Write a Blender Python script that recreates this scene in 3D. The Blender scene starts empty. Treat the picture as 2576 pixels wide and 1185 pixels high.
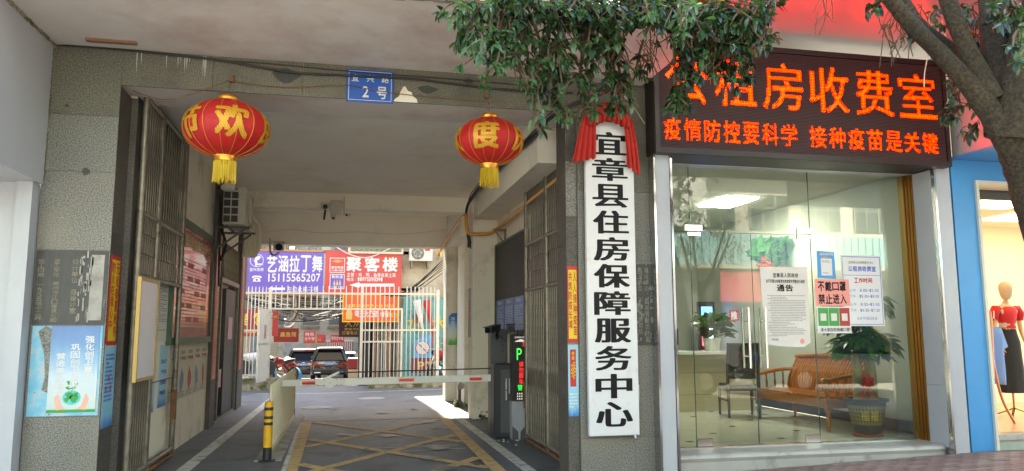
import bpy, bmesh, math, random
import numpy as np
from math import sin, cos, pi, radians
from mathutils import Vector, Matrix, Quaternion
random.seed(7)
sc = bpy.context.scene
col = sc.collection

# ---------------- camera ----------------
H = 1.5
YAW, PIT, ROL, FOC = radians(12.2), radians(7.15), radians(-.15), 1900.0
fw = Vector((sin(YAW)*cos(PIT), cos(YAW)*cos(PIT), sin(PIT)))
rt0 = Vector((cos(YAW), -sin(YAW), 0)); up0 = rt0.cross(fw)
rt = rt0*cos(ROL) + up0*sin(ROL); up = -rt0*sin(ROL) + up0*cos(ROL)
cam = bpy.data.objects.new('camera', bpy.data.cameras.new('camera')); col.objects.link(cam)
M = Matrix((rt, up, -fw)).transposed().to_4x4(); M.translation = (0, 0, H); cam.matrix_world = M
cam.data.sensor_width = 36; cam.data.lens = 36*FOC/2576; cam.data.clip_end = 400; cam.data.clip_start = .05
sc.camera = cam
# ---------------- world, sun, exposure ----------------
SUN_AZ, SUN_EL = radians(-3.0), radians(43)          # azimuth from +Y towards +X
w = bpy.data.worlds.new("World"); sc.world = w; w.use_nodes = True
nt = w.node_tree; bg = nt.nodes['Background']
sky = nt.nodes.new('ShaderNodeTexSky'); sky.sky_type = 'NISHITA'; sky.sun_disc = False
sky.sun_elevation = SUN_EL; sky.sun_rotation = SUN_AZ
nt.links.new(sky.outputs[0], bg.inputs[0]); bg.inputs[1].default_value = .15
sl = bpy.data.lights.new('sun', 'SUN'); sl.energy = 5; sl.angle = radians(.5); sl.color = (1, .95, .87)
so = bpy.data.objects.new('sun', sl); col.objects.link(so)
sd = Vector((sin(SUN_AZ)*cos(SUN_EL), cos(SUN_AZ)*cos(SUN_EL), sin(SUN_EL)))
so.rotation_euler = (-sd).to_track_quat('-Z', 'Y').to_euler(); so.location = (0, 0, 30)
vs = sc.view_settings; vs.view_transform = 'Standard'; vs.look = 'None'; vs.gamma = 1; vs.use_curve_mapping = False
vs.exposure = 2.72
try:
    vs.use_white_balance = True; vs.white_balance_temperature = 7700; vs.white_balance_tint = 8
except AttributeError: pass
sc.render.engine = 'CYCLES'
sc.cycles.use_denoising = True
sc.cycles.max_bounces = 10; sc.cycles.diffuse_bounces = 8; sc.cycles.glossy_bounces = 4
sc.cycles.transparent_max_bounces = 16; sc.cycles.transmission_bounces = 6
sc.cycles.caustics_reflective = False; sc.cycles.caustics_refractive = False
sc.cycles.sample_clamp_indirect = 6

# pixel of the 2576-wide view -> point on a plane of the place
def ray(px, py): return fw + rt*((px-1288)/FOC) + up*((592.5-py)/FOC)
def at(px, py, Y):
    d = ray(px, py); t = Y/d.y; return Vector((t*d.x, Y, H+t*d.z))
def atX(px, py, X):
    d = ray(px, py); t = X/d.x; return Vector((X, t*d.y, H+t*d.z))
def atZ(px, py, Z=0.0):
    d = ray(px, py); t = (Z-H)/d.z; return Vector((t*d.x, t*d.y, Z))

# ---------------- materials ----------------
MATS = {}
def mat(name, c, rough=.6, metal=0., c2=None, sc_=6., det=6., bump=0., bsc=None, stain=None, stsc=1.2, stamt=(.5, .7), spec=.5,
        emit=None, es=0., grain=None, coords='Object', stretch=None, coat=0.):
    m = bpy.data.materials.new(name); m.use_nodes = True; MATS[name] = m
    n, l = m.node_tree.nodes, m.node_tree.links; b = n['Principled BSDF']
    b.inputs['Base Color'].default_value = (*c, 1); b.inputs['Roughness'].default_value = rough
    b.inputs['Metallic'].default_value = metal; b.inputs['Specular IOR Level'].default_value = spec
    b.inputs['Coat Weight'].default_value = coat
    tc = n.new('ShaderNodeTexCoord'); src = tc.outputs[coords]
    if stretch:
        mp = n.new('ShaderNodeMapping'); mp.inputs['Scale'].default_value = stretch
        l.new(src, mp.inputs[0]); src = mp.outputs[0]
    out = None
    def noise(s, d=det, r=.55):
        t = n.new('ShaderNodeTexNoise'); t.inputs['Scale'].default_value = s; t.inputs['Detail'].default_value = d
        t.inputs['Roughness'].default_value = r; l.new(src, t.inputs['Vector']); return t.outputs['Fac']
    def ramp(f, a, b_, ca, cb):
        r = n.new('ShaderNodeValToRGB'); r.color_ramp.elements[0].position = a; r.color_ramp.elements[1].position = b_
        r.color_ramp.elements[0].color = (*ca, 1); r.color_ramp.elements[1].color = (*cb, 1); l.new(f, r.inputs[0]); return r.outputs[0]
    def mix(f, a, b_, mode='MIX'):
        x = n.new('ShaderNodeMix'); x.data_type = 'RGBA'; x.blend_type = mode
        if isinstance(f, float): x.inputs[0].default_value = f
        else: l.new(f, x.inputs[0])
        for s_, v in ((6, a), (7, b_)):
            if isinstance(v, tuple): x.inputs[s_].default_value = (*v, 1)
            else: l.new(v, x.inputs[s_])
        return x.outputs[2]
    if c2: out = ramp(noise(sc_), .35, .65, c, c2)
    if grain:      # (scale, dark, light)
        g = ramp(noise(grain[0], 2., .6), .38, .62, grain[1], grain[2])
        out = mix(.75, out if out else c, g)
    if stain:
        f = ramp(noise(stsc, 8., .65), stamt[0], stamt[1], (0, 0, 0), (1, 1, 1))
        out = mix(f, out if out else c, stain)
    if out: l.new(out, b.inputs['Base Color'])
    if bump:
        bn = n.new('ShaderNodeBump'); bn.inputs['Strength'].default_value = bump; bn.inputs['Distance'].default_value = .02
        l.new(noise(bsc or sc_*4, 8.), bn.inputs['Height']); l.new(bn.outputs[0], b.inputs['Normal'])
    if emit:
        b.inputs['Emission Color'].default_value = (*emit, 1); b.inputs['Emission Strength'].default_value = es
    return m
granite = mat('granite', (.2, .195, .175), .45, grain=(88, (.045, .045, .038), (.35, .335, .29)), c2=(.3, .29, .26), sc_=2, bump=.04, bsc=90, stain=(.28, .24, .18), stsc=1.3, stamt=(.5, .8))
granite_old = mat('granite_weathered', (.15, .145, .115), .55, grain=(88, (.04, .04, .03), (.28, .26, .195)), c2=(.2, .18, .14), sc_=2, bump=.05, bsc=90, stain=(.09, .08, .06), stsc=2.2, stamt=(.5, .75))
granite_brown = mat('granite_brown', (.12, .1, .085), .6, c2=(.2, .17, .145), sc_=3, grain=(60, (.08, .07, .06), (.2, .175, .15)), stain=(.08, .07, .06), stsc=2, stamt=(.5, .7))
slate = mat('plaque_stone', (.035, .036, .035), .45, c2=(.06, .06, .058), sc_=14, stain=(.3, .29, .27), stsc=5, stamt=(.62, .8), stretch=(2.2, 1, .5))
mortar = mat('mortar', (.16, .15, .13), .9)
plaster = mat('old_plaster', (.66, .6, .53), .85, c2=(.68, .62, .55), sc_=1.6, bump=.05, bsc=25, stain=(.34, .27, .22), stsc=1.1, stamt=(.52, .78))
plaster_tun = mat('passage_ceiling_paint', (.85, .79, .68), .8, c2=(.87, .82, .73), sc_=1.2, bump=.04, bsc=22, stain=(.72, .63, .53), stsc=.9, stamt=(.5, .8))
plaster_pink = mat('soffit_paint', (.76, .68, .61), .8, c2=(.82, .75, .69), sc_=1.4, bump=.05, stain=(.6, .47, .4), stsc=1.3, stamt=(.46, .74))
wall_cream = mat('wall_limewash', (.78, .71, .58), .85, c2=(.8, .75, .65), sc_=1.6, bump=.06, bsc=30, stain=(.4, .31, .22), stsc=1.6, stamt=(.52, .76))
wall_grey = mat('pillar_paint', (.78, .72, .61), .8, c2=(.82, .77, .67), sc_=1.4, bump=.05, stain=(.42, .33, .25), stsc=1.8, stamt=(.55, .8))
asphalt = mat('asphalt', (.13, .137, .155), .6, c2=(.2, .21, .235), sc_=1.3, bump=.1, bsc=160, grain=(190, (.08, .082, .09), (.19, .195, .21)), stain=(.075, .072, .07), stsc=1.6, stamt=(.52, .66))
street_mat = mat('street_concrete', (.42, .39, .34), .85, c2=(.48, .45, .39), sc_=3, bump=.08, bsc=100)
concrete = mat('concrete', (.3, .28, .26), .85, c2=(.4, .38, .35), sc_=4, bump=.1, bsc=50, stain=(.16, .14, .12), stsc=3)
mossy = mat('mossy_concrete', (.2, .17, .12), .9, c2=(.4, .35, .27), sc_=6, bump=.3, bsc=30, stain=(.07, .08, .03), stsc=4, stamt=(.45, .6))
paintw = mat('road_paint_white', (.62, .6, .56), .7, c2=(.5, .48, .45), sc_=5, stain=(.2, .19, .18), stsc=7, stamt=(.5, .66), bump=.05)
painty = mat('road_paint_yellow', (.62, .4, .17), .75, c2=(.5, .33, .15), sc_=5, stain=(.22, .18, .14), stsc=7, stamt=(.5, .72), bump=.05)
brickm = [mat('paver_%d' % i, c, .85, c2=tuple(x*.7 for x in c), sc_=14, bump=.15, bsc=60) for i, c in enumerate([(.38, .24, .2), (.43, .28, .24), (.34, .23, .2), (.42, .31, .27)])]
marble = mat('step_marble', (.46, .44, .41), .35, c2=(.54, .52, .48), sc_=3, stain=(.3, .26, .22), stsc=5, stamt=(.55, .7), bump=.03)
white_panel = mat('white_aluminium_panel', (.5, .52, .57), .3, c2=(.54, .56, .6), sc_=1.5, stain=(.5, .49, .48), stsc=3, stamt=(.62, .8))
glossy_panel = mat('fascia_panel', (.38, .36, .38), .3, c2=(.41, .39, .41), sc_=1.2)
chrome = mat('chrome_trim', (.55, .55, .56), .12, 1.)
steel = mat('brushed_steel', (.62, .6, .57), .22, 1.)
brass = mat('brass_trim', (.3, .18, .065), .3, 1.)
blackm = mat('black_plastic', (.02, .02, .02), .45)
black_cable = mat('cable_black', (.018, .017, .016), .6)
white_cable = mat('cable_white', (.6, .57, .52), .6)
darkframe = mat('led_frame', (.022, .012, .012), .4, .1)
ledface = mat('led_face', (.03, .012, .013), .6, spec=.25)
gatem = mat('gate_steel', (.2, .175, .135), .42, .5, c2=(.31, .27, .21), sc_=9, stain=(.12, .065, .035), stsc=5, stamt=(.56, .7), bump=.04)
rust = mat('rust', (.14, .06, .03), .85, c2=(.22, .1, .05), sc_=12)
whitefence = mat('fence_white', (.62, .6, .55), .45, .2, c2=(.7, .68, .63), sc_=8, stain=(.35, .28, .22), stsc=9, stamt=(.6, .75))
creamfence = mat('barrier_cream', (.7, .62, .42), .55, c2=(.67, .62, .5), sc_=7, stain=(.3, .26, .18), stsc=6, stamt=(.58, .75))
boardw = mat('board_white', (.75, .75, .76), .25, c2=(.8, .8, .8), sc_=2, stain=(.6, .58, .54), stsc=4, stamt=(.55, .75))
ink = mat('ink_black', (.006, .006, .007), .5, spec=.2)
redcloth = mat('red_cloth', (.62, .035, .02), .75, c2=(.5, .02, .015), sc_=9)
lanred = mat('lantern_red', (.5, .007, .01), .6, c2=(.6, .012, .014), sc_=5, bump=.35, bsc=18)
langold = mat('lantern_gold', (.75, .42, .03), .45, .25)
lanbrass = mat('lantern_cap', (.72, .3, .05), .3, .7)
tassel = mat('tassel_yellow', (.85, .6, .02), .6, c2=(.6, .36, .01), sc_=60, stretch=(1, 1, .03))
signblue = mat('sign_blue', (.015, .11, .5), .35)
whitep = mat('print_white', (.8, .8, .8), .5)
paperm = mat('paper', (.86, .82, .78), .8, c2=(.82, .77, .72), sc_=5)
redp = mat('print_red', (.62, .03, .03), .5)
yellowp = mat('print_yellow', (.85, .6, .03), .5)
goldp = mat('print_gold', (.62, .42, .14), .45); plaquep = mat('plaque_letter', (.3, .26, .17), .6, c2=(.16, .14, .1), sc_=30)
greyp = mat('print_grey', (.2, .2, .2), .6)
bluep = mat('print_blue', (.03, .12, .5), .5)
acm = mat('ac_casing', (.5, .47, .4), .5, c2=(.56, .53, .46), sc_=5, stain=(.3, .2, .12), stsc=7, stamt=(.6, .75))
acw = mat('ac_casing_white', (.72, .69, .62), .5, c2=(.76, .73, .66), sc_=5)
pipey = mat('gas_pipe', (.7, .32, .06), .4, c2=(.62, .28, .05), sc_=8)
green_frame = mat('green_frame', (.05, .1, .06), .5)
wood = mat('bench_wood', (.34, .1, .018), .3, c2=(.45, .15, .028), sc_=5, stretch=(1, 1, 6), coat=.4)
woodold = mat('old_wood', (.22, .1, .055), .7, c2=(.3, .15, .09), sc_=9)
chairwood = mat('chair_wood', (.06, .022, .016), .3, coat=.3)
leather = mat('black_leather', (.02, .02, .022), .32, bump=.1, bsc=60)
shop_wall = mat('shop_wall', (.62, .65, .62), .8, c2=(.65, .68, .65), sc_=1)
shop_ceil = mat('shop_ceiling', (.66, .66, .6), .8)
tile = mat('floor_tile', (.6, .6, .54), .12, c2=(.64, .64, .58), sc_=2)
tile_dark = mat('tile_inset', (.03, .03, .03), .2)
counterm = mat('counter_front', (.55, .48, .33), .35, c2=(.6, .53, .38), sc_=3, stretch=(.3, 1, 6))
dark_wall = mat('dark_brown_wall', (.07, .062, .052), .8, c2=(.11, .1, .085), sc_=3)  # dark brown facing for the passage walls behind the gate leaves
bark = mat('bark', (.05, .036, .022), .9, c2=(.085, .06, .034), sc_=7, bump=1.0, bsc=40, stain=(.035, .03, .02), stsc=3, stamt=(.48, .7), grain=(42, (.028, .022, .015), (.12, .085, .04)))
twig = mat('twig', (.1, .06, .032), .8)
def leafmat(name, c, r=.32, tr=.25):
    m = mat(name, c, r, c2=tuple(x*.7 for x in c), sc_=9, spec=.55)
    n, l = m.node_tree.nodes, m.node_tree.links
    b = n['Principled BSDF']; t = n.new('ShaderNodeBsdfTranslucent'); t.inputs[0].default_value = (c[0]*2.2, c[1]*2.6, c[2]*.9, 1)
    x = n.new('ShaderNodeMixShader'); x.inputs[0].default_value = tr
    l.new(b.outputs[0], x.inputs[1]); l.new(t.outputs[0], x.inputs[2]); l.new(x.outputs[0], n['Material Output'].inputs[0]); return m
leaf_a = leafmat('leaf_dark', (.012, .034, .013), .3, .12); leaf_b = leafmat('leaf_mid', (.035, .09, .03), .3, .24); leaf_c = leafmat('leaf_light', (.1, .2, .1), .26, .25)  # leaf tones put the crown's dark inside and bright edges into the colour
def glassmat(name, tint, ior=1.5):
    m = bpy.data.materials.new(name); m.use_nodes = True; n, l = m.node_tree.nodes, m.node_tree.links; n.clear()
    o = n.new('ShaderNodeOutputMaterial'); g = n.new('ShaderNodeBsdfGlossy'); g.inputs['Roughness'].default_value = 0.0
    t = n.new('ShaderNodeBsdfTransparent'); t.inputs[0].default_value = (*tint, 1)
    f = n.new('ShaderNodeFresnel'); f.inputs[0].default_value = ior; x = n.new('ShaderNodeMixShader')
    mm = n.new('ShaderNodeMath'); mm.operation = 'MULTIPLY'; mm.inputs[1].default_value = .8; mm.use_clamp = True
    l.new(f.outputs[0], mm.inputs[0]); l.new(mm.outputs[0], x.inputs[0]); l.new(t.outputs[0], x.inputs[1]); l.new(g.outputs[0], x.inputs[2]); l.new(x.outputs[0], o.inputs[0]); return m
glass = glassmat('shop_glass', (.9, .95, .91))
glass_edge = mat('glass_edge', (.03, .08, .06), .15)
glass_dark = mat('dark_glass', (.008, .01, .016), .15, spec=.2)
def emis(name, c, s):
    return mat(name, (0.02, 0.02, 0.02), .5, emit=c, es=s)

def dim(names, f):
    for nm in names:
        nt_ = MATS[nm].node_tree
        for nd in nt_.nodes:
            if nd.type == 'VALTORGB':
                es_ = nd.color_ramp.elements
                if tuple(es_[0].color)[:3] == (0, 0, 0) and es_[1].color[0] == 1: continue
                for e_ in es_: e_.color = (e_.color[0]*f, e_.color[1]*f, e_.color[2]*f, 1)
            elif nd.type == 'MIX':
                for s_ in (6, 7):
                    c_ = nd.inputs[s_].default_value; nd.inputs[s_].default_value = (c_[0]*f, c_[1]*f, c_[2]*f, 1)
            elif nd.type == 'BSDF_PRINCIPLED':
                c_ = nd.inputs['Base Color'].default_value; nd.inputs['Base Color'].default_value = (c_[0]*f, c_[1]*f, c_[2]*f, 1)
dim(['granite', 'granite_weathered', 'granite_brown', 'white_aluminium_panel', 'step_marble'], .77)
dim(['soffit_paint'], .86)
dim(['bark'], .72)
dim(['paver_0', 'paver_1', 'paver_2', 'paver_3', 'lantern_red', 'lantern_gold', 'print_red', 'red_cloth', 'sign_blue', 'board_white', 'old_plaster', 'plaque_stone', 'leaf_dark', 'leaf_mid', 'leaf_light', 'print_yellow', 'tassel_yellow', 'fence_white', 'ac_casing_white', 'print_white', 'fascia_panel'], .82)
dim(['gate_steel', 'granite_brown', 'led_frame', 'asphalt'], .8)
dim(['bark', 'shop_wall', 'shop_ceiling', 'floor_tile', 'counter_front', 'paper'], .78)

# ---------------- mesh helpers ----------------
ORG = {}
def link(o, parent=None):
    col.objects.link(o)
    if parent is not None: o.parent = parent
def worg(o):
    v = Vector((0, 0, 0))
    while o is not None: v = v + o.location; o = o.parent
    return v
def thing(name, label, cat, loc, group=None):
    o = bpy.data.objects.new(name, None); link(o); o.location = loc; o.empty_display_size = .1
    o['label'] = label; o['category'] = cat
    if group: o['group'] = group
    return o
def tag(o, label, cat, group=None):
    o['label'] = label; o['category'] = cat
    if group: o['group'] = group
    return o
def struct(o): o['kind'] = 'structure'; return o
def stuff(o): o['kind'] = 'stuff'; return o
class MB:
    def __init__(s): s.v = []; s.f = []; s.smooth = False; s.mi = []; s.cur = 0; s.marks = []
    def add(s, vs, fs):
        k = len(s.v); s.v += [tuple(v) for v in vs]; s.f += [tuple(i+k for i in f) for f in fs]; s.mi += [s.cur]*len(fs); return s
    def box(s, x0, x1, y0, y1, z0, z1):
        s.add([(x0, y0, z0), (x1, y0, z0), (x1, y1, z0), (x0, y1, z0), (x0, y0, z1), (x1, y0, z1), (x1, y1, z1), (x0, y1, z1)],
              [(0, 3, 2, 1), (4, 5, 6, 7), (0, 1, 5, 4), (1, 2, 6, 5), (2, 3, 7, 6), (3, 0, 4, 7)]); return s
    def bar(s, p, q, w, h=None, upv=(0, 0, 1)):
        p, q = Vector(p), Vector(q); h = h or w; d = (q-p).normalized(); u = Vector(upv)
        if abs(d.dot(u)) > .95: u = Vector((0, 1, 0))
        a = d.cross(u).normalized(); b = a.cross(d).normalized(); vs = []
        for c in (p, q):
            for i, j in ((-1, -1), (1, -1), (1, 1), (-1, 1)): vs.append(c + a*(i*w/2) + b*(j*h/2))
        s.add(vs, [(3, 2, 1, 0), (4, 5, 6, 7), (0, 1, 5, 4), (1, 2, 6, 5), (2, 3, 7, 6), (3, 0, 4, 7)]); return s
    def tube(s, pts, r, n=8, cap=True):
        pts = [Vector(p) for p in pts]; m = len(pts); rs = r if isinstance(r, (list, tuple)) else [r]*m
        vs = []; prev = None
        for i, p in enumerate(pts):
            d = (pts[min(i+1, m-1)]-pts[max(i-1, 0)]).normalized()
            if prev is None: a = d.orthogonal().normalized()
            else: a = (prev - d*prev.dot(d)).normalized()
            prev = a; b = d.cross(a)
            for k in range(n):
                t = 2*pi*k/n; vs.append(p + (a*cos(t) + b*sin(t))*rs[i])
        fs = []
        for i in range(m-1):
            for k in range(n): fs.append((i*n+k, i*n+(k+1) % n, (i+1)*n+(k+1) % n, (i+1)*n+k))
        if cap: fs += [tuple(range(n-1, -1, -1)), tuple(range((m-1)*n, m*n))]
        s.add(vs, fs); s.smooth = True; return s
    def lathe(s, prof, c, n=24, sx=1, sy=1):
        vs = []; m = len(prof)
        for r, z in prof:
            for k in range(n): t = 2*pi*k/n; vs.append((c[0]+r*cos(t)*sx, c[1]+r*sin(t)*sy, c[2]+z))
        fs = [(i*n+k, i*n+(k+1) % n, (i+1)*n+(k+1) % n, (i+1)*n+k) for i in range(m-1) for k in range(n)]
        fs += [tuple(range(n-1, -1, -1)), tuple(range((m-1)*n, m*n))]
        s.add(vs, fs); s.smooth = True; return s
    def prism(s, pts, dv):          # polygon extruded along dv
        n = len(pts); dv = Vector(dv); a = [Vector(p) for p in pts]
        s.add(a+[p+dv for p in a], [tuple(range(n-1, -1, -1)), tuple(range(n, 2*n))]+[(i, (i+1) % n, n+(i+1) % n, n+i) for i in range(n)]); return s
    def loft(s, rings):
        n = len(rings[0]); m = len(rings); vs = [p for r in rings for p in r]
        fs = [(i*n+k, i*n+(k+1) % n, (i+1)*n+(k+1) % n, (i+1)*n+k) for i in range(m-1) for k in range(n)]
        fs += [tuple(range(n-1, -1, -1)), tuple(range((m-1)*n, m*n))]
        s.add(vs, fs); return s
    def build(s, name, m, parent=None, bevel=0, loc=None):
        big = [k for k in s.marks if k[4]]
        if big and len(s.marks) > 1:      # every character large enough to read is a mesh of its own
            used = set()
            for v0, v1, f0, f1, _ in big:
                b = MB(); b.v = s.v[v0:v1]; b.f = [tuple(i-v0 for i in f) for f in s.f[f0:f1]]; b.mi = [0]*len(b.f)
                o = b.build('character', m, parent); used.update(range(f0, f1))
            rest = [i for i in range(len(s.f)) if i not in used]
            if not rest: return o
            b = MB(); b.v = s.v; b.f = [s.f[i] for i in rest]; b.mi = [s.mi[i] for i in rest]; keep = sorted({j for f in b.f for j in f}); mp_ = {j: k for k, j in enumerate(keep)}
            b.v = [s.v[j] for j in keep]; b.f = [tuple(mp_[j] for j in f) for f in b.f]; return b.build(name, m, parent)
        o0 = worg(parent) if parent is not None else Vector((0, 0, 0))
        if loc is not None: lo = Vector(loc)
        else: lo = None
        base = lo if lo is not None else o0
        me = bpy.data.meshes.new(name); me.from_pydata([(v[0]-base.x, v[1]-base.y, v[2]-base.z) for v in s.v], [], s.f); me.update()
        for mm in (m if isinstance(m, (list, tuple)) else [m]): me.materials.append(mm)
        for i, p in enumerate(me.polygons): p.material_index = s.mi[i]
        bm = bmesh.new(); bm.from_mesh(me); bmesh.ops.recalc_face_normals(bm, faces=bm.faces)
        if bevel: bmesh.ops.bevel(bm, geom=bm.edges[:], offset=bevel, segments=1, affect='EDGES')
        bm.to_mesh(me); bm.free()
        if s.smooth:
            me.polygons.foreach_set('use_smooth', [True]*len(me.polygons)); me.set_sharp_from_angle(angle=radians(38))
        o = bpy.data.objects.new(name, me); link(o, parent)
        if lo is not None: o.location = lo - o0
        return o
def piece(name, me, parent, wpos, rot=None, scale=None):
    o = bpy.data.objects.new(name, me); link(o, parent); o.location = Vector(wpos) - (worg(parent) if parent else Vector((0, 0, 0)))
    if rot is not None: o.rotation_euler = rot
    if scale is not None: o.scale = scale
    return o
def meshof(mb, m, bevel=0, name='piece'):
    o = mb.build(name, m, bevel=bevel); me = o.data; bpy.data.objects.remove(o); return me
def smooth_pts(pts, k=6):
    P = [Vector(p) for p in pts]; P = [P[0]*2-P[1]]+P+[P[-1]*2-P[-2]]; out = []
    for i in range(1, len(P)-2):
        for j in range(k):
            t = j/k; a, b, c, d = P[i-1:i+3]
            out.append(.5*((2*b)+(c-a)*t+(2*a-5*b+4*c-d)*t*t+(3*b-a-3*c+d)*t**3))
    out.append(P[-2]); return out

# ---------------- lettering ----------------
_tc = {}
def text_tris(s, bold=0.):
    key = (s, bold)
    if key in _tc: return _tc[key]
    cu = bpy.data.curves.new('t', 'FONT'); cu.body = s; cu.offset = bold; cu.resolution_u = 3
    o = bpy.data.objects.new('t', cu); col.objects.link(o)
    dg = bpy.context.evaluated_depsgraph_get(); me = bpy.data.meshes.new_from_object(o.evaluated_get(dg))
    me.calc_loop_triangles(); V = np.array([v.co[:2] for v in me.vertices]).reshape(-1, 2); Tt = [tuple(t.vertices) for t in me.loop_triangles]
    bpy.data.objects.remove(o); bpy.data.curves.remove(cu); bpy.data.meshes.remove(me)
    _tc[key] = (V, Tt); return _tc[key]
def glyph(mb, s, O, u, v, w, h, bold=0., cx=False, fitbox=True, thick=0., lift=0.):
    """write s inside the box w x h whose lower left corner is O, u to the right, v up"""
    ex = bold*1.1; V, Tt = text_tris(s, 0.)
    if not len(V): return
    O, u, v = Vector(O), Vector(u), Vector(v); nrm = u.cross(v)
    mn, mx = V.min(0), V.max(0); sx = w/(mx[0]-mn[0]); sy = h/(mx[1]-mn[1])
    if not fitbox: sx = sy = min(sx, sy)
    ox = (w-sx*(mx[0]-mn[0]))/2; oy = (h-sy*(mx[1]-mn[1]))/2
    v0, f0 = len(mb.v), len(mb.f)
    shifts = [(0, 0)] if not thick else [(-thick, 0), (-thick/2, 0), (0, 0), (thick/2, 0), (thick, 0)]
    if ex and not thick: shifts = [(0, 0), (-ex, 0), (ex, 0), (0, -ex), (0, ex)]
    for k, (dx, dy) in enumerate(shifts):
        vs = [O + u*(ox+(p[0]-mn[0])*sx+dx*w) + v*(oy+(p[1]-mn[1])*sy+dy*h) + nrm*(lift+k*.0004) for p in V]
        mb.add(vs, Tt)
    mb.marks.append((v0, len(mb.v), f0, len(mb.f), h/(O-Vector((0, 0, H))).length*FOC*1.553 > 15))
UX, UZ = Vector((1, 0, 0)), Vector((0, 0, 1))
def line(mb, s, O, u, v, h, bold=0., width=None, sp=1.08, lift=0., thick=0.):
    """row of characters of height h from O (lower left); full-width spacing"""
    u = Vector(u); x = 0; O = Vector(O)
    ws = []
    for ch in s: ws.append(1.0 if ord(ch) > 0x2e80 else (.35 if ch in ' :.-!' else .6))
    tot = sum(ws)*sp; k = (width/tot) if width else h
    for ch, w_ in zip(s, ws):
        if ch != ' ':
            hh, yy, wc = h, 0, w_*k*.92
            if ch in '一—': hh, yy = h*.12, h*.44
            elif ch in '：:': hh, yy, wc = h*.55, h*.15, k*.14
            elif ch in '、': hh, yy, wc = h*.3, 0, k*.25
            elif ch in '二': hh, yy = h*.75, h*.12
            elif ch in '-': hh, yy = h*.1, h*.45
            elif ch in '1': wc = w_*k*.6
            elif ch in '!': wc = k*.1
            elif ch in '口': hh, yy = h*.85, h*.08
            glyph(mb, ch, O+u*(x+(w_*sp*k-wc)/2)+Vector(v)*yy, u, v, wc, hh, bold, lift=lift, thick=thick)
        x += w_*sp*k
def column(mb, s, O, u, v, w, total, bold=0., lift=0., thick=0., gap=.12):
    """characters stacked downwards from the top left corner O"""
    n = len(s); ch_h = total/n; O, u, v = Vector(O), Vector(u), Vector(v)
    for i, c in enumerate(s):
        if c == ' ': continue
        hh = ch_h*(1-gap); yy = 0; 
        if c == '一': hh, yy = ch_h*.1, ch_h*.4
        if c == '二': hh, yy = ch_h*.6, ch_h*.15
        glyph(mb, c, O - v*((i+1)*ch_h-ch_h*gap/2-yy), u, v, w, hh, bold, lift=lift, thick=thick)
def raster(s, bold, nx, ny):
    V, Tt = text_tris(s, 0.); mn, mx = V.min(0), V.max(0)
    P = (V-mn)/(mx-mn)*np.array([nx, ny]); g = np.zeros((ny, nx), bool)
    X, Y = np.meshgrid(np.arange(nx)+.5, np.arange(ny)+.5)
    for a, b, c in Tt:
        A, B, C = P[a], P[b], P[c]
        d = (B[1]-C[1])*(A[0]-C[0])+(C[0]-B[0])*(A[1]-C[1])
        if abs(d) < 1e-9: continue
        l1 = ((B[1]-C[1])*(X-C[0])+(C[0]-B[0])*(Y-C[1]))/d; l2 = ((C[1]-A[1])*(X-C[0])+(A[0]-C[0])*(Y-C[1]))/d
        g |= (l1 >= -.001) & (l2 >= -.001) & (l1+l2 <= 1.001)
    for _ in range(int(round(max(0, bold-.01)*1.2*nx/2))):
        q = g.copy(); q[1:] |= g[:-1]; q[:, 1:] |= g[:, :-1]; q[:, :-1] |= g[:, 1:]; g = q
    return g
def smallprint(mb, O, u, v, w, h, rows, rnd, fill=.5, ind=.0):
    """lines of body text too small to read: short strokes of print"""
    O, u, v = Vector(O), Vector(u), Vector(v); n = u.cross(v); rh = h/rows
    for r in range(rows):
        x = rnd.choice([0, ind, ind*.5]) if ind else 0; end = w*(1 if rnd.random() < .65 else rnd.uniform(.35, .95))
        while x < end-.01:
            l_ = rnd.uniform(.5, 2.2)*rh*fill; l_ = min(l_, end-x)
            p = O + u*x + v*(h-(r+.75)*rh) + n*.0006
            mb.add([p, p+u*l_, p+u*l_+v*rh*fill, p+v*rh*fill], [(0, 1, 2, 3)]); x += l_+rh*.22
def rect(mb, O, u, v, w, h, lift=0.):
    O, u, v = Vector(O), Vector(u), Vector(v); n = u.cross(v); O = O+n*lift
    mb.add([O, O+u*w, O+u*w+v*h, O+v*h], [(0, 1, 2, 3)]); return mb
def slab(O, u, v, w, h, t):
    m = MB(); O, u, v = Vector(O), Vector(u), Vector(v); n = u.cross(v)
    m.prism([O, O+u*w, O+u*w+v*h, O+v*h], n*(-t)); return m
def poster(name, label, cat, O, u, v, w, h, m, t=.003, group=None):
    O = Vector(O); th = thing(name, label, cat, O, group)
    slab(O+Vector(u).cross(Vector(v))*t, u, v, w, h, t).build('sheet', m, th); return th
# ================= SETTING: ground =================
def ground_z(x, y):
    if y > 20.6: return -(y-20.6)*.05
    if y < 7.6 and x > 2.4: return max(0, min(.12, (x-3.2)*.03))
    return 0.0
m = MB()
ys = [-30, -8, 2, 5, 7.3, 7.6, 8, 12, 20.6, 30, 40, 60, 90]; xs = [-60, -20, -6, -2.15, 0, 2.5, 3.2, 7.2, 20, 60]
for j in range(len(ys)-1):
    for i in range(len(xs)-1):
        if ys[j] >= 7.6 and (xs[i] >= 3.2 and ys[j] < 20): pass
        q = [(xs[i], ys[j]), (xs[i+1], ys[j]), (xs[i+1], ys[j+1]), (xs[i], ys[j+1])]
        m.add([(a, b, (-(b-20.6)*.05 if b > 20.6 else 0)-.12) for a, b in q], [(0, 1, 2, 3)])
struct(m.build('ground', street_mat))
m = MB()
for a, b in ((4.0, 20.6), (20.6, 60)):
    m.add([(-2.16, a, ground_z(0, a)), (2.52 if b < 30 else 5, a, ground_z(0, a)), (2.52 if b < 30 else 5, b, ground_z(0, b)), (-2.16 if b < 30 else -6, b, ground_z(0, b))], [(0, 1, 2, 3)])
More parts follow.
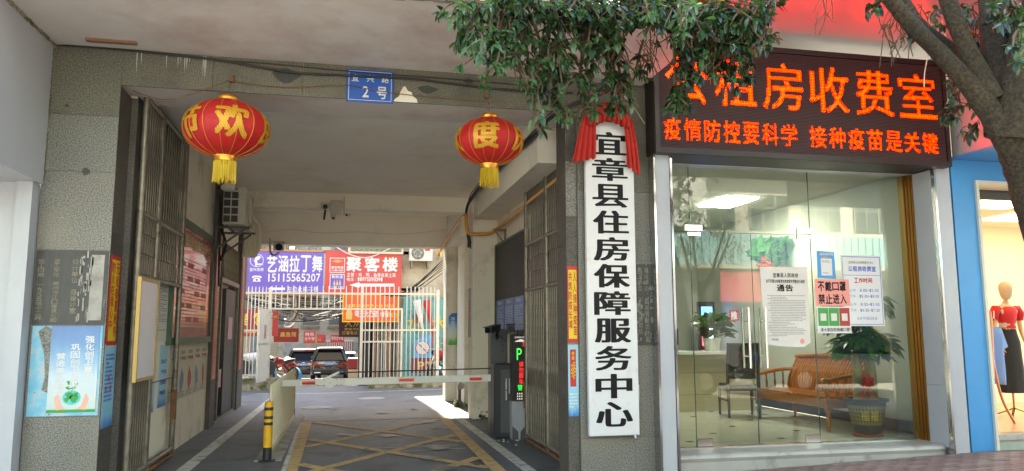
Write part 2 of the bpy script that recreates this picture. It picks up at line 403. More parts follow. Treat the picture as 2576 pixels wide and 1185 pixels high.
m.add([(2.52, 12.9, 0), (5.5, 12.9, 0), (5.5, 20.6, 0), (2.52, 20.6, 0)], [(0, 1, 2, 3)])
m.add([(-8, 16.9, 0), (-2.16, 16.9, 0), (-2.16, 20.6, 0), (-8, 20.6, 0)], [(0, 1, 2, 3)])
struct(m.build('passage_road', asphalt))
# painted lines
def strip(mb, pts, w, z=.004):
    for (a, b) in zip(pts[:-1], pts[1:]):
        a, b = Vector((*a, z)), Vector((*b, z)); d = (b-a).normalized(); s = Vector((-d.y, d.x, 0))*w/2
        mb.add([a-s, b-s, b+s, a+s], [(0, 1, 2, 3)])
mk = thing('road_marking', 'worn white and ochre lane lines and crossed box painted on the passage road', 'road marking', (0, 10, 0)); mk['kind'] = 'structure'
m = MB(); strip(m, [(-1.72, 7.4), (-1.6, 18.3)], .15); strip(m, [(1.95, 7.4), (1.93, 10.4), (1.9, 13.35)], .14)
strip(m, [(-2.1, 19.3), (-.6, 19.1), (2.4, 19.6)], .1); m.build('white_line', paintw, mk)
m = MB(); strip(m, [(-.62, 7.6), (-.72, 13.2)], .05, .008); m.build('white_line', paintw, mk)
m = MB(); strip(m, [(-.55, 7.4), (-.62, 13.3)], .15); strip(m, [(1.62, 7.4), (1.66, 13.3)], .15)
strip(m, [(-.66, 13.3), (1.7, 13.3)], .06, .006)
m.build('yellow_line', painty, mk)
m = MB()
for y0 in (6.4, 8.4, 10.4):
    for (a, b) in (((-.5, y0), (1.55, y0+2.7)), ((1.55, y0), (-.5, y0+2.7))): 
        strip(m, [a, b], .135, .0062 if a[0] < 0 else .0078)
m.build('yellow_line', painty, mk)
m = MB(); strip(m, [(.35, 9.7), (1.5, 9.8)], .03, .011); strip(m, [(.2, 10.05), (1.45, 10.1)], .03, .011); strip(m, [(-.1, 11.55), (.18, 11.3)], .13, .011); strip(m, [(1.3, 11.9), (1.7, 11.8)], .1, .011)
m.build('white_line', paintw, mk)
# manhole lids
for i, (x, y) in enumerate(((-.55, 15.6), (.55, 17.4))):
    t = thing('manhole_cover', ['round dark manhole lid in the road just past the second bollard', 'round manhole lid in the road near the sunlit patch'][i], 'manhole cover', (x, y, 0)); t['kind'] = 'structure'
    MB().lathe([(.3, .001), (.3, .006), (.27, .007)], (x, y, 0), 24).build('lid', concrete, t)
rd = random.Random(41)
for i in range(14):
    x, y = rd.uniform(-.5, 1.5), rd.uniform(8.2, 16); r_ = rd.uniform(.03, .13)
    MB().add([(x+r_*cos(t)*(1+.3*sin(2*t+i)), y+r_*1.5*sin(t)*(1+.25*cos(3*t)), .014) for t in [2*pi*k/14 for k in range(14)]], [tuple(range(14))]).build('oil_stain', mat('oil_stain', (.045, .043, .042), .4) if 'oil_stain' not in MATS else MATS['oil_stain'], mk)
m = MB()
for (x0, y0, x1, y1) in ((-.3, 7.8, .5, 9.0), (.5, 9.0, .45, 10.4), (.45, 10.4, 1.1, 11.8), (-1.9, 10.8, -1.3, 12.2), (-1.3, 12.2, -1.45, 14.0), (1.1, 11.8, .9, 13.4), (-.4, 14.8, 1.3, 15.1)):
    P_ = [(x0+(x1-x0)*t/8+rd.uniform(-.02, .02), y0+(y1-y0)*t/8) for t in range(9)]; strip(m, P_, .012, .013)
m.build('crack', MATS['oil_stain'], mk)
m = MB(); strip(m, [(.05, 7.6), (.02, 10), (.1, 13), (.3, 18)], .14, .002); strip(m, [(1.25, 7.6), (1.3, 10), (1.35, 13)], .13, .002); m.build('tyre_mark', mat('tyre_mark', (.095, .097, .105), .65, c2=(.14, .145, .155), sc_=14), mk)
# brick pavement in front of the shops: each brick laid singly
pv = thing('pavement', 'reddish brick pavement along the foot of the shops', 'pavement', (5, 7, 0)); pv['kind'] = 'structure'
m = MB()
m.add([(2.6, 4.5, -.02), (3.2, 4.5, -.02), (7.2, 4.5, .098), (14, 4.5, .098), (14, 7.62, .098), (7.2, 7.62, .098), (3.2, 7.62, -.02), (2.6, 7.62, -.02)], [(1, 2, 5, 6), (2, 3, 4, 5), (0, 1, 6, 7)])
m.build('bedding', mortar, pv)
bme = [meshof(MB().box(-.098, .098, -.047, .047, -.03, .012), b_, .004, 'brick') for b_ in brickm]
rb = random.Random(3); k = 0
for j in range(12):
    for i in range(22):
        x = 3.35+i*.205+(j % 2)*.1; y = 7.42-j*.102
        if y < 6.3 or x > 7.9: continue
        z = max(0, min(.12, (x-3.2)*.03)) - (.0 if True else 0) + rb.uniform(-.003, .003)
        piece('brick', rb.choice(bme), pv, (x, y, z-.004), (0, -math.atan(.03) if x < 7.2 else 0, rb.uniform(-.01, .01))); k += 1
m = MB()
for j in range(30):
    for i in range(-2, 50):
        x = 3.35+i*.205+(j % 2)*.1; y = 7.42-j*.102
        if j < 11 and 0 <= i < 22 and x <= 7.9: continue
        z = max(0, min(.12, (x-3.2)*.03)); m.box(x-.098, x+.098, y-.047, y+.047, z-.03, z+.006)
o = m.build('brick_field', brickm[0], pv); stuff(o)

# ================= the office building over the passage =================
ob = thing('office_building', 'grey granite clad office building with a wide vehicle passage through it', 'building', (0, 7.6, 0))
bp = MB
def panels(parent, x0, x1, zs, y, mats, thick=.02, gap=.003, face='y', X=None):
    for i in range(len(zs)-1):
        mm = mats[i % len(mats)]
        if face == 'y': MB().box(x0+gap/2, x1-gap/2, y-thick, y, zs[i]+gap/2, zs[i+1]-gap/2).build('granite_panel', mm, parent)
        else: MB().box(X-thick if face == '-x' else X, X if face == '-x' else X+thick, x0+gap/2, x1-gap/2, zs[i]+gap/2, zs[i+1]-gap/2).build('granite_panel', mm, parent)
# left pillar
pl = MB().box(-2.79, -2.19, 7.62, 8.0, 0, 4.2).build('pillar', mortar, ob)
panels(pl, -2.79, -2.17, [0, .74, 1.55, 2.24, 2.98, 3.52, 4.18], 7.62, [granite, granite, granite, granite, granite, granite_old])
panels(pl, 7.6, 8.0, [0, .8, 1.6, 2.4, 3.2, 3.82], None, [granite_brown], face='+x', X=-2.19)
MB().box(-2.192, -2.112, 7.985, 7.998, 0, 3.82).build('granite_panel', granite_brown, pl)
m = MB(); rd = random.Random(14)
for k in range(26):
    z = rd.uniform(.2, 4.1); x = -2.765+rd.random()**3*.5; s_ = rd.uniform(.006, .014); m.box(x, x+s_, 7.596, 7.6, z, z+s_*1.2)
m.build('rust_spot', rust, pl)
m = MB()
for (x, z, a, b) in ((-2.42, 2.98, .035, .035), (-2.62, 3.6, .02, .015)): m.add([(x+a*cos(t), 7.5985, z+b*sin(t)*(1+.2*cos(3*t))) for t in [2*pi*k/14 for k in range(14)]], [tuple(range(14))])
m.build('old_patch', slate, pl)
# right pillar
pr = MB().box(2.362, 3.17, 7.62, 8.0, 0, 5.2).box(2.26, 2.362, 7.66, 7.99, 0, 3.84).build('pillar', mortar, ob)
panels(pr, 2.36, 2.95, [0, .4], 7.62, [granite]); panels(pr, 2.95, 3.19, [0, .4, 1.33], 7.62, [granite])
panels(pr, 2.36, 3.19, [1.33, 2.24, 2.98, 3.52, 4.16, 5.0], 7.62, [granite, granite, granite_old, granite_old, granite_old])
panels(pr, 2.36, 2.95, [.4, 1.33], 7.62, [granite])
panels(pr, 2.24, 2.36, [0, .8, 1.6, 2.7, 3.3, 3.82], 7.66, [granite_brown, granite])
panels(pr, 7.64, 8.0, [0, .8, 1.6, 2.4, 3.2, 3.82], None, [granite_brown], face='-x', X=2.26)
# lintel beam with panels
bm_ = MB().box(-2.79, 3.2, 7.62, 8.3, 3.845, 5.0).build('lintel', plaster_pink, ob)
xs_ = [-2.17, -1.35, -.5, .4, 1.3, 2.36]
for i in range(5): MB().box(xs_[i]+.0015, xs_[i+1]-.0015, 7.6, 7.62, 3.83, 4.18).build('granite_panel', granite_old, bm_)
# broken tile next to the number plate
MB().prism([(.4, 7.6, 3.832), (.52, 7.6, 3.83), (.65, 7.6, 3.832), (.64, 7.6, 3.87), (.6, 7.6, 3.9), (.585, 7.6, 3.94), (.55, 7.6, 3.95), (.52, 7.6, 4.0), (.5, 7.6, 3.99), (.47, 7.6, 3.93), (.46, 7.6, 3.89), (.42, 7.6, 3.86)], (0, -.004, 0)).build('bare_patch', wall_cream, bm_)
# dark repair patches on the beam
for cx_, cz_, w_, h_ in ((-.66, 4.03, .26, .14), (.75, 3.98, .2, .08), (1.18, 4.1, .1, .06)):
    pts = [(cx_+w_/2*cos(t)*(1+.18*sin(3*t+cx_*9)), 7.6, cz_+h_/2*sin(t)*(1+.15*cos(4*t))) for t in [2*pi*k/18 for k in range(18)]]
    MB().prism(pts, (0, -.003, 0)).build('repair_patch', slate, bm_)
# thin white drips of paint on the beam and right of the plaque
rd = random.Random(9); m = MB()
for cx_, n_ in ((-2.0, 2), (-1.72, 1), (-1.62, 6), (-1.43, 3), (2.98, 3)):
    for k in range(n_):
        x = cx_+rd.uniform(-.06, .06); z1 = 4.17 if cx_ < 2 else .93; L_ = rd.uniform(.06, .26)
        m.add([(x-.004, 7.598, z1), (x+.004, 7.598, z1), (x+.002, 7.598, z1-L_)], [(0, 1, 2)])
m.build('paint_drip', whitep, bm_)
# canopy over the entrance: soffit slab with a shallow chipped edge and metal strip
cn = MB().prism([(-2.79, 6.02, 4.18), (3.12, 5.72, 4.18), (3.12, 7.62, 4.18), (-2.79, 7.62, 4.18)], (0, 0, .22)).build('canopy', plaster_pink, ob)
MB().prism([(-2.79, 5.98, 4.2), (3.12, 5.68, 4.2), (3.12, 5.72, 4.2), (-2.79, 6.02, 4.2)], (0, 0, .07)).build('metal_strip', steel, cn)
MB().prism([(-2.0, 5.9, 4.285), (3.12, 5.62, 4.285), (3.12, 5.72, 4.285), (-2.0, 6.02, 4.285)], (0, 0, .9)).build('orange_panel', mat('fascia_orange', (.75, .2, .015), .35), cn)
# chipped underside patches near the edge
m = MB(); rd = random.Random(5)
for k in range(46):
    x = -.9+k*.08; yb = 6.02-(x+2.79)*.0508
    m.box(x, x+.09, yb-.01, yb+.02+rd.random()*.035, 4.168-rd.random()*.006, 4.182)
m.build('chipped_edge', mossy, cn)
for (a, b, lab) in (((218, 95), (347, 107), 0),):
    MB().box(-2.42, -1.99, 7.33, 7.39, 4.155, 4.178).build('wood_batten', woodold, cn)
MB().box(1.62, 2.3, 7.33, 7.37, 4.16, 4.178).build('wood_batten', woodold, cn)
# upper storeys, solid so the street side lies in their shade
up_ = MB().box(-9, 3.17, 7.63, 16.75, 4.42, 7.7).box(3.17, 14, 7.95, 16.75, 4.86, 7.7)
up_.build('upper_wall', concrete, ob)
# windows of the upper floors (seen from other views)
# passage: ceiling, beams, walls
cl = MB().box(-2.3, 2.7, 8.3, 16.75, 3.98, 4.415).build('passage_ceiling', plaster_tun, ob)
MB().box(-2.18, 2.26, 13.9, 14.25, 3.7, 3.98).build('ceiling_beam', wall_grey, ob)
MB().box(-2.12, 2.6, 16.4, 16.75, 3.3, 3.98).build('ceiling_beam', plaster_tun, ob)
MB().box(2.1, 2.52, 8.3, 12.9, 3.42, 3.98).build('ceiling_beam', wall_grey, ob)      # deep haunch along the right
MB().box(2.08, 2.6, 14.3, 16.4, 3.3, 3.98).build('ceiling_beam', wall_grey, ob)
lf_ = atZ(920, 287, 3.97)
MB().box(lf_.x-.11, lf_.x+.11, lf_.y-.05, lf_.y+.05, 3.955, 3.978).box(lf_.x-.005, lf_.x+.005, lf_.y-.06, lf_.y+.06, 3.95, 3.978).build('light_fitting', blackm, ob)
# passage walls
lw = MB().box(-2.35, -2.12, 8.0, 13.0, 0, 3.98).build('passage_wall', wall_cream, ob)
MB().box(-2.3, -2.06, 12.62, 13.05, 0, 3.98).build('wall_pier', granite_brown, ob)
MB().box(-2.3, -2.06, 15.55, 16.3, 0, 3.98).build('wall_pier', granite_brown, ob)
MB().box(-2.35, -2.14, 13.05, 15.55, 2.95, 3.98).build('passage_wall', wall_grey, ob)
MB().box(-3.6, -3.5, 13.0, 16.7, 0, 3.98).build('guard_room_wall', wall_grey, ob)
MB().box(-3.5, -2.3, 16.3, 16.7, 0, 3.98).build('guard_room_wall', wall_grey, ob)
MB().box(-2.5, -2.35, 8.0, 13.05, 0, 3.98).build('guard_room_wall', wall_grey, ob)
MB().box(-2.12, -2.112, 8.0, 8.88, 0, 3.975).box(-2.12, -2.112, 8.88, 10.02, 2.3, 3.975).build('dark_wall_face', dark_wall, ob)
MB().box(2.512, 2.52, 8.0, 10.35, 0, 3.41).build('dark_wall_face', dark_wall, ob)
rw = MB().box(2.52, 2.7, 8.0, 12.9, 0, 3.98).build('passage_wall', wall_cream, ob)
p2 = MB().box(2.09, 2.66, 12.92, 13.35, 0, 3.98).build('painted_column', wall_grey, ob, .012)
p1 = MB().box(2.06, 2.75, 16.3, 16.75, 0, 3.3).build('painted_column', wall_cream, ob, .012)
MB().box(2.3, 2.75, 15.2, 16.28, 0, 3.3).build('passage_wall', wall_cream, ob)
MB().box(2.5, 2.75, 13.35, 15.2, 0, 3.3).build('passage_wall', wall_cream, ob)
# broken foot of columns
m = MB(); rd = random.Random(2)
for k in range(20):
    x = rd.uniform(2.1, 2.4); s_ = rd.uniform(.015, .05); z = abs(rd.gauss(0, .05)); m.box(x, x+s_, 12.9, 12.915, z, z+s_*.7)
m.build('crumbled_foot', mossy, ob)
for X, Y in ((2.42, 15.0),):      # capped drain pipe stub low by the rear column
    d = thing('pipe_stub', 'rusty capped water pipe stub low by the rear cream column', 'pipe', (X-.2, 15.1, 0))
    MB().tube([(2.2, 15.15, 0), (2.2, 15.15, .38)], .03).tube([(2.2, 15.15, .36), (2.2, 15.0, .42)], .045).build('pipe', rust, d)
    MB().tube([(2.2, 15.0, .41), (2.2, 14.96, .42)], .07, 14).build('flange', concrete, d)
m = MB(); rd = random.Random(12)
for k in range(26): 
    x = 2.08+rd.random()*.25; y = 14.9+rd.random()*.3; m.box(x, x+.05*rd.random()+.02, y, y+.05, 0, .03+.1*rd.random()**2)
tag(m.build('rubble_heap', mossy), 'small brown heap of rubble by the foot of the rear column', 'rubble')
# low mossy kerb wall under the court fence
kw = MB().box(-4.5, -1.65, 20.35, 20.75, -.2, .3).build('kerb_wall', mossy); struct(kw)
kw = MB().box(.55, 5, 20.45, 20.75, -.2, .2).build('kerb_wall', mossy); struct(kw)

# ================= left shop =================
ls = thing('left_shop', 'white panelled shop front with brown door frame at the left edge', 'shop', (-4, 7.5, 0))
fb = MB().box(-7.5, -2.76, 5.6, 7.56, 2.84, 5.4).build('fascia_box', white_panel, ls)
m = MB(); rd = random.Random(19)
for k in range(60):
    y = 5.6+k*.0333; m.box(-2.772-rd.random()*.006, -2.752+rd.random()*.014, y, y+.036, 4.162-rd.random()*.012, 4.182)
for k in range(40):
    z = 2.9+k*.032; m.box(-2.79+rd.random()*.01, -2.765+rd.random()*.01, 7.562, 7.6, z, z+.033*rd.random())
m.build('ragged_joint', mossy, ls)
MB().box(-2.93, -2.8, 7.44, 7.62, 0, 2.84).build('door_post', white_panel, ls)
MB().box(-3.19, -2.94, 7.5, 7.75, 0, 2.84).build('door_post', white_panel, ls)
fr = MB().box(-5.5, -3.2, 7.6, 7.72, 2.72, 2.84).box(-3.3, -3.2, 7.6, 7.72, 0, 2.72).build('door_frame', mat('brown_frame', (.16, .06, .03), .4), ls)
pn = MB().box(-5.5, -3.33, 7.64, 7.65, 0, 2.7).build('pane', glass, ls)
MB().box(-3.36, -3.33, 7.62, 7.67, 0, 2.72).build('glass_edge_strip', glass_edge, ls)
MB().box(-7, -3.2, 11.0, 11.2, 0, 3).build('inner_wall', wall_cream, ls)
MB().box(-7, -3.2, 7.8, 11.0, 2.86, 3).build('inner_ceiling', shop_ceil, ls)
MB().box(-3.3, -3.2, 7.75, 11.0, 0, 2.86).build('inner_wall', shop_wall, ls)
ll = MB().box(-5.8, -4.4, 9, 9.3, 2.83, 2.85).build('ceiling_lamp', emis('lamp_left', (1, .95, .85), 7), ls)
MB().box(-3.9, -3.4, 10.5, 10.9, 0, .95).box(-4.0, -3.35, 10.4, 10.95, .95, 1.0).build('counter', woodold, ls)

# ================= right shop: housing fee office =================
GY = 7.9
sh = thing('fee_office', 'glass fronted housing fee office with white panel jambs and marble step', 'shop', (5, 7.6, 0))
# jamb pilasters
MB().box(3.19, 3.35, 7.46, 7.92, 0, 3.4).build('jamb_panel', white_panel, sh)
MB().box(3.355, 3.38, 7.45, 7.95, 0, 3.4).box(3.165, 3.187, 7.45, 7.6, 0, 3.4).build('chrome_strip', chrome, sh)
MB().box(6.92-.23, 6.9-.01, 7.46, 7.5, .06, 3.4).build('jamb_panel', white_panel, sh)
MB().box(6.66, 6.685, 7.44, 7.5, .06, 3.4).build('chrome_strip', chrome, sh)
MB().box(6.72, 6.78, 7.5, 7.86, .06, .86).box(6.72, 6.78, 7.5, 7.86, .863, 3.4).build('jamb_reveal', white_panel, sh)
MB().box(6.655, 6.72, 7.5, 7.86, .18, .86).box(6.655, 6.72, 7.5, 7.86, .863, 3.36).build('jamb_reveal', white_panel, sh)
m = MB()
for k in range(4): m.box(6.64-.018*k, 6.652-.018*k, 7.78+.03*k, 7.9+.02*k, .2, 3.36)
m.build('brass_strip', brass, sh)
MB().box(3.38, 6.7, 7.8, 7.95, 3.36, 3.44).build('head_rail', white_panel, sh)
# step
st = MB()
prof = [(7.55, 0), (7.55, .12), (7.53, .16), (7.54, .19), (7.57, .205), (7.92, .215), (7.92, 0)]
a = [(3.36, y, z) for y, z in prof]; b = [(6.62, y, z) for y, z in prof]; st.loft([a, b])
rr = [(6.62, y, z) for y, z in prof]
st.build('step', marble, sh)
m = MB(); rings = []
for k in range(6):
    t = k/5*pi/2; rings.append([(6.62+.14*sin(t), 7.9-(7.9-y)*1.0*(1 if k == 0 else (.99*cos(t)+.01)) if y < 7.9 else y, z) for y, z in prof])
m.loft(rings); m.build('step_end', marble, sh)
MB().box(3.38, 6.66, 7.86, 7.98, .19, .222).build('threshold', steel, sh)
# glass panes: side light, door leaf, door leaf/fixed, big pane, transom
def gp(n, x0, x1, z0, z1, y=GY):
    o = MB().box(x0, x1, y, y+.004, z0, z1).build(n, glass, sh); return o
for n, x0, x1, z0, z1 in (('glass_pane', 3.4, 3.775, .22, 3.36), ('glass_door', 3.785, 4.53, .24, 2.6), ('glass_door', 4.54, 5.3, .24, 2.6),
                          ('glass_pane', 3.785, 5.3, 2.61, 3.36), ('glass_pane', 5.31, 6.6, .22, 3.36)): gp(n, x0, x1, z0, z1)
m = MB()
for x in (3.78, 5.305): m.box(x-.004, x+.004, GY-.002, GY+.008, .22, 3.36)
m.box(4.532, 4.538, GY-.002, GY+.008, .24, 2.6); m.box(3.785, 5.3, GY-.002, GY+.008, 2.602, 2.608)
m.build('glass_joint', glass_edge, sh)
for x in (3.71, 5.13):
    MB().box(x, x+.22, GY-.015, GY+.02, 2.615, 2.69).build('patch_fitting', steel, sh, .004)
    MB().box(x+.03 if x < 4 else x, x+.2, GY-.015, GY+.02, 2.555, 2.605).build('patch_fitting', steel, sh, .004)
for x in (3.79, 5.12): MB().box(x, x+.18, GY-.015, GY+.02, .225, .31).build('patch_fitting', steel, sh, .004)
for x in (4.43, 4.64):
    m = MB()
    for yy in (GY-.07, GY+.07): m.tube([(x, yy, 1.07), (x, yy, 1.75)], .014, 12)
    for z in (1.2, 1.6): m.tube([(x, GY-.07, z), (x, GY+.07, z)], .008)
    m.build('pull_handle', steel, sh)
# interior shell
RX = 7.12
MB().box(RX, RX+.1, 7.95, 16, .18, 3.6).build('inner_wall', shop_wall, sh)
MB().box(3.2, 3.38, 7.95, 16, .18, 3.6).build('inner_wall', shop_wall, sh)
MB().box(3.2, 7.2, 14.6, 14.7, .18, 3.6).build('inner_wall', shop_wall, sh)
MB().box(3.2, 7.2, 7.9, 16, 3.54, 3.62).build('inner_ceiling', shop_ceil, sh)
MB().box(RX-.02, RX, 7.95, 14.6, .18, .32).build('skirting', mat('skirting', (.02, .022, .024), .3), sh)
fl = MB().box(3.38, RX, 7.95, 14.6, .1, .172).build('inner_floor', mortar, sh)
tme = meshof(MB().box(-.298, .298, -.298, .298, -.006, .006), tile, .001, 'tile'); dme = meshof(MB().box(-.045, .045, -.045, .045, -.004, .004), tile_dark, 0, 'inset')
for i in range(6):
    for j in range(11):
        piece('tile', tme, fl, (3.7+i*.6, 8.25+j*.6, .176))
        if (i+j) % 2 == 0: piece('inset', dme, fl, (4.0+i*.6, 8.55+j*.6, .179), (0, 0, pi/4*0))
lp = MB().box(5.62, 6.18, 10.5, 11.4, 3.515, 3.535).build('ceiling_panel_lamp', emis('shop_lamp', (1, 1, .9), 11), sh)
for (x, y) in ():
    MB().box(x-.3, x+.3, y-.3, y+.3, 3.515, 3.535).build('ceiling_panel_lamp', MATS['shop_lamp'], sh)
# canopy above the fee office: glossy panels, lit red by the led sign
cb = MB().box(3.18, 6.92, 5.3, 7.9, 4.8, 5.0).build('canopy_soffit', glossy_panel, sh)
# ================= right shop: clothes shop =================
cs = thing('clothes_shop', 'blue fronted clothes shop with warm lit display at the right edge', 'shop', (8, 7.6, 0))
shopblue = mat('shop_blue', (.035, .26, .56), .35, c2=(.04, .28, .6), sc_=2)
MB().box(6.94, 14, 4.9, 7.45, 3.52, 5.4).build('fascia_box', glossy_panel, cs)
MB().box(6.93, 14, 4.9, 7.6, 3.505, 3.518).build('fascia_underside', shopblue, cs)
MB().box(6.95, 7.26, 7.5, 7.7, .11, 3.5).box(7.26, 12, 7.5, 7.7, 3.26, 3.5).build('blue_panel', shopblue, cs)
MB().box(7.262, 7.3, 7.47, 7.8, .11, 3.258).box(7.3, 12, 7.47, 7.8, 3.215, 3.258).build('cream_frame', mat('cream_frame', (.62, .6, .5), .5), cs)
MB().box(7.3, 12, 7.8, 7.86, 3.1, 3.215).build('shutter_box', blackm, cs)
MB().box(6.9, 6.945, 7.55, 7.6, .1, 3.5).build('gap_pipe', rust, cs)
peach = mat('peach_wall', (.8, .65, .47), .8)
MB().box(7.3, 12, 10.6, 10.7, .2, 3.3).build('inner_wall', peach, cs)
MB().box(7.2, 7.3, 7.86, 10.6, .2, 3.3).build('inner_wall', peach, cs)
MB().box(7.3, 12, 7.86, 10.6, 3.2, 3.3).build('inner_ceiling', peach, cs)
MB().box(7.3, 12, 7.6, 10.6, .1, .3).build('display_floor', mat('display_floor', (.6, .42, .26), .25), cs)
MB().box(7.3, 12, 7.5, 7.6, .1, .24).build('sill_stone', mat('sill_stone', (.3, .36, .3), .5, c2=(.4, .4, .35), sc_=6), cs)
MB().box(7.3, 12, 7.46, 7.62, .24, .3).build('sill_cap', marble, cs)
MB().box(8.2, 9.0, 8.2, 8.8, 3.17, 3.195).build('ceiling_lamp', emis('lamp_warm', (1, .76, .5), 2.4), cs)
MB().box(9.6, 11, 8.2, 9.8, 3.17, 3.195).build('ceiling_lamp', MATS['lamp_warm'], cs)
# ================= LED sign =================
ld = thing('led_sign', 'large dark led sign board with glowing red orange characters above the glass door', 'led sign', (4.95, 7.4, 3.36))
MB().box(3.15, 6.82, 7.36, 7.86, 3.37, 4.64).build('housing', darkframe, ld, .01)
m = MB(); m.box(3.15, 6.82, 7.33, 7.358, 3.37, 3.43).box(3.15, 6.82, 7.33, 7.358, 4.58, 4.64).box(3.15, 3.2, 7.33, 7.358, 3.43, 4.58).box(6.77, 6.82, 7.33, 7.358, 3.43, 4.58)
m.build('frame', darkframe, ld)
MB().box(3.203, 6.767, 7.345, 7.358, 3.433, 4.577).build('screen', ledface, ld)
# unlit diode dots: fine geometry rows
m = MB()
for r in range(70):
    z = 3.44+r*.0163; m.box(3.205, 6.765, 7.3435, 7.3449, z, z+.004)
stuff(m.build('diode_row', mat('diode_dark', (.07, .03, .03), .6), ld))
lit = emis('led_orange', (1, .0018, .0006), 23); core_ = emis('led_yellow', (1, .034, .002), 2.6); halo = emis('led_red', (1, .012, .008), 8)
def led_text(s, x0, x1, z0, z1, pitch, bold, name):
    u = (x1-x0)/len(s); h_ = MB()
    for i, c in enumerate(s):
        m = MB()
        if c == ' ': continue
        nx = int(u*.86/pitch); ny = int((z1-z0)/pitch); g = raster(c, bold, nx, ny)
        gx = x0+i*u+u*.07
        for j in range(ny):
            for k in range(nx):
                if g[j, k]:
                    a, b = gx+k*pitch, z0+j*pitch; e = pitch*.19
                    inner = 0 < j < ny-1 and 0 < k < nx-1 and g[j-1, k] and g[j+1, k] and g[j, k-1] and g[j, k+1]
                    m.cur = 1 if (inner or (j+k) % 2) else 0
                    m.add([(a+e, 7.341, b+e), (a+pitch-e, 7.341, b+e), (a+pitch-e, 7.341, b+pitch-e), (a+e, 7.341, b+pitch-e)], [(0, 1, 2, 3)])
                    edge = not (0 < j < ny-1 and 0 < k < nx-1 and g[j-1, k] and g[j+1, k] and g[j, k-1] and g[j, k+1])
                    if edge:
                        q = pitch*.75
                        h_.add([(a-q, 7.3425, b-q), (a+pitch+q, 7.3425, b-q), (a+pitch+q, 7.3425, b+pitch+q), (a-q, 7.3425, b+pitch+q)], [(0, 1, 2, 3)])
        m.build('lit_character', [lit, core_], ld)
    return h_
h1 = led_text('公租房收费室', 3.24, 6.72, 3.93, 4.47, .0155, .003, 'lit_characters')
h2 = led_text('疫情防控要科学', 3.24, 4.86, 3.52, 3.76, .0125, 0, 'lit_characters')
h3 = led_text('接种疫苗是关键', 4.98, 6.68, 3.52, 3.76, .0125, 0, 'lit_characters')
for h_ in (h1,): pass

# ================= white name board with red cloth =================
nb = thing('name_board', 'tall white board of the housing security service centre with bold black characters', 'sign board', (2.69, 7.5, .43))
MB().box(2.42, 2.96, 7.5, 7.56, .43, 3.72).build('board', boardw, nb, .004)
MB().box(2.47, 2.5, 7.56, 7.6, .6, .66).box(2.88, 2.91, 7.56, 7.6, .6, .66).box(2.47, 2.91, 7.56, 7.6, 3.5, 3.56).build('bracket', steel, nb)
text_ = '宜章县住房保障服务中心'
topz = 3.62; cell = (3.62-.5)/11
for i, c in enumerate(text_):
    m = MB(); glyph(m, c, (2.505, 7.499, topz-(i+1)*cell+.02), UX, UZ, .37, cell-.04, 0, thick=.042); glyph(m, c, (2.505, 7.4965, topz-(i+1)*cell+.025), UX, UZ, .37, cell-.04, 0, thick=.03)
    m.build('character', ink, nb)
m = MB(); m.tube([(2.9, 7.48, .44), (2.9, 7.46, .40)], .012).build('bolt', steel, nb)
# red cloth swags
rc = thing('red_cloth', 'bright red cloth knotted over the top of the white name board', 'cloth', (2.69, 7.45, 3.3))
def drape(top, bot, folds, amp, yoff, name, nz=14):
    nx = folds*6; vs = []; (tx0, tx1, tz), (bx0, bx1, bz0, bz1) = top, bot
    for j in range(nz+1):
        t = j/nz
        for i in range(nx+1):
            s = i/nx; e = t**.7
            x = (tx0+(tx1-tx0)*s)*(1-e)+(bx0+(bx1-bx0)*s)*e; zb = bz0+(bz1-bz0)*s+.012*sin(s*folds*2*pi)
            z = tz*(1-t)+zb*t; y = 7.46+yoff - amp*(.35+t)*(.5+.5*cos(s*folds*2*pi+.6*sin(4*t)))-.02*sin(pi*t)
            vs.append((x, y, z))
    fs = [(j*(nx+1)+i, j*(nx+1)+i+1, (j+1)*(nx+1)+i+1, (j+1)*(nx+1)+i) for j in range(nz) for i in range(nx)]
    m = MB(); m.add(vs, fs); m.smooth = True; o = m.build(name, redcloth, rc)
    md = o.modifiers.new('s', 'SOLIDIFY'); md.thickness = .006; return o
drape((2.4, 2.52, 3.76), (2.25, 2.51, 3.24, 3.3), 4, .03, .0, 'swag')
drape((2.83, 2.93, 3.74), (2.85, 3.0, 3.24, 3.14), 3, .03, .0, 'swag')
m = MB()      # gathered middle over the board top
vs = []; nx, nz = 40, 8
for j in range(nz+1):
    for i in range(nx+1):
        s, t = i/nx, j/nz; x = 2.42+.48*s; zt = 3.86-.06*cos(2*pi*s); z = zt-t*(.16+.06*sin(pi*s)); y = 7.45-.05*abs(sin(s*9*pi))*(.4+t)-.03*sin(pi*t)
        vs.append((x, y, z))
m.add(vs, [(j*(nx+1)+i, j*(nx+1)+i+1, (j+1)*(nx+1)+i+1, (j+1)*(nx+1)+i) for j in range(nz) for i in range(nx)]); m.smooth = True
o = m.build('gathered_knot', redcloth, rc); o.modifiers.new('s', 'SOLIDIFY').thickness = .006
m = MB().lathe([(.0, -.07), (.05, -.06), (.075, 0), (.06, .05), (.0, .07)], (2.64, 7.4, 3.8), 14); m.build('knot', redcloth, rc)

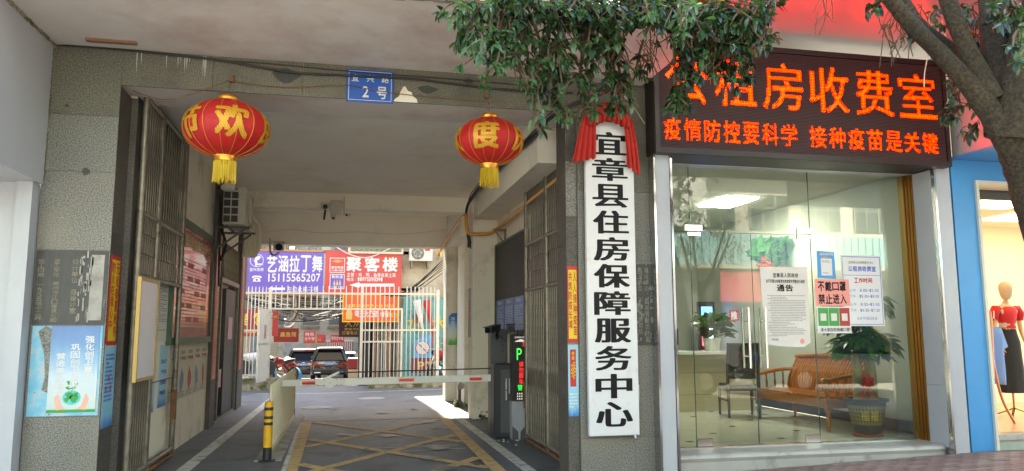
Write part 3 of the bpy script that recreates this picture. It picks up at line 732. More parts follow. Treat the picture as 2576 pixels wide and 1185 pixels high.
# ================= blue number plate =================
npl = thing('number_plate', 'blue enamel street number plate with white characters on the lintel', 'sign', (.17, 7.58, 3.8))
O = Vector((-.07, 7.585, 3.8)); slab(O, UX, UZ, .47, .345, .01).build('plate', signblue, npl, .003)
m = MB()
for (a, b, c, d) in ((.02, .45, .02, .025), (.02, .45, .32, .325), (.02, .025, .02, .325), (.445, .45, .02, .325)): rect(m, O+UX*a+UZ*c, UX, UZ, b-a, d-c, .001)
m.build('border', whitep, npl)
m = MB()
for i, c in enumerate('宜兴路'): glyph(m, c, O+Vector((.05+i*.15, 0, .215)), UX, UZ, .072, .075, .01, lift=.0012)
glyph(m, '2', O+Vector((.16, 0, .055)), UX, UZ, .06, .11, .03, lift=.0012); glyph(m, '号', O+Vector((.305, 0, .045)), UX, UZ, .1, .125, .02, lift=.0012)
m.build('lettering', whitep, npl)

# ================= dark stone plaques =================
def plaque(name, label, x0, x1, z0, z1, cols, m_txt):
    t = thing(name, label, 'plaque', ((x0+x1)/2, 7.6, z0)); O = Vector((x0, 7.592, z0))
    slab(O, UX, UZ, x1-x0, z1-z0, .012).build('stone', slate, t)
    m = MB()
    for (cx, top, s, ww, hh) in cols: column(m, s, O+UX*cx+UZ*top, UX, UZ, ww, hh, .008, lift=.001)
    m.build('lettering', m_txt, t); return t
pq = plaque('stone_plaque', 'dark stone plaque with faded building inscription in columns on the left pillar', -2.78, -2.18, 1.56, 2.235,
       [(.46, .6, '房产公司办公楼', .075, .54), (.3, .6, '设计单位 县设计室', .055, .5), (.15, .6, '施工单位 郴州市江口建筑公司', .05, .58), (.02, .6, '竣工日期 一九九五年十二月', .05, .56)], plaquep)
MB().box(-2.68+.36, -2.68+.47, 7.588, 7.5905, 1.6, 2.2).build('pale_strip', concrete, pq)
m = MB(); rd = random.Random(1)
for k in range(40):
    x = rd.uniform(-2.42, -2.3); z = rd.uniform(1.58, 2.2); m.box(x, x+rd.uniform(.004, .02), 7.586, 7.589, z, z+rd.uniform(.02, .12))
m.build('dried_glue', concrete, pq)
pq2 = plaque('stone_plaque', 'scratched dark stone plaque on the pillar right of the white name board', 2.98, 3.18, 1.34, 2.2,
       [(.105, .83, '建设单位 县房管所设计室', .05, .8), (.03, .83, '施工单位 下寨乡建筑队', .05, .72)], plaquep)
m = MB()
for k in range(60):
    x = rd.uniform(2.98, 3.16); z = rd.uniform(1.36, 2.6); m.box(x, x+rd.uniform(.004, .02), 7.586, 7.589, z, z+rd.uniform(.01, .06))
m.build('torn_paper_bits', greyp, pq2)

# ================= posters =================
NX = Vector((-1, 0, 0)); PY = Vector((0, 1, 0)); NY = Vector((0, -1, 0))
def vgrad(name, stops, axis='Z'):
    m = bpy.data.materials.new(name); m.use_nodes = True; n, l = m.node_tree.nodes, m.node_tree.links
    tc = n.new('ShaderNodeTexCoord'); sp = n.new('ShaderNodeSeparateXYZ'); l.new(tc.outputs['Generated'], sp.inputs[0])
    nz = n.new('ShaderNodeTexNoise'); nz.inputs['Scale'].default_value = 5; nz.inputs['Detail'].default_value = 5
    l.new(tc.outputs['Generated'], nz.inputs['Vector'])
    ad = n.new('ShaderNodeMath'); ad.operation = 'MULTIPLY_ADD'; l.new(nz.outputs['Fac'], ad.inputs[0]); ad.inputs[1].default_value = .22; l.new(sp.outputs[2], ad.inputs[2])
    sb = n.new('ShaderNodeMath'); sb.operation = 'SUBTRACT'; l.new(ad.outputs[0], sb.inputs[0]); sb.inputs[1].default_value = .11
    r = n.new('ShaderNodeValToRGB'); e = r.color_ramp.elements
    e[0].position, e[0].color = stops[0][0], (*stops[0][1], 1); e[1].position, e[1].color = stops[-1][0], (*stops[-1][1], 1)
    for p, c in stops[1:-1]: k = e.new(p); k.color = (*c, 1)
    l.new(sb.outputs[0], r.inputs[0]); l.new(r.outputs[0], n['Principled BSDF'].inputs['Base Color']); n['Principled BSDF'].inputs['Roughness'].default_value = .35
    return m
sky_print = vgrad('poster_sky', [(0, (.45, .58, .55)), (.18, (.55, .6, .6)), (.42, (.5, .6, .66)), (.6, (.24, .42, .6)), (.8, (.13, .27, .5)), (1, (.1, .2, .42))])
pale_blue = vgrad('poster_pale_blue', [(0, (.03, .16, .5)), (.12, (.2, .5, .68)), (.5, (.3, .6, .74)), (1, (.28, .52, .65))])
cyan_old = mat('poster_cyan', (.1, .42, .62), .5, c2=(.3, .55, .65), sc_=6, stain=(.45, .48, .5), stsc=6, stamt=(.52, .62))
t = poster('old_poster', 'torn cyan poster remains behind the health slogan on the left pillar', 'poster', (-2.77, 7.6, .75), UX, UZ, .58, .8, cyan_old)
m = MB(); m.prism([(-2.6, 7.5955, .95), (-2.6, 7.5955, 1.52), (-2.66, 7.5955, 1.55), (-2.72, 7.5955, 1.5), (-2.66, 7.5955, 1.3), (-2.64, 7.5955, 1.1), (-2.66, 7.5955, .98)], (0, -.001, 0)); m.build('torn_gap', granite, t)
t = poster('health_poster', 'blue sky poster with three white columns of slogan and a small green globe', 'poster', (-2.61, 7.594, .78), UX, UZ, .4, .77, sky_print)
m = MB(); O = Vector((-2.61, 7.594, .78))
for (cx, top, s, hh) in ((.285, .68, '强化创卫意识', .4), (.17, .61, '巩固创卫成果', .4), (.055, .53, '营造美好家园', .38)): column(m, s, O+UX*cx+UZ*top, UX, UZ, .075, hh, .02, lift=.0045)
m.build('lettering', whitep, t)
gm = mat('print_green', (.03, .3, .06), .5)
m = MB(); m.add([O+UX*(.2+.075*cos(a))+UZ*(.13+.065*sin(a))+NY*.0045 for a in [2*pi*k/24 for k in range(24)]], [tuple(range(24))]); m.build('globe_print', mat('print_teal', (.06, .5, .5), .5), t)
m = MB()
for (cx, cz, r) in ((.18, .15, .03), (.22, .12, .035), (.16, .11, .02), (.235, .16, .018)):
    m.add([O+UX*(cx+r*cos(a)*(1+.3*sin(3*a)))+UZ*(cz+r*sin(a))+NY*.005 for a in [2*pi*k/14 for k in range(14)]], [tuple(range(14))])
for (x0, z0, dx, dz) in ((.2, .23, .05, .03), (.2, .24, -.05, .04), (.2, .2, .035, .05), (.2, .21, -.06, .01)):
    p = O+UX*x0+UZ*z0+NY*.005; d = Vector((dx, 0, dz)); q = Vector((-dz, 0, dx))*.35; m.add([p, p+d*.5-q*.8, p+d, p+d*.5+q*.8], [(0, 1, 2, 3)])
m.box(-2.412, -2.408, 7.588, 7.5885, .93, 1.02); rect(m, O+UX*.0+UZ*.0, UX, UZ, .4, .025, .0045); m.build('leaf_print', gm, t)
m = MB()
for s_ in (-1, 1): m.add([O+UX*(.2+s_*a)+UZ*b+NY*.0055 for a, b in ((.12, .02), (.14, .12), (.115, .17), (.1, .12), (.085, .06), (.04, .03))], [tuple(range(6))])
m.build('hand_print', mat('print_skin', (.75, .4, .3), .5), t)
# yellow and red slogan strips
def slogan(label, O, u, w, h, right, left, grp=None):
    t = poster('slogan_sign', label, 'sign', O, u, UZ, w, h, redp, .004, grp)
    m = MB(); e_ = min(.03, w*.1); rect(m, Vector(O)+u*e_+UZ*.04, u, UZ, w-2*e_, h-.08, .005); m.build('yellow_panel', yellowp, t)
    m = MB(); cw = (w-2*e_)*.4
    column(m, right, Vector(O)+u*(w-e_*1.25-cw)+UZ*(h-.06), u, UZ, cw, h-.13, .02, lift=.006)
    column(m, left, Vector(O)+u*(e_*1.25)+UZ*(h-.06 if len(left) > 4 else h-.1), u, UZ, cw, h-.2, .02, lift=.006)
    m.build('lettering', mat('print_darkred', (.5, .02, .02), .5), t)
slogan('red bordered yellow fire prevention slogan strip on the left passage jamb', Vector((-2.168, 7.63, 1.37)), PY, .3, .84, '无论春夏秋冬', '防火在我心中')
slogan('red bordered yellow vaccination slogan strip on the pillar right of the gate', Vector((2.243, 7.637, 1.37)), UX, .112, .8, '人人接种疫苗', '共筑防疫长城')
t = poster('blue_notice', 'pale blue notice with darker blue foot on the left passage jamb', 'notice', (-2.168, 7.62, .62), PY, UZ, .34, .76, pale_blue)
m = MB(); rd = random.Random(4); smallprint(m, (-2.164, 7.66, .85), PY, UZ, .24, .45, 12, rd); m.build('lettering', bluep, t)
m = MB()
for k in range(3): rect(m, Vector((-2.163, 7.68+.07*k, .95+.09*(k % 2))), PY, UZ, .035, .05, .001)
m.build('small_pictures', redp, t)
t = poster('blue_notice', 'pale blue notice with a small red picture below the vaccination slogan', 'notice', (2.243, 7.637, .62), UX, UZ, .112, .73, pale_blue)
m = MB(); rect(m, (2.262, 7.633, .92), UX, UZ, .065, .38, .001); m.build('red_picture', redp, t)
m = MB(); 
for a in range(26):
    th_ = a*2.4; r_ = .004*math.sqrt(a)*1.1; c_ = Vector((2.295+r_*cos(th_)*1.2, 7.6315, 1.08+r_*sin(th_)*4)); rect(m, c_, UX, UZ, .008, .016, .0)
column(m, '传统', Vector((2.28, 7.6318, 1.28)), UX, UZ, .03, .09, .02); m.build('gold_print', yellowp, t)
m = MB(); smallprint(m, (2.255, 7.633, .7), UX, UZ, .09, .16, 5, rd); m.build('lettering', whitep, t)

# wall notices on the left passage wall (X=-2.12)
LX = -2.118
t = poster('paper_notice', 'tall white paper notice of small print seen through the left gate', 'notice', (LX, 8.95, 1.38), PY, UZ, .85, .85, paperm)
m = MB(); line(m, '通告', (LX+.004, 9.2, 2.1), PY, UZ, .07, .02); smallprint(m, (LX+.003, 9.03, 1.5), PY, UZ, .68, .55, 22, rd); m.build('lettering', greyp, t)
t = poster('blue_notice', 'pale blue notice low on the wall just behind the gate pole', 'notice', (LX, 8.9, .6), PY, UZ, .42, .72, pale_blue)
m = MB(); smallprint(m, (LX+.003, 8.95, .9), PY, UZ, .3, .3, 6, rd); m.build('lettering', redp, t)
t = poster('blue_notice', 'second pale blue notice low on the wall beside the gate end', 'notice', (LX, 9.5, .62), PY, UZ, .42, .72, pale_blue)
m = MB()
for k, s in enumerate(('国有房产', '严禁转租', '违规收回', '举报有奖')): line(m, s, (LX+.004, 9.57, 1.12-.12*k), PY, UZ, .05, .01, width=.28)
m.build('lettering', bluep, t)
nbm = mat('notice_red', (.5, .035, .03), .22, coat=.6)
t = thing('notice_board', 'large red notice board in a green frame on the left passage wall', 'notice board', (LX, 10.9, 1.33))
MB().box(-2.12, -2.07, 9.75, 12.55, 1.33, 1.42).box(-2.12, -2.07, 9.75, 12.55, 2.86, 2.95).box(-2.12, -2.07, 9.75, 9.85, 1.42, 2.86).box(-2.12, -2.07, 12.45, 12.55, 1.42, 2.86).build('frame', green_frame, t)
MB().box(-2.12, -2.095, 9.85, 12.45, 1.42, 2.86).build('panel', nbm, t)
m = MB(); line(m, '廉租房公租房政策公开栏', (-2.093, 10.0, 2.6), PY, UZ, .17, .02, width=2.3); m.build('lettering', goldp, t)
m = MB(); rect(m, (-2.094, 10.1, 1.55), PY, UZ, 2.1, .95); m.build('inner_sheet', mat('print_pink', (.72, .32, .28), .3, coat=.5), t)
m = MB()
for c in range(4):
    for r in range(5):
        if (c+r) % 3: rect(m, (-2.0925, 10.2+c*.5, 1.62+r*.18), PY, UZ, .36, .07)
m.build('text_box', redp, t)
m = MB(); smallprint(m, (-2.092, 10.15, 1.57), PY, UZ, 1.95, .9, 20, rd, .3); m.build('small_lettering', mat('print_dimred', (.4, .12, .1), .5), t)
t = poster('long_poster', 'long cream poster sheet of small pictures under the red notice board', 'poster', (LX, 9.98, .62), PY, UZ, 2.55, .7, mat('poster_cream', (.62, .58, .45), .6, c2=(.55, .52, .4), sc_=3))
m = MB(); n_ = MB(); b_ = MB()
for k in range(5):
    y0 = 10.05+.5*k
    line(n_, '公租房', (LX+.004, y0+.05, 1.2), PY, UZ, .05, .01, width=.3); line(m, '严禁转租', (LX+.004, y0+.05, 1.12), PY, UZ, .05, .01, width=.34)
    pts = [(y0+.2+.1*cos(a)*(1+.3*sin(2*a+k)), .86+.15*sin(a)*(1+.2*cos(3*a))) for a in [2*pi*j/12 for j in range(12)]]
    (b_ if k % 2 else m).add([(LX+.0045, y, z) for y, z in pts], [tuple(range(12))])
    smallprint(n_, (LX+.003, y0, .64), PY, UZ, .4, .08, 3, rd)
m.build('red_print', redp, t); n_.build('lettering', greyp, t); b_.build('blue_print', mat('print_slateblue', (.12, .17, .32), .5), t)
# couplet strips by the guard door
for (yy, s, lab) in ((12.62, '五谷丰登全家得人心', 'red couplet strip on the pier before the guard room door'), (15.6, '春满人间福满门', 'red couplet strip on the pier past the guard room door')):
    t = thing('couplet_strip', lab, 'couplet', (-2.05, yy, .7), 'door couplets'); MB().box(-2.058, -2.052, yy+.03, yy+.37, .75, 3.05).build('paper', mat('couplet_red', (.55, .03, .025), .3, c2=(.62, .06, .04), sc_=8), t)
    m = MB(); column(m, s, (-2.05, yy+.1, 2.95), PY, UZ, .2, 2.1, .03); m.build('lettering', goldp, t)
# guard room door opening and grille
gd = thing('guard_room_door', 'dark doorway of the guard room with metal frame and barred window above', 'door', (-2.1, 14.2, 0))
MB().box(-2.16, -2.08, 13.42, 13.5, .04, 2.32).box(-2.16, -2.08, 15.42, 15.5, .04, 2.32).box(-2.16, -2.08, 13.42, 15.5, 2.32, 2.4).build('frame', gatem, gd)
bme_ = meshof(MB().tube([(0, 0, 0), (0, 0, .62)], .012, 6), gatem, name='bar')
for k in range(14): piece('bar', bme_, gd, (-2.11, 13.5+k*.15, 2.4))
MB().box(-2.2, -2.12, 14.2, 15.4, .05, 2.25).build('open_door_leaf', blackm, gd)
MB().box(-2.2, -2.09, 13.3, 15.5, 0, .04).build('threshold', gatem, gd)
MB().box(-2.115, -2.11, 14.5, 15.0, 1.35, 1.75).build('taped_note', mat('note_pink', (.6, .3, .3), .6), gd)
MB().box(-2.5, -2.35, 13.05, 13.4, 0, 2.9).build('inner_side', blackm, gd)
t = thing('waste_bin', 'black bin with a pink note inside the guard room doorway', 'bin', (-2.3, 13.75, 0))
MB().lathe([(.0, 0), (.13, 0), (.16, .55), (.17, .57), (.12, .7), (.05, .75), (0, .75)], (-2.28, 13.8, 0), 16).build('body', blackm, t)
MB().box(-2.12, -2.11, 13.7, 13.95, .55, .85).build('note', MATS['note_pink'], t)
# framed blank white board hung on the left gate
t = thing('framed_board', 'blank pinkish white board in a thin gold frame hung on the left gate', 'board', (-1.97, 8.15, 1.05))
O = Vector((-1.95, 7.83, 1.04)); MB().box(-1.975, -1.952, 7.83, 8.53, 1.04, 2.0).build('panel', mat('board_pinkwhite', (.62, .58, .62), .35), t)
MB().box(-1.975, -1.94, 7.81, 7.84, 1.02, 2.02).box(-1.975, -1.94, 8.52, 8.55, 1.02, 2.02).box(-1.975, -1.94, 7.84, 8.52, 1.02, 1.05).box(-1.975, -1.94, 7.84, 8.52, 1.99, 2.02).build('frame', mat('frame_gilt', (.42, .27, .08), .4, .3), t)
# right wall black board with blue sheets
t = thing('notice_board', 'black notice board with three blue sheets on the right passage wall', 'notice board', (2.5, 11.8, 1.5))
MB().box(2.47, 2.52, 10.5, 12.75, 1.48, 2.92).build('panel', mat('blackboard', (.015, .015, .014), .6, c2=(.03, .028, .024), sc_=3), t)
MB().box(2.455, 2.52, 10.46, 10.5, 1.45, 2.95).box(2.455, 2.52, 12.75, 12.79, 1.45, 2.95).box(2.455, 2.52, 10.5, 12.75, 1.44, 1.48).box(2.455, 2.52, 10.5, 12.75, 2.92, 2.96).build('frame', green_frame, t)
m = MB(); n_ = MB()
for k in range(3):
    rect(m, (2.466, 12.68-k*.7, 1.5), NY, UZ, .66, .5); smallprint(n_, (2.464, 12.62-k*.7, 1.52), NY, UZ, .54, .36, 14, rd, .35); line(n_, '政策解读', (2.463, 12.5-k*.7, 1.92), NY, UZ, .05, .01, width=.3)
m.build('blue_sheet', mat('sheet_blue', (.05, .17, .5), .4), t); n_.build('lettering', whitep, t)
# pillar posters
hb = vgrad('poster_hexblue', [(0, (.05, .35, .08)), (.16, (.2, .6, .15)), (.24, (.7, .78, .6)), (.5, (.6, .78, .85)), (.75, (.04, .3, .7)), (1, (.02, .15, .5))])
Yp = 16.297; a_ = at(1128, 868, Yp); b_ = at(1165, 788, Yp)
t = thing('health_poster', 'blue to green health slogan poster with clipped corners on the rear column', 'poster', (a_.x, Yp, a_.z))
x0, x1, z0, z1 = a_.x, b_.x, a_.z, b_.z; c_ = .07
MB().prism([(x0, Yp, z0), (x1, Yp, z0), (x1, Yp, z1-c_), (x1-c_, Yp, z1), (x0+c_, Yp, z1), (x0, Yp, z1-c_)], (0, -.004, 0)).build('sheet', hb, t)
m = MB(); column(m, '改善环境卫生', (x1-.13, Yp-.005, z1-.08), UX, UZ, .08, .5, .02); column(m, '享受健康人生', (x0+.06, Yp-.005, z1-.08), UX, UZ, .08, .5, .02); m.build('lettering', whitep, t)
t = poster('side_poster', 'faded blue poster on the narrow side face of the painted column', 'poster', (2.088, 13.33, 1.38), NY, UZ, .28, .86, mat('poster_faded', (.16, .25, .3), .5, c2=(.3, .3, .25), sc_=5))
m = MB(); smallprint(m, (2.083, 13.3, 1.55), NY, UZ, .2, .5, 8, rd); m.build('lettering', redp, t)
# ================= lanterns =================
def lantern(c, R, chars, label, wirez, dz):
    t = thing('lantern', label, 'lantern', (c[0], c[1], c[2]), 'red lanterns')
    Hh = R*.7; n = 96
    prof = []
    for k in range(25):
        a = -pi/2+pi*k/24; rr = R*cos(a); prof.append((max(rr, R*.24), Hh*sin(a)))
    m = MB(); vs = []
    for r, z in prof:
        for k in range(n):
            a = 2*pi*k/n; f = 1-.022*abs(sin(a*8))**.5*0 - .018*(1-abs(cos(a*8)))*(r/R)
            vs.append((c[0]+r*f*cos(a), c[1]+r*f*sin(a), c[2]+z))
    q = len(prof); m.add(vs, [(i*n+k, i*n+(k+1) % n, (i+1)*n+(k+1) % n, (i+1)*n+k) for i in range(q-1) for k in range(n)]); m.smooth = True
    m.build('body', lanred, t)
    for k in range(16):      # gold ribs on the seams
        a = pi*k/8; pts = [(c[0]+(r*1.004+.001)*cos(a), c[1]+(r*1.004+.001)*sin(a), c[2]+z) for r, z in prof]
        MB().tube(pts, .0022, 4, False).build('rib', langold, t)
    MB().lathe([(R*.27, Hh-.035), (R*.285, Hh-.02), (R*.25, Hh), (R*.26, Hh+.02), (R*.22, Hh+.045), (R*.1, Hh+.05), (0, Hh+.05)], c, 28).build('top_cap', lanbrass, t)
    MB().lathe([(R*.23, -Hh-.045), (R*.27, -Hh-.04), (R*.26, -Hh-.005), (R*.29, -Hh+.02), (R*.24, -Hh+.04)], c, 28).build('bottom_cap', lanbrass, t)
    m = MB(); rd = random.Random(int(R*1000))
    for ring, rr in ((64, .255), (40, .2)):
        for k in range(ring):
            a = 2*pi*k/ring+rd.uniform(-.02, .02); x, y = c[0]+R*rr*cos(a), c[1]+R*rr*sin(a); L = .2*R/.4+rd.uniform(-.045, .012)
            z0 = c[2]-Hh-.04; dx, dy = rd.uniform(-.01, .01), rd.uniform(-.01, .01)
            m.tube([(x, y, z0), (x+dx*.4, y+dy*.4, z0-L*.5), (x+dx, y+dy, z0-L)], .0032, 3, False)
    m.build('tassel', tassel, t)
    # wrapped characters
    for (ch, ang, ww, hh, inner) in chars:
        N = 46; g = raster(ch, .065, N, N); m = MB(); mr = MB()
        for j in range(N):
            for i in range(N):
                if g[j, i]:
                    def P(ii, jj, o=.006):
                        th_ = ang+(ii/N-.5)*ww; zz = (jj/N-.5)*hh; s_ = max(.05, 1-(zz/Hh)**2)**.5
                        return (c[0]+(R*s_+o)*cos(th_), c[1]+(R*s_+o)*sin(th_), c[2]+zz)
                    stripe = (int(i*1.0+2.2*sin(j*.3)+j) % 4 == 0)
                    (mr if stripe else m).add([P(i, j), P(i+1, j), P(i+1, j+1), P(i, j+1)], [(0, 1, 2, 3)])
        m.build('gold_character', langold, t); mr.build('gold_character_line', mat('lantern_darkgold', (.5, .16, .02), .5) if 'lantern_darkgold' not in MATS else MATS['lantern_darkgold'], t)
    MB().tube([(c[0], c[1], c[2]+Hh+.04), (c[0]+.004, c[1]+.01, (c[2]+Hh+wirez)/2), (c[0], 7.585, wirez)], .004, 6).build('hanging_wire', rust, t)
    MB().box(c[0]-.02, c[0]+.02, 7.57, 7.6, wirez-.02, wirez+.05).build('hook', rust, t)
L1 = at(570, 325, 7.42); L2 = at(1231, 357, 7.42)
va = math.atan2(-L1.y, -L1.x)
lantern((L1.x, L1.y, L1.z), .395, [('欢', va+.12, .78, .3, ''), ('节', va-1.0, .7, .3, ''), ('度', va+1.25, .6, .3, '')], 'red lantern with gold character hanging left of the blue number plate', 3.94, 0)
va = math.atan2(-L2.y, -L2.x)
lantern((L2.x, L2.y, L2.z), .35, [('度', va-.1, .78, .27, ''), ('庆', va+1.1, .6, .27, ''), ('欢', va-1.3, .6, .27, '')], 'smaller looking red lantern with gold character under the leaves near the name board', 3.94, 0)

# ================= folding gates =================
def gate(name, label, X, secs, sgn, ylatch):
    t = thing(name, label, 'gate', (X, (secs[0][0]+secs[-1][1])/2, 0))
    R_ = [.1, 2.05, 2.68, 3.84]
    cache = {}
    def tubeme(L, r, n=8):
        k = (round(L, 3), r)
        if k not in cache: cache[k] = meshof(MB().tube([(0, 0, 0), (0, 0, L)], r*.68, n), gatem, name='bar')
        return cache[k]
    cap = meshof(MB().tube([(0, 0, 0), (0, 0, .06)], .03, 8), gatem)
    plate = meshof(MB().prism([(0, -.024, 0), (0, 0, .16), (0, .024, 0), (0, .024, -.12), (0, 0, -.28), (0, -.024, -.12)], (.006, 0, 0)), gatem, name='plate')
    flat = meshof(MB().box(-.004, .004, -.024, .024, 0, .19), gatem, .001, name='short_plate')
    for (a, b, n, lower) in secs:
        for y in (a, b): MB().tube([(X, y, .06), (X, y, 3.86)], .033, 12).build('post', gatem, t)
        for i, z in enumerate(R_): MB().tube([(X, a, z), (X, b, z)], .027 if i else .03, 10).build('rail', gatem, t)
        st = (b-a)/(n+1)
        for k in range(n):
            y = a+st*(k+1)
            piece('bar', tubeme(1.16, .012), t, (X, y, 2.68))
            piece('plate', plate, t, (X+.014*sgn, y, 3.35))
            if lower:
                piece('bar', tubeme(1.95, .013), t, (X, y, .1)); piece('plate', plate, t, (X+.014*sgn, y, .93))
            for r_ in range(3): piece('short_plate', flat, t, (X+.002*r_, y-(st/2 if r_ == 1 else 0), 2.08+.2*r_))
        if not lower: MB().tube([(X, a, .95), (X, b, .95)], .006, 6).build('wire_tie', rust, t)
    MB().box(X-.02, X+.05*sgn, ylatch-.012, ylatch+.012, .45, .8).tube([(X, ylatch-.04, .78), (X, ylatch-.14, .78)], .008).build('latch_bolt', rust, t)
    m = MB().tube([(X, secs[0][0], .03), (X, secs[-1][1], .03)], .028, 8); m.build('roller_track', rust, t)
    return t
gate('folding_gate', 'tall grey steel folding gate leaf opened against the left passage wall', -2.04, [(8.03, 8.72, 7, True), (8.75, 9.98, 10, False)], 1, 9.9)
gate('folding_gate', 'tall rusty steel folding gate leaf opened along the right passage wall', 2.41, [(8.05, 9.08, 11, True), (9.1, 10.2, 11, True)], -1, 10.2)
# rusty staining on lower right gate is in its steel

# ================= bollards, picket barrier =================
def bollard(x, y, h, label, s=1.0):
    t = thing('bollard', label, 'bollard', (x, y, 0), 'yellow and black bollards')
    MB().lathe([(0, 0), (.1, 0), (.1, .012), (.05, .02), (.05, .16), (0, .16)], (x, y, 0), 20).build('black_base', mat('bollard_black', (.02, .02, .02), .5) if 'bollard_black' not in MATS else MATS['bollard_black'], t)
    MB().lathe([(.049, .16), (.049, h-.01), (.04, h), (0, h)], (x, y, 0), 20).build('post', mat('bollard_yellow', (.8, .42, .02), .4, c2=(.72, .36, .02), sc_=9) if 'bollard_yellow' not in MATS else MATS['bollard_yellow'], t)
    for z in (h-.1, h-.2, h-.27): MB().lathe([(.05, z), (.051, z), (.051, z+.035), (.05, z+.035)], (x, y, 0), 20).build('black_band', MATS['bollard_black'], t)
bollard(-.88, 9.42, .68, 'yellow and black striped bollard at the near end of the cream picket barrier')
bollard(-.915, 13.95, .82, 'yellow and black bollard at the far end of the cream picket barrier')
pf = thing('picket_barrier', 'cream picket lane divider receding behind the near striped bollard', 'barrier', (-.9, 11.5, 0))
for z in (.22, .62): MB().box(-.92, -.9, 9.55, 13.8, z, z+.05).build('rail', creamfence, pf)
pm = meshof(MB().tube([(0, 0, .08), (0, 0, .82), (0, 0, .85), (0, 0, .865)], [.018, .018, .012, .004], 8), creamfence, 0, 'picket')
for k in range(19): piece('picket', pm, pf, (-.885, 9.68+k*.226, 0), (radians(random.uniform(-1, 1)), 0, 0))
MB().box(-1.02, -.72, 9.4, 14.1, .0, .012).build('base_strip', concrete, pf)
MB().box(-.93, -.86, 9.6, 13.8, .012, .07).build('foot', creamfence, pf)

# ================= boom barrier =================
bb = thing('boom_barrier', 'dark parking barrier machine with a lowered white boom and red reflectors', 'barrier', (2.15, 10.8, 0))
dk = mat('barrier_dark', (.024, .025, .03), .45, c2=(.034, .035, .04), sc_=4); mg = mat('barrier_grey', (.075, .078, .085), .45)
MB().box(2.03, 2.34, 10.6, 10.95, 0, 1.03).build('cabinet', dk, bb, .02)
MB().box(2.12, 2.32, 10.592, 10.6, .08, .95).build('cabinet_door', mg, bb, .002)
O = Vector((2.19, 10.588, .52)); m = MB(); rect(m, O, UX, UZ, .1, .3); m.build('logo_patch', dk, bb)
m = MB(); glyph(m, 'P', O+Vector((.05, -.001, .1)), UX, UZ, .07, .2, .03)
glyph(m, 'PARKING SYSTEM', O+Vector((.0, -.001, .3)), -UZ, UX, .29, .022, .01); m.build('lettering', whitep, bb)
armm = mat('boom_white', (.68, .67, .63), .4, c2=(.72, .71, .67), sc_=6)
A0, A1 = Vector((2.06, 10.88, .82)), Vector((-.86, 10.9, .79)); Am = Vector((-.1, 10.88, .798))
MB().bar(A0, Am, .045, .098).build('boom', armm, bb, .006); MB().bar(Am, A1, .04, .09).build('boom_tip', armm, bb, .006)
for p in ((1.72, 1.9), (.72, .93)): MB().box(p[0], p[1], 10.852, 10.856, .79, .83).build('red_reflector', mat('reflector_red', (.75, .04, .02), .25) if 'reflector_red' not in MATS else MATS['reflector_red'], bb)
MB().tube([(-.59, 10.853, .793), (-.42, 10.853, .795)], .02, 10).build('red_reflector', MATS['reflector_red'], bb)
MB().box(-.42, -.03, 10.845, 10.91, .748, .848).build('hinge_plate', armm, bb, .01)
m = MB().tube([(-.22, 10.845, .79), (-.22, 10.835, .79)], .07, 24); m.build('hinge_disc', armm, bb)
m = MB()
for (x, z) in ((-.22, .79), (-.38, .76), (-.38, .83), (-.3, .76), (-.3, .83), (-.07, .76), (-.07, .83), (-.13, .76), (-.13, .83)): m.tube([(x, 10.846, z), (x, 10.83, z)], .007, 8)
m.build('bolt', greyp, bb)
MB().bar((-.32, 10.86, .83), (-.1, 10.86, .93), .02, .035).build('link_arm', armm, bb, .004)
MB().tube([(-.12, 10.86, .925), (2.08, 10.86, .955)], .009, 8).build('upper_rod', blackm, bb)
# ticket / camera column
cc = thing('camera_column', 'grey camera pole with two plate cameras and a lit black display beside the gate', 'parking column', (2.3, 10.7, 0))
MB().box(2.05, 2.3, 10.97, 11.2, 0, 1.52).build('rear_cabinet', mg, cc, .01)
m = MB()
for k in range(6): m.box(2.2, 2.24, 10.962, 10.97, 1.15+.035*k, 1.16+.035*k)
m.build('louvre', blackm, cc)
MB().box(2.25, 2.44, 10.42, 10.6, .0, .52).build('pedestal', mat('pedestal_grey', (.34, .35, .37), .35), cc, .008)
MB().prism([(2.25, 10.415, 0), (2.44, 10.415, 0), (2.44, 10.415, .19), (2.365, 10.415, .11), (2.365, 10.415, 0), (2.335, 10.415, 0), (2.335, 10.415, .11), (2.25, 10.415, .19)], (0, .004, 0)).build('pedestal_trim', mg, cc)
MB().box(2.25, 2.44, 10.42, 10.6, .52, 1.44).build('display_box', blackm, cc, .008)
O = Vector((2.255, 10.411, .52)); grn = emis('led_green', (.03, 1, .12), .25); rdl = emis('led_dimred', (1, .03, .03), .3)
m = MB(); glyph(m, 'P', O+Vector((.06, 0, .57)), UX, UZ, .07, .16, 0); glyph(m, '管', O+Vector((.07, 0, .15)), UX, UZ, .07, .08, 0); m.build('green_characters', grn, cc)
m = MB(); column(m, '请勿跟车', O+Vector((.09, 0, .55)), UX, UZ, .065, .32, 0); glyph(m, '2', O+Vector((.14, 0, .76)), UX, UZ, .03, .05, 0); m.build('red_characters', rdl, cc)
m = MB(); line(m, '高清智能识别', O+Vector((.03, 0, .87)), UX, UZ, .022, .01, width=.14)
car_ = [(0, 0), (.02, .015), (.05, .02), (.07, .033), (.11, .033), (.13, .018), (.14, .01), (.14, 0)]
m.add([O+Vector((.03+a, 0, .82+b)) for a, b in car_], [tuple(range(8))])
for i in range(3):
    for j in range(3): m.add([O+Vector((.07+i*.03+.009*cos(a), 0, .035+j*.036+.012*sin(a))) for a in [2*pi*k/10 for k in range(10)]], [tuple(range(10))])
m.build('white_marks', emis('mark_white', (1, 1, 1), .12), cc)
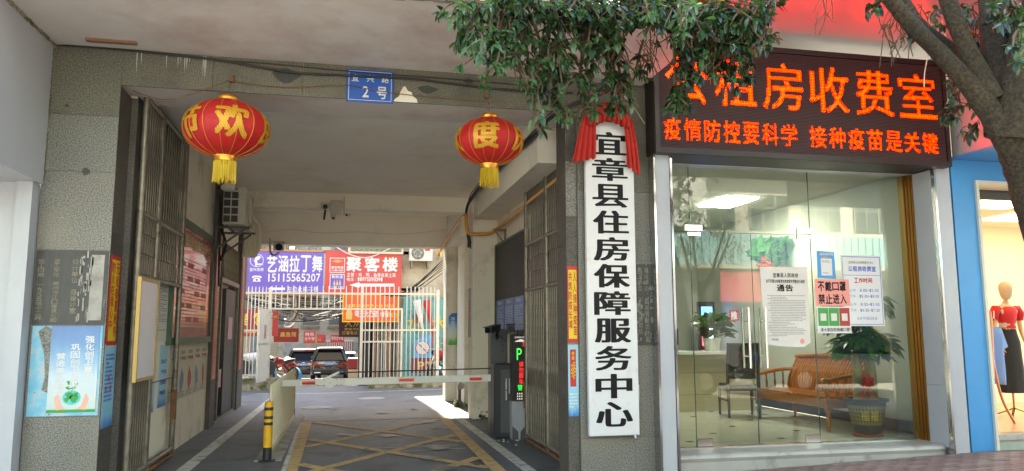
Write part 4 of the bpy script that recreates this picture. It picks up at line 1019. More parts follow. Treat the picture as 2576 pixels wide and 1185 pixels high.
def cctv(name_parent, p, d, L, r, hood, base, nm='camera_body'):
    p = Vector(p); d = Vector(d).normalized(); q = p-d*L
    MB().bar(p, q, r*2, r*1.5).build(nm, hood, name_parent, .01)
    MB().tube([p+d*.012, p-d*.01], r*.72, 14).build('lens', glass_dark, name_parent)
    MB().bar(p+d*.03+UZ*(r*.8), q+UZ*(r*.8), r*2.3, .01).build('sunshade', hood, name_parent)
cctv(cc, (1.92, 10.5, 1.5), (-.8, -1, -.15), .3, .055, dk, None); cctv(cc, (2.22, 10.38, 1.52), (-.25, -1, -.1), .28, .055, dk, None)
MB().tube([(2.08, 10.7, 1.44), (2.1, 10.75, 1.38), (2.12, 10.78, 1.52)], .02).tube(smooth_pts([(2.1, 10.7, 1.44), (2.2, 10.6, 1.36), (2.2, 10.62, 1.5)]), .012).build('bracket', blackm, cc)
MB().tube([(2.33, 10.5, 1.44), (2.33, 10.5, 1.5)], .03).build('bracket', blackm, cc)
m = MB(); rd = random.Random(3)
for k in range(14):
    x, y = rd.uniform(2.0, 2.6), rd.uniform(9.9, 10.5); s_ = rd.uniform(.008, .025); m.box(x, x+s_, y, y+s_, 0.001, s_*.6)
tag(stuff(m.build('litter', paperm)), 'scraps of white litter on the ground by the barrier machine', 'litter')
# pipe stub / bracket etc on right passage wall: yellow gas pipe
gp_ = thing('gas_pipe', 'orange gas pipe bending along the upper right passage wall', 'pipe', (2.4, 12, 3.2))
MB().tube(smooth_pts([(2.42, 8.3, 3.3), (2.42, 10.2, 3.26), (2.42, 12.2, 3.2), (2.4, 12.55, 3.17), (2.3, 12.72, 3.15), (2.1, 12.74, 3.14), (1.99, 12.76, 3.17), (1.96, 12.78, 3.3), (1.96, 12.82, 3.5)], 6), .032, 12).build('pipe', pipey, gp_)
MB().tube(smooth_pts([(1.96, 12.82, 3.48), (1.95, 13.4, 3.5), (1.98, 15.2, 3.42), (2.0, 16.9, 3.28), (2.0, 17.3, 3.25)], 4), .03, 10).build('pipe', pipey, gp_)
MB().box(2.3, 2.52, 12.1, 12.13, 3.13, 3.16).bar((2.33, 12.11, 3.13), (2.5, 12.11, 2.9), .02).box(2.49, 2.52, 12.1, 12.13, 2.86, 3.16).build('bracket', gatem, gp_)
MB().tube([(2.0, 17.0, 3.29), (2.0, 17.0, 3.16)], .045).build('valve', brass, gp_)

# ================= air conditioners =================
def condenser(name, label, c, sx, sy, sz, face, m_case):
    """outdoor unit, box centred on c; face '-y' or '+x' tells where the fan is"""
    t = thing(name, label, 'air conditioner', (c[0], c[1], c[2]-sz/2)); x, y, z = c
    MB().box(x-sx/2, x+sx/2, y-sy/2, y+sy/2, z-sz/2, z+sz/2).build('casing', m_case, t, .012)
    return t
# left: hung on the wall pier, short end with eight dark louvre windows toward us
t = condenser('air_conditioner', 'old beige air conditioner unit on a rusty bracket high on the left passage wall', (-1.79, 12.85, 3.46), .34, .9, .6, '', acm)
m = MB()
for i in range(2):
    for j in range(4): m.box(-1.945+i*.115, -1.85+i*.115, 12.385, 12.402, 3.2+j*.125, 3.3+j*.125)
    m.box(-1.94+i*.11, -1.86+i*.11, 12.385, 12.402, 3.715, 3.735)
m.build('louvre_opening', blackm, t)
m = MB().tube([(-1.615, 12.85, 3.46), (-1.6, 12.85, 3.46)], .24, 28); m.build('fan_grille', acm, t)
MB().box(-1.62, -1.612, 12.9, 13.28, 3.2, 3.72).build('side_panel', mat('ac_rusty', (.35, .24, .15), .7), t)
m = MB()
for y in (12.45, 13.2): m.bar((-2.06, y, 3.12), (-1.55, y, 3.12), .035).bar((-2.04, y, 2.78), (-1.62, y, 3.1), .03).bar((-2.05, y, 2.72), (-2.05, y, 3.14), .03)
m.bar((-1.9, 12.45, 3.14), (-1.9, 13.2, 3.14), .03).build('bracket', mat('bracket_green', (.1, .12, .1), .7, stain=(.16, .07, .03), stsc=6), t)
# white wrapped pipes behind it
t = thing('pipe_bundle', 'bundle of cream insulated pipes bending down behind the left air conditioner', 'pipe', (-1.9, 14.6, 3))
for k in range(6):
    MB().tube(smooth_pts([(-2.05, 13.6, 3.72-.05*k), (-1.98+.035*k, 14.5, 3.68-.02*k), (-1.95+.05*k, 14.9, 3.5-.01*k), (-1.93+.05*k, 15.0, 3.1), (-1.98+.04*k, 15.1, 2.9)], 5), .027, 8).build('pipe', mat('pipe_wrap', (.7, .63, .5), .6) if k == 0 else MATS['pipe_wrap'], t)
# bulb on the pier
t = thing('light_bulb', 'white bulb on a dark holder beside the left air conditioner', 'bulb', (-1.95, 12.3, 3.72))
MB().tube([(-2.05, 12.4, 3.74), (-1.99, 12.38, 3.74)], .03).build('holder', blackm, t)
MB().tube([(-1.99, 12.38, 3.74), (-1.95, 12.37, 3.74), (-1.88, 12.35, 3.74), (-1.8, 12.33, 3.74), (-1.78, 12.33, 3.74)], [.03, .055, .065, .055, .02], 16).build('glass', mat('bulb_white', (.7, .68, .62), .35), t)
# cctv on the first beam
t = thing('cctv_camera', 'small bullet camera on the first beam left of the junction box', 'camera', (-.3, 13.85, 3.8))
pA = at(818, 520, 13.6); cctv(t, pA, (.1, -1, -.25), .2, .06, acm, None); MB().tube([pA+Vector((0, .12, -.04)), pA+Vector((-.02, .2, -.18)), pA+Vector((-.02, .3, -.18))], .02).build('bracket', blackm, t)
t = thing('junction_box', 'beige junction box on the first beam', 'box', (0, 13.87, 3.75)); pB = at(846, 522, 13.88)
MB().box(pB.x-.1, pB.x+.1, 13.82, 13.9, pB.z-.13, pB.z+.12).build('box_body', acm, t, .006); MB().box(pB.x+.13, pB.x+.15, 13.86, 13.9, pB.z-.14, pB.z+.2).build('conduit', acm, t)
t = thing('dome_camera', 'small dome camera under the junction box', 'camera', (0, 13.8, 3.6)); pC = at(839, 545, 13.8)
MB().lathe([(.0, -.06), (.035, -.05), (.05, 0), (.05, .03), (.0, .035)], pC, 16).build('dome', acm, t); MB().tube([pC+Vector((0, -.04, -.03)), pC+Vector((0, -.056, -.035))], .02, 10).build('lens', glass_dark, t)
MB().tube([pC+Vector((0, 0, .03)), pC+Vector((0, .1, .06))], .012).build('stem', acm, t)
t = thing('dome_camera', 'tiny camera on the beam right of the dome camera', 'camera', (0.1, 13.8, 3.6)); pD = at(872, 541, 13.82)
cctv(t, pD, (-.6, -1, -.1), .1, .025, acm, None); MB().tube([pD+Vector((0, .04, 0)), pD+Vector((0, .1, .05))], .01).build('stem', acm, t)
# bigger ptz-like bullet camera on a gooseneck under the rear beam
t = thing('cctv_camera', 'bullet camera on a curved white gooseneck in front of the purple sign', 'camera', (-1.2, 16, 3.2)); pE = at(702, 622, 15.9)
cctv(t, pE+Vector((0, -.05, 0)), (.12, -1, -.22), .32, .1, mat('cam_beige', (.5, .45, .38), .5), None)
MB().tube(smooth_pts([at(680, 600, 16.1), at(679, 625, 16.1), at(682, 638, 16.05), at(692, 642, 16), at(703, 634, 16)], 6), .022, 10).build('gooseneck', acw, t)

# ================= loose cables =================
def cable(label, pts, r, m_, k=6, name='cable'):
    o = MB().tube(smooth_pts(pts, k), r, 6).build(name, m_); tag(o, label, 'cable'); return o
cable('black cable sagging across the granite lintel behind the number plate', [(-2.7, 7.57, 4.19), (-1.6, 7.57, 4.15), (-1.2, 7.56, 4.12), (-.6, 7.56, 4.055), (-.1, 7.56, 4.06), (.6, 7.56, 4.07), (.95, 7.56, 4.05), (1.6, 7.56, 4.02), (2.3, 7.55, 4.03)], .012, black_cable)
cable('thin black cable under the soffit edge above the left lantern', [(-2.75, 7.57, 4.17), (-2.2, 7.56, 4.165), (-1.4, 7.56, 4.13), (-.9, 7.56, 4.13), (.1, 7.55, 4.1), (.8, 7.56, 4.1), (2.0, 7.56, 4.08)], .006, black_cable)
cable('thin brown wire strung between the two lantern hooks', [(-1.2, 7.57, 3.93), (-.7, 7.57, 3.9), (-.1, 7.565, 3.96), (.1, 7.56, 3.94), (.5, 7.56, 3.9), (1.38, 7.57, 3.88)], .004, rust)
cable('thin brown wire drooping left from the left lantern hook', [(-1.2, 7.56, 3.93), (-1.45, 7.5, 3.78), (-1.75, 7.55, 3.7), (-2.0, 7.7, 3.78), (-2.1, 7.75, 3.83)], .004, rust)
bun = thing('cable_bundle', 'black cable bundle running from the led sign corner down into the passage', 'cable', (2.3, 8, 4))
rd = random.Random(8)
for k in range(9):
    j = lambda a=.03: rd.uniform(-a, a)
    MB().tube(smooth_pts([(3.3+j(), 7.32+j(), 4.66+j()), (3.1+j(), 7.42, 4.42+j()), (2.75+j(), 7.45, 4.12+j(.05)), (2.4+j(), 7.46, 3.9+j(.05)), (2.08+j(), 7.56, 3.78+j()), (2.06+j(), 8.3, 3.74+j()), (2.04+j(.02), 10.5, 3.8+j()), (2.02+j(.02), 12.4, 3.78+j(.05)), (1.97+j(.02), 12.85, 3.55+j(.02)), (2.0+j(.02), 12.88, 3.2+j(.02)), (2.03+j(), 12.88, 2.95+j(.06))], 5), rd.uniform(.007, .014), 6).build('cable', black_cable, bun)
cable('thin white wire looping across the rear beam face', [(-1.7, 16.38, 3.55), (-1.2, 16.38, 3.62), (-.6, 16.38, 3.56), (.2, 16.38, 3.6), (.9, 16.38, 3.57), (1.6, 16.38, 3.63), (2.1, 16.3, 3.7)], .006, white_cable)
cable('dark wire hanging loosely beside the left air conditioner', [(-1.98, 12.5, 3.6), (-1.95, 12.6, 3.3), (-2.0, 12.7, 3.1), (-1.92, 12.6, 2.85), (-2.0, 12.6, 2.6)], .02, black_cable)
for k in range(5):
    cable(['looped black cable mass behind the left air conditioner', 'second cable loop behind the left air conditioner bracket', 'long drooping cable below the left air conditioner', 'cable hugging the granite pier by the red notice board', 'frayed cable end under the left bracket'][k],
          [(-2.03, 12.45+.03*k, 3.6-.02*k), (-1.96-.01*k, 12.5, 3.35), (-2.02, 12.52+.03*k, 3.05-.1*k), (-2.0, 12.58, 2.8-.15*k)], .014, black_cable, 5)
cable('thin white twisted cord hanging before the right end of the led sign', [(6.0, 6.6, 4.95), (5.98, 6.62, 4.5), (5.93, 6.65, 4.2), (5.92, 6.66, 4.05)], .006, white_cable)
cable('second white twisted cord beside the other before the led sign', [(6.12, 6.6, 4.95), (6.2, 6.62, 4.6), (6.2, 6.65, 4.3), (6.22, 6.66, 4.12)], .006, white_cable)
cable('loose thin wire hanging beside the led sign corner', [(2.75, 7.5, 4.12), (2.95, 7.52, 3.95), (3.1, 7.5, 3.72)], .003, white_cable)
# ================= court fence =================
FY = 20.5
cf = thing('court_fence', 'white steel bar fence with spiked tops and a gate standing open behind the boom', 'fence', (0, FY, .25))
def fp(px, py, Y=FY): p = at(px, py, Y); return p
spike = {}
def bars(x0, x1, n, z0, z1, top=True, par=cf, Y=FY, r=.013):
    L = round(z1-z0, 2); k = (L, r)
    if k not in spike: spike[k] = meshof(MB().tube([(0, 0, 0), (0, 0, L-.03), (0, 0, L)], [r, r, r*.35], 6), whitefence, name='bar')
    for i in range(n): piece('bar', spike[k], par, (x0+(x1-x0)*(i+.5)/n, Y, z0))
def rail(x0, x1, z, par=cf, Y=FY, h=.045): MB().box(x0, x1, Y-.018, Y+.018, z-h/2, z+h/2).build('rail', whitefence, par)
def post(x, z0, z1, par=cf, Y=FY, w=.05): MB().box(x-w/2, x+w/2, Y-w/2, Y+w/2, z0, z1).build('post', whitefence, par)
zt, zm, zl, zb = fp(800, 738).z, fp(800, 777).z, fp(800, 831).z, .3
X_ = lambda px: fp(px, 800).x
bars(X_(600), X_(672), 8, zb, zt+.16); rail(X_(598), X_(675), zt); rail(X_(598), X_(660), zl); rail(X_(598), X_(675), zb+.08)
post(X_(678), .2, zt+.12, w=.08); post(X_(910), .15, zt+.2, w=.07); post(X_(1101), .15, zt+.12, w=.08); post(X_(600), .2, zt+.1)
bars(X_(684), X_(906), 15, zm, zt+.2); rail(X_(680), X_(1101), zt); rail(X_(680), X_(1012), zm)
bars(X_(914), X_(1008), 9, .2, zm); bars(X_(914), X_(1008), 8, zm, zt+.2)
rail(X_(912), X_(1010), zl); rail(X_(912), X_(1010), fp(900, 860).z); rail(X_(912), X_(1010), .24); post(X_(1011), .2, zm+.02)
bars(X_(1018), X_(1098), 8, .2, zt+.2); rail(X_(1012), X_(1100), zl); rail(X_(1012), X_(1100), .26)
# open leaf, sheeted, swung towards the camera
x0 = X_(683); lf = MB()
d = (Vector((X_(657)*18.9/20.5-.1, 18.9, 0))-Vector((x0, FY, 0)))
og = Vector((x0-.04, FY, 0)); dn = d.normalized(); LL = 1.1
def leafbox(a, b, z0, z1, t, n, m_=whitefence): MB().prism([og+dn*a+UZ*z0, og+dn*b+UZ*z0, og+dn*b+UZ*z1, og+dn*a+UZ*z1], Vector((dn.y, -dn.x, 0))*t).build(n, m_, cf)
for (a, b, z0, z1) in ((0, .05, .25, 2.05), (LL-.05, LL, .25, 2.05), (0, LL, .25, .3), (0, LL, 2.0, 2.05), (0, LL, 1.15, 1.2)): leafbox(a, b, z0, z1, .04, 'leaf_frame')
for k in range(8): leafbox(.07+k*.125, .07+k*.125+.1, .3, 2.0, .012+.008*(k % 2), 'leaf_slat')
leafbox(.35, .6, 1.3, 1.65, .06, 'red_paper', redp)
# ================= signs across the lane =================
SY = 24.0
purple = mat('sign_purple', (.13, .08, .42), .4, c2=(.15, .1, .46), sc_=1.2); signred = mat('sign_red', (.5, .05, .05), .4, c2=(.54, .06, .06), sc_=1.5)
a, b = at(621, 738, SY), at(815, 634, SY)
t = thing('dance_school_sign', 'purple dance school sign with white phone number and left arrow', 'sign', ((a.x+b.x)/2, SY, a.z))
W, Hs = b.x-a.x, b.z-a.z; O = Vector((a.x, SY, a.z))
slab(O, UX, UZ, W, Hs, .1).build('panel', purple, t)
m = MB(); m.box(a.x-.02, b.x, SY-.03, SY+.1, b.z, b.z+.05).box(a.x-.02, b.x, SY-.03, SY+.1, a.z-.05, a.z); m.build('frame', brass, t)
def R_(px, py): p = at(px, py, SY); return p
m = MB()
for i, c in enumerate('艺涵拉丁舞'): 
    p = R_(671+28.5*i, 684); q = R_(671+28.5*i+26, 643.5); glyph(m, c, p+NY*.003, UX, UZ, q.x-p.x, q.z-p.z, .02)
for i, c in enumerate('15115565207'):
    p = R_(671+12.4*i+(3.5 if c == '1' else 0), 708); q = R_(671+12.4*i+(7.5 if c == '1' else 10.8), 689); glyph(m, c, p+NY*.003, UX, UZ, q.x-p.x, q.z-p.z, .02)
for i, c in enumerate('宜兴总校'):
    p = R_(628+9*i, 682); q = R_(628+9*i+8.2, 674); glyph(m, c, p+NY*.003, UX, UZ, q.x-p.x, q.z-p.z, .02)
for i, c in enumerate('左边此栋二楼'):
    p = R_(722+13.3*i, 734-(4 if c == '二' else 0)); q = R_(722+13.3*i+12, 721+(2 if c == '二' else 0)); glyph(m, c, p+NY*.003, UX, UZ, q.x-p.x, q.z-p.z, .01)
m.build('lettering', whitep, t)
m = MB(); pts = [R_(*p)+NY*.003 for p in ((674, 726), (686, 719), (685, 723.5), (717, 723.5), (717, 729.5), (686, 729.5), (687, 733))]; m.add(pts, [tuple(range(7))]); m.build('arrow', whitep, t)
m = MB(); c0 = R_(646, 655); rr = .2
for k in range(40):
    a1, a2 = 2*pi*k/40, 2*pi*(k+1)/40; m.add([c0+NY*.003+UX*(rr*cos(a_)*f)+UZ*(rr*sin(a_)*f) for a_, f in ((a1, 1), (a2, 1), (a2, .92), (a1, .92))], [(0, 1, 2, 3)])
body_ = [(-.03, -.19), (-.05, -.05), (-.09, -.02), (-.06, .01), (-.05, .08), (-.07, .12), (-.04, .15), (-.01, .1), (.05, .14), (.12, .1), (.06, .02), (.0, .0), (.02, -.05), (-.01, -.18)]
m.add([c0+NY*.003+UX*x+UZ*z for x, z in body_], [tuple(range(len(body_)))])
glyph(m, 'danco', c0+Vector((-.02, -.003, -.14)), UX, UZ, .2, .07, .02)
# telephone
p0 = R_(646, 701)
for poly in ([(-.11, -.09), (.11, -.09), (.1, -.02), (.06, .03), (-.06, .03), (-.1, -.02)], [(-.14, .02), (-.14, .06), (-.09, .09), (.09, .09), (.14, .06), (.14, .02), (.08, .02), (.08, .05), (-.08, .05), (-.08, .02)]):
    m.add([p0+NY*.003+UX*x+UZ*z for x, z in poly], [tuple(range(len(poly)))])
m.build('emblem', whitep, t)
m = MB(); m.add([p0+NY*.005+UX*(.035*cos(a_))+UZ*(-.035+.035*sin(a_)) for a_ in [2*pi*k/16 for k in range(16)]], [tuple(range(16))]); m.build('dial', purple, t)
a, b = at(816, 742, SY), at(1011, 633, SY)
t = thing('restaurant_sign', 'large red restaurant sign with three bold white characters and left arrow', 'sign', ((a.x+b.x)/2, SY, a.z))
O = Vector((a.x, SY, a.z)); slab(O, UX, UZ, b.x-a.x, b.z-a.z, .1).build('panel', signred, t)
m = MB()
for i, c in enumerate('聚客楼'):
    p = R_(872+45.5*i, 682); q = R_(872+45.5*i+37, 648.5); glyph(m, c, p+NY*.003, UX, UZ, q.x-p.x, q.z-p.z, .035)
def L_(s, px, py, w, h, bold=.01, mb=None, Y=SY):
    p = at(px, py, Y); q = at(px+w, py-h, Y); line(mb or m, s, p+NY*.003, UX, UZ, q.z-p.z, bold, width=q.x-p.x, sp=1.05)
L_('主营：鸡、鸭、鱼等各类土菜', 872, 696, 124, 8.5); L_('电话：', 872, 707, 27, 8.5); L_('18975593391', 899, 707, 64, 8.5, .03)
pts = [R_(*p)+NY*.003 for p in ((878, 717), (904, 710), (904, 713.5), (992, 713.5), (992, 721), (904, 721), (904, 724.5))]; m.add(pts, [tuple(range(7))])
m.build('lettering', whitep, t)
for (x0, y0, x1, y1, mm) in ((829, 686, 868, 649, signred), (829, 727, 867, 690, purple)):
    p, q = R_(x0, y0), R_(x1, y1); m = MB(); rect(m, p, UX, UZ, q.x-p.x, q.z-p.z, .003); m.build('label_border', whitep, t)
    m = MB(); rect(m, p+UX*.02+UZ*.02, UX, UZ, q.x-p.x-.04, q.z-p.z-.04, .006); m.build('label_panel', mm, t)
m = MB(); L_('燕京啤酒', 833, 673+3, 31, 6, .02, m); L_('YANJING BEER', 833, 682, 31, 3.5, .02, m); L_('燕京U8', 834, 700, 28, 7, .02, m); L_('小度酒 大滋味', 833, 724.5, 31, 4.5, .01, m)
for o_ in m.v: pass
m.v = [(v[0], v[1]-.006, v[2]) for v in m.v]; m.build('label_lettering', whitep, t)
m = MB(); p0 = R_(848.5, 662)+NY*.009
for k in range(-3, 4): m.add([p0, p0+UX*(.05*k-.012)+UZ*(.1-.012*abs(k)), p0+UX*(.055*k)+UZ*(.13-.018*abs(k)), p0+UX*(.05*k+.02)+UZ*(.1-.012*abs(k))], [(0, 1, 2, 3)])
for k in range(3):
    p = R_(841+7*k, 718)+NY*.009; m.add([p+UX*x+UZ*z for x, z in ((-.03, 0), (.03, 0), (.03, .08), (.01, .12), (.01, .17), (-.01, .17), (-.01, .12), (-.03, .08))], [tuple(range(8))])
m.build('beer_emblem', goldp, t)
t2 = thing('sign_beam', 'steel beam carrying the purple and red signs over the lane', 'beam', (-1, 24.15, 3)); MB().box(-5.2, 2.2, 24.12, 24.2, 3.9, 4.0).box(-5.2, 2.2, 24.12, 24.2, 2.75, 2.83).build('beam', gatem, t2)

# ================= buildings round the lane =================
stucco = mat('stucco', (.36, .3, .22), .9, c2=(.48, .42, .32), sc_=5, bump=.3, bsc=40, stain=(.2, .15, .1), stsc=2.5, stamt=(.5, .7))
beigew = mat('beige_wall', (.55, .47, .36), .85, c2=(.65, .57, .45), sc_=2, stain=(.3, .24, .18), stsc=2)
greyw = mat('grey_wall', (.4, .39, .36), .85, c2=(.5, .49, .45), sc_=2, stain=(.22, .19, .16), stsc=3)
roofm = mat('roof_sheet', (.4, .42, .43), .6)
greenw = mat('window_green', (.2, .42, .28), .2)
b1 = thing('corner_building', 'low stucco building at the right of the court with a green barred window', 'building', (5, 26, 0))
MB().box(.95, 12, 24.12, 40, -.6, 5.75).build('wall', stucco, b1)
MB().box(.7, 12, 24.0, 40.3, 5.75, 5.9).build('roof', roofm, b1)
p, q = at(884, 630, 24), at(1010, 596, 24)
# projecting window cage over the red sign
m = MB(); m.box(p.x, q.x, 24.0, 24.12, p.z, q.z+.6); m.build('window', greenw, b1)
for k in range(11):
    x = p.x+(q.x-p.x)*k/10; MB().box(x-.012, x+.012, 23.93, 23.99, p.z-.03, q.z+.6).build('window_bar', gatem, b1)
for z in (p.z+.25, p.z+.06): MB().box(p.x, q.x, 23.94, 23.98, z-.012, z+.012).build('window_bar', gatem, b1)
MB().box(p.x-.1, q.x+.06, 23.9, 24.1, p.z-.1, p.z-.03).box(p.x-.1, p.x-.03, 23.92, 24.1, p.z-.03, q.z+.6).box(q.x, q.x+.06, 23.92, 24.1, p.z-.03, q.z+.6).build('window_frame', beigew, b1)
MB().box(.35, .95, 24.2, 26, -.6, 2.2).build('dark_stall_back', mat('dark_stall', (.03, .02, .018), .8), b1)
# turquoise mural wall low at the right
p, q = at(1012, 955, 24.05), at(1140, 748, 24.05)
t = thing('mural_wall', 'turquoise painted wall with yellow characters behind the right fence bays', 'wall', (p.x, 24.05, 0))
MB().box(p.x, q.x+1, 24.02, 24.11, -.3, q.z).build('panel', mat('turquoise', (.08, .3, .3), .5, c2=(.16, .4, .38), sc_=6, stain=(.04, .12, .1), stsc=6), t)
m = MB()
for i, (c, px) in enumerate((('水', 1025), ('大', 1088))): glyph(m, c, at(px, 830, 24.01), UX, UZ, .45, .42, .02)
m.build('lettering', yellowp, t)
t = thing('blue_poster', 'blue poster with a crossed pale circle low behind the right fence bay', 'poster', (2.3, 23.9, .2))
p, q = at(1040, 903, 23.6), at(1086, 848, 23.6); MB().prism([p, Vector((q.x, p.y, p.z)), q+UZ*.1, Vector((p.x, q.y, q.z-.12))], (0, .01, 0)).build('sheet', mat('poster_blue2', (.08, .4, .7), .5), t)
c0 = (p+q)/2; m = MB(); m.add([c0+NY*.004+UX*.22*cos(a_)+UZ*.22*sin(a_) for a_ in [2*pi*k/24 for k in range(24)]], [tuple(range(24))]); m.build('disc', paperm, t)
m = MB()
for k in range(28):
    a1, a2 = 2*pi*k/28, 2*pi*(k+1)/28; m.add([c0+NY*.006+UX*(.22*cos(a_)*f)+UZ*(.22*sin(a_)*f) for a_, f in ((a1, 1), (a2, 1), (a2, .9), (a1, .9))], [(0, 1, 2, 3)])
m.bar(c0+Vector((-.15, -.008, .15)), c0+Vector((.15, -.008, -.15)), .004, .03); m.build('ring', redp, t)
t = thing('maroon_awning', 'maroon banner below the blue poster behind the right fence bay', 'banner', (2.3, 23.7, 0)); p, q = at(1035, 938, 23.5), at(1096, 900, 23.5)
MB().box(p.x, q.x, 23.5, 23.52, p.z, q.z).build('sheet', mat('maroon', (.22, .04, .035), .7), t); m = MB(); line(m, 'P20', (p.x+.2, 23.495, p.z+.08), UX, UZ, .25, .02, width=.6); m.build('lettering', goldp, t)
for i, (px, c_, lab) in enumerate(((1058, whitep, 'closed white parasol leaning behind the right fence bay'), (1082, redp, 'closed red and white parasol leaning behind the fence'))):
    t = thing('parasol', lab, 'parasol', at(px, 830, 23.3)); p = at(px-10, 755, 23.3); q = at(px+6, 830, 23.3)
    MB().tube([p, p*.6+q*.4, q, q+UZ*-.6], [.14, .09, .03, .012], 10).build('canopy', c_, t)
# boxes on a shelf
t = thing('shelf_box', 'two small brown boxes on a ledge behind the right fence bay', 'box', at(1050, 800, 23.7))
for px in (1040, 1054): p = at(px, 815, 23.7); MB().box(p.x, p.x+.16, 23.6, 23.8, p.z, p.z+.3).build('carton', woodold, t)
t = condenser('air_conditioner', 'white air conditioner unit with round fan on the stucco wall of the court', (0, 0, 0), .1, .1, .1, '', acw)
for o in list(t.children): bpy.data.objects.remove(o)
p, q = at(1029, 657, 23.9), at(1087, 620, 23.9); t.location = p; cx_, cz_ = p.x+(q.x-p.x)*.36, (p.z+q.z)/2; rr = (q.z-p.z)*.42
MB().box(p.x, q.x, 23.75, 24.1, p.z, q.z).build('casing', acw, t, .01)
MB().tube([(cx_, 23.752, cz_), (cx_, 23.74, cz_)], rr, 28).build('fan_well', blackm, t)
m = MB()
for k in range(9): 
    x = cx_-rr+rr*2*(k+.5)/9; h_ = math.sqrt(max(0, rr*rr-(x-cx_)**2)); m.box(x-.004, x+.004, 23.73, 23.736, cz_-h_, cz_+h_)
for r_ in (1, .55): m.tube([(cx_+rr*r_*cos(a_), 23.733, cz_+rr*r_*sin(a_)) for a_ in [2*pi*k/28 for k in range(29)]], .006, 5)
m.build('fan_grille', acm, t)
m = MB()
for k in range(5):
    a_ = 2*pi*k/5; m.prism([(cx_, 23.739, cz_), (cx_+rr*.8*cos(a_), 23.739, cz_+rr*.8*sin(a_)), (cx_+rr*.8*cos(a_+.6), 23.739, cz_+rr*.8*sin(a_+.6))], (0, .001, 0))
m.build('fan_blade', greyp, t)
MB().box(q.x-.24, q.x-.08, 23.742, 23.75, q.z-.16, q.z-.06).build('red_label', redp, t)
MB().box(p.x+.05, p.x+.09, 23.7, 24.1, p.z-.22, p.z).box(q.x-.16, q.x-.12, 23.7, 24.1, p.z-.22, p.z).build('bracket', gatem, t)
# left block
b2 = thing('left_block', 'tall pale slatted building above the purple sign left of the lane', 'building', (-6, 26, 0))
MB().box(-12, -5.2, 24.3, 26.8, -.6, 5.0).box(-5.2, -3.2, 24.25, 26.8, -.6, 11).build('wall', beigew, b2); MB().box(-12, -6.4, 26.8, 58, -1.6, 9).build('wall', greyw, b2)
m = MB()
for k in range(26): m.box(-4.3+k*.06, -4.26+k*.06, 24.18, 24.24, 3.9, 5.4)
m.build('slat_screen', mat('slat', (.4, .31, .22), .8), b2)
MB().tube([(-1.75, 24.4, 3.6), (-1.75, 24.4, 6)], .13, 14).build('flue_pipe', steel, b2)
MB().box(-3.2, -1.9, 24.5, 24.6, 4.0, 8).build('side_screen', mat('screen', (.5, .42, .33), .8, stretch=(14, 1, 1), c2=(.25, .18, .12), sc_=3), b2)
MB().box(-1.6, -1.3, 24.8, 26, 4.0, 8).build('grey_sheet', greyw, b2)
m = MB().bar((-3.9, 24.1, 4.6), (-3.2, 24.1, 3.9), .02)
m.bar((-3.82, 24.1, 4.72), (-3.1, 24.1, 3.98), .02)
for k in range(8): m.bar(Vector((-3.9, 24.1, 4.6)).lerp(Vector((-3.2, 24.1, 3.9)), k/8), Vector((-3.82, 24.1, 4.72)).lerp(Vector((-3.1, 24.1, 3.98)), k/8), .015)
tag(m.build('ladder', steel), 'metal ladder leaning behind the top left of the purple sign', 'ladder')
# unseen block added high over the lane to keep sun off the court
t = thing('shade_block', 'added beige block above the lane, out of view, that shades the court', 'building', (-2, 29, 0))
MB().box(-4.8, .86, 29, 31, 5.7, 15.5).build('wall', beigew, t)
for k in range(6): MB().box(-4.6+k*.9, -4.0+k*.9, 28.97, 29, 6.5, 7.8).build('window', glass_dark, t)
MB().box(-4.7, -4.4, 29, 29.3, -.9, 5.7).box(.6, .86, 29, 29.3, -.9, 5.7).build('column', beigew, t)
t = thing('roof_lattice', 'thin white lattice frame above the joint of the two signs', 'lattice', (-.5, 30, 4.6))
m = MB()
for k in range(7): m.bar((-1.9+k*.35, 29, 5.0-.03*k), (-1.5+k*.35, 29, 4.55-.03*k), .015); m.bar((-1.5+k*.35, 29, 5.0-.03*k), (-1.9+k*.35, 29, 4.55-.03*k), .015)
m.bar((-2, 29, 5.0), (.6, 29, 4.75), .02).bar((-2, 29, 4.55), (.6, 29, 4.3), .02); m.build('bars', whitefence, t)
t = thing('water_tank', 'pale rounded tank on the roof above the red sign', 'tank', (.2, 27, 4)); p = at(868, 618, 27)
MB().tube([p+Vector((-.4, 0, -.02)), p+Vector((-.36, 0, 0)), p+Vector((.5, 0, .12)), p+Vector((.56, 0, .12))], [.1, .24, .24, .1], 18).build('body', mat('tank', (.5, .55, .6), .35), t)
MB().box(p.x-.3, p.x-.25, 26.95, 27.05, 2.9, p.z-.2).box(p.x+.35, p.x+.4, 26.95, 27.05, 2.9, p.z-.1).build('stand', gatem, t)
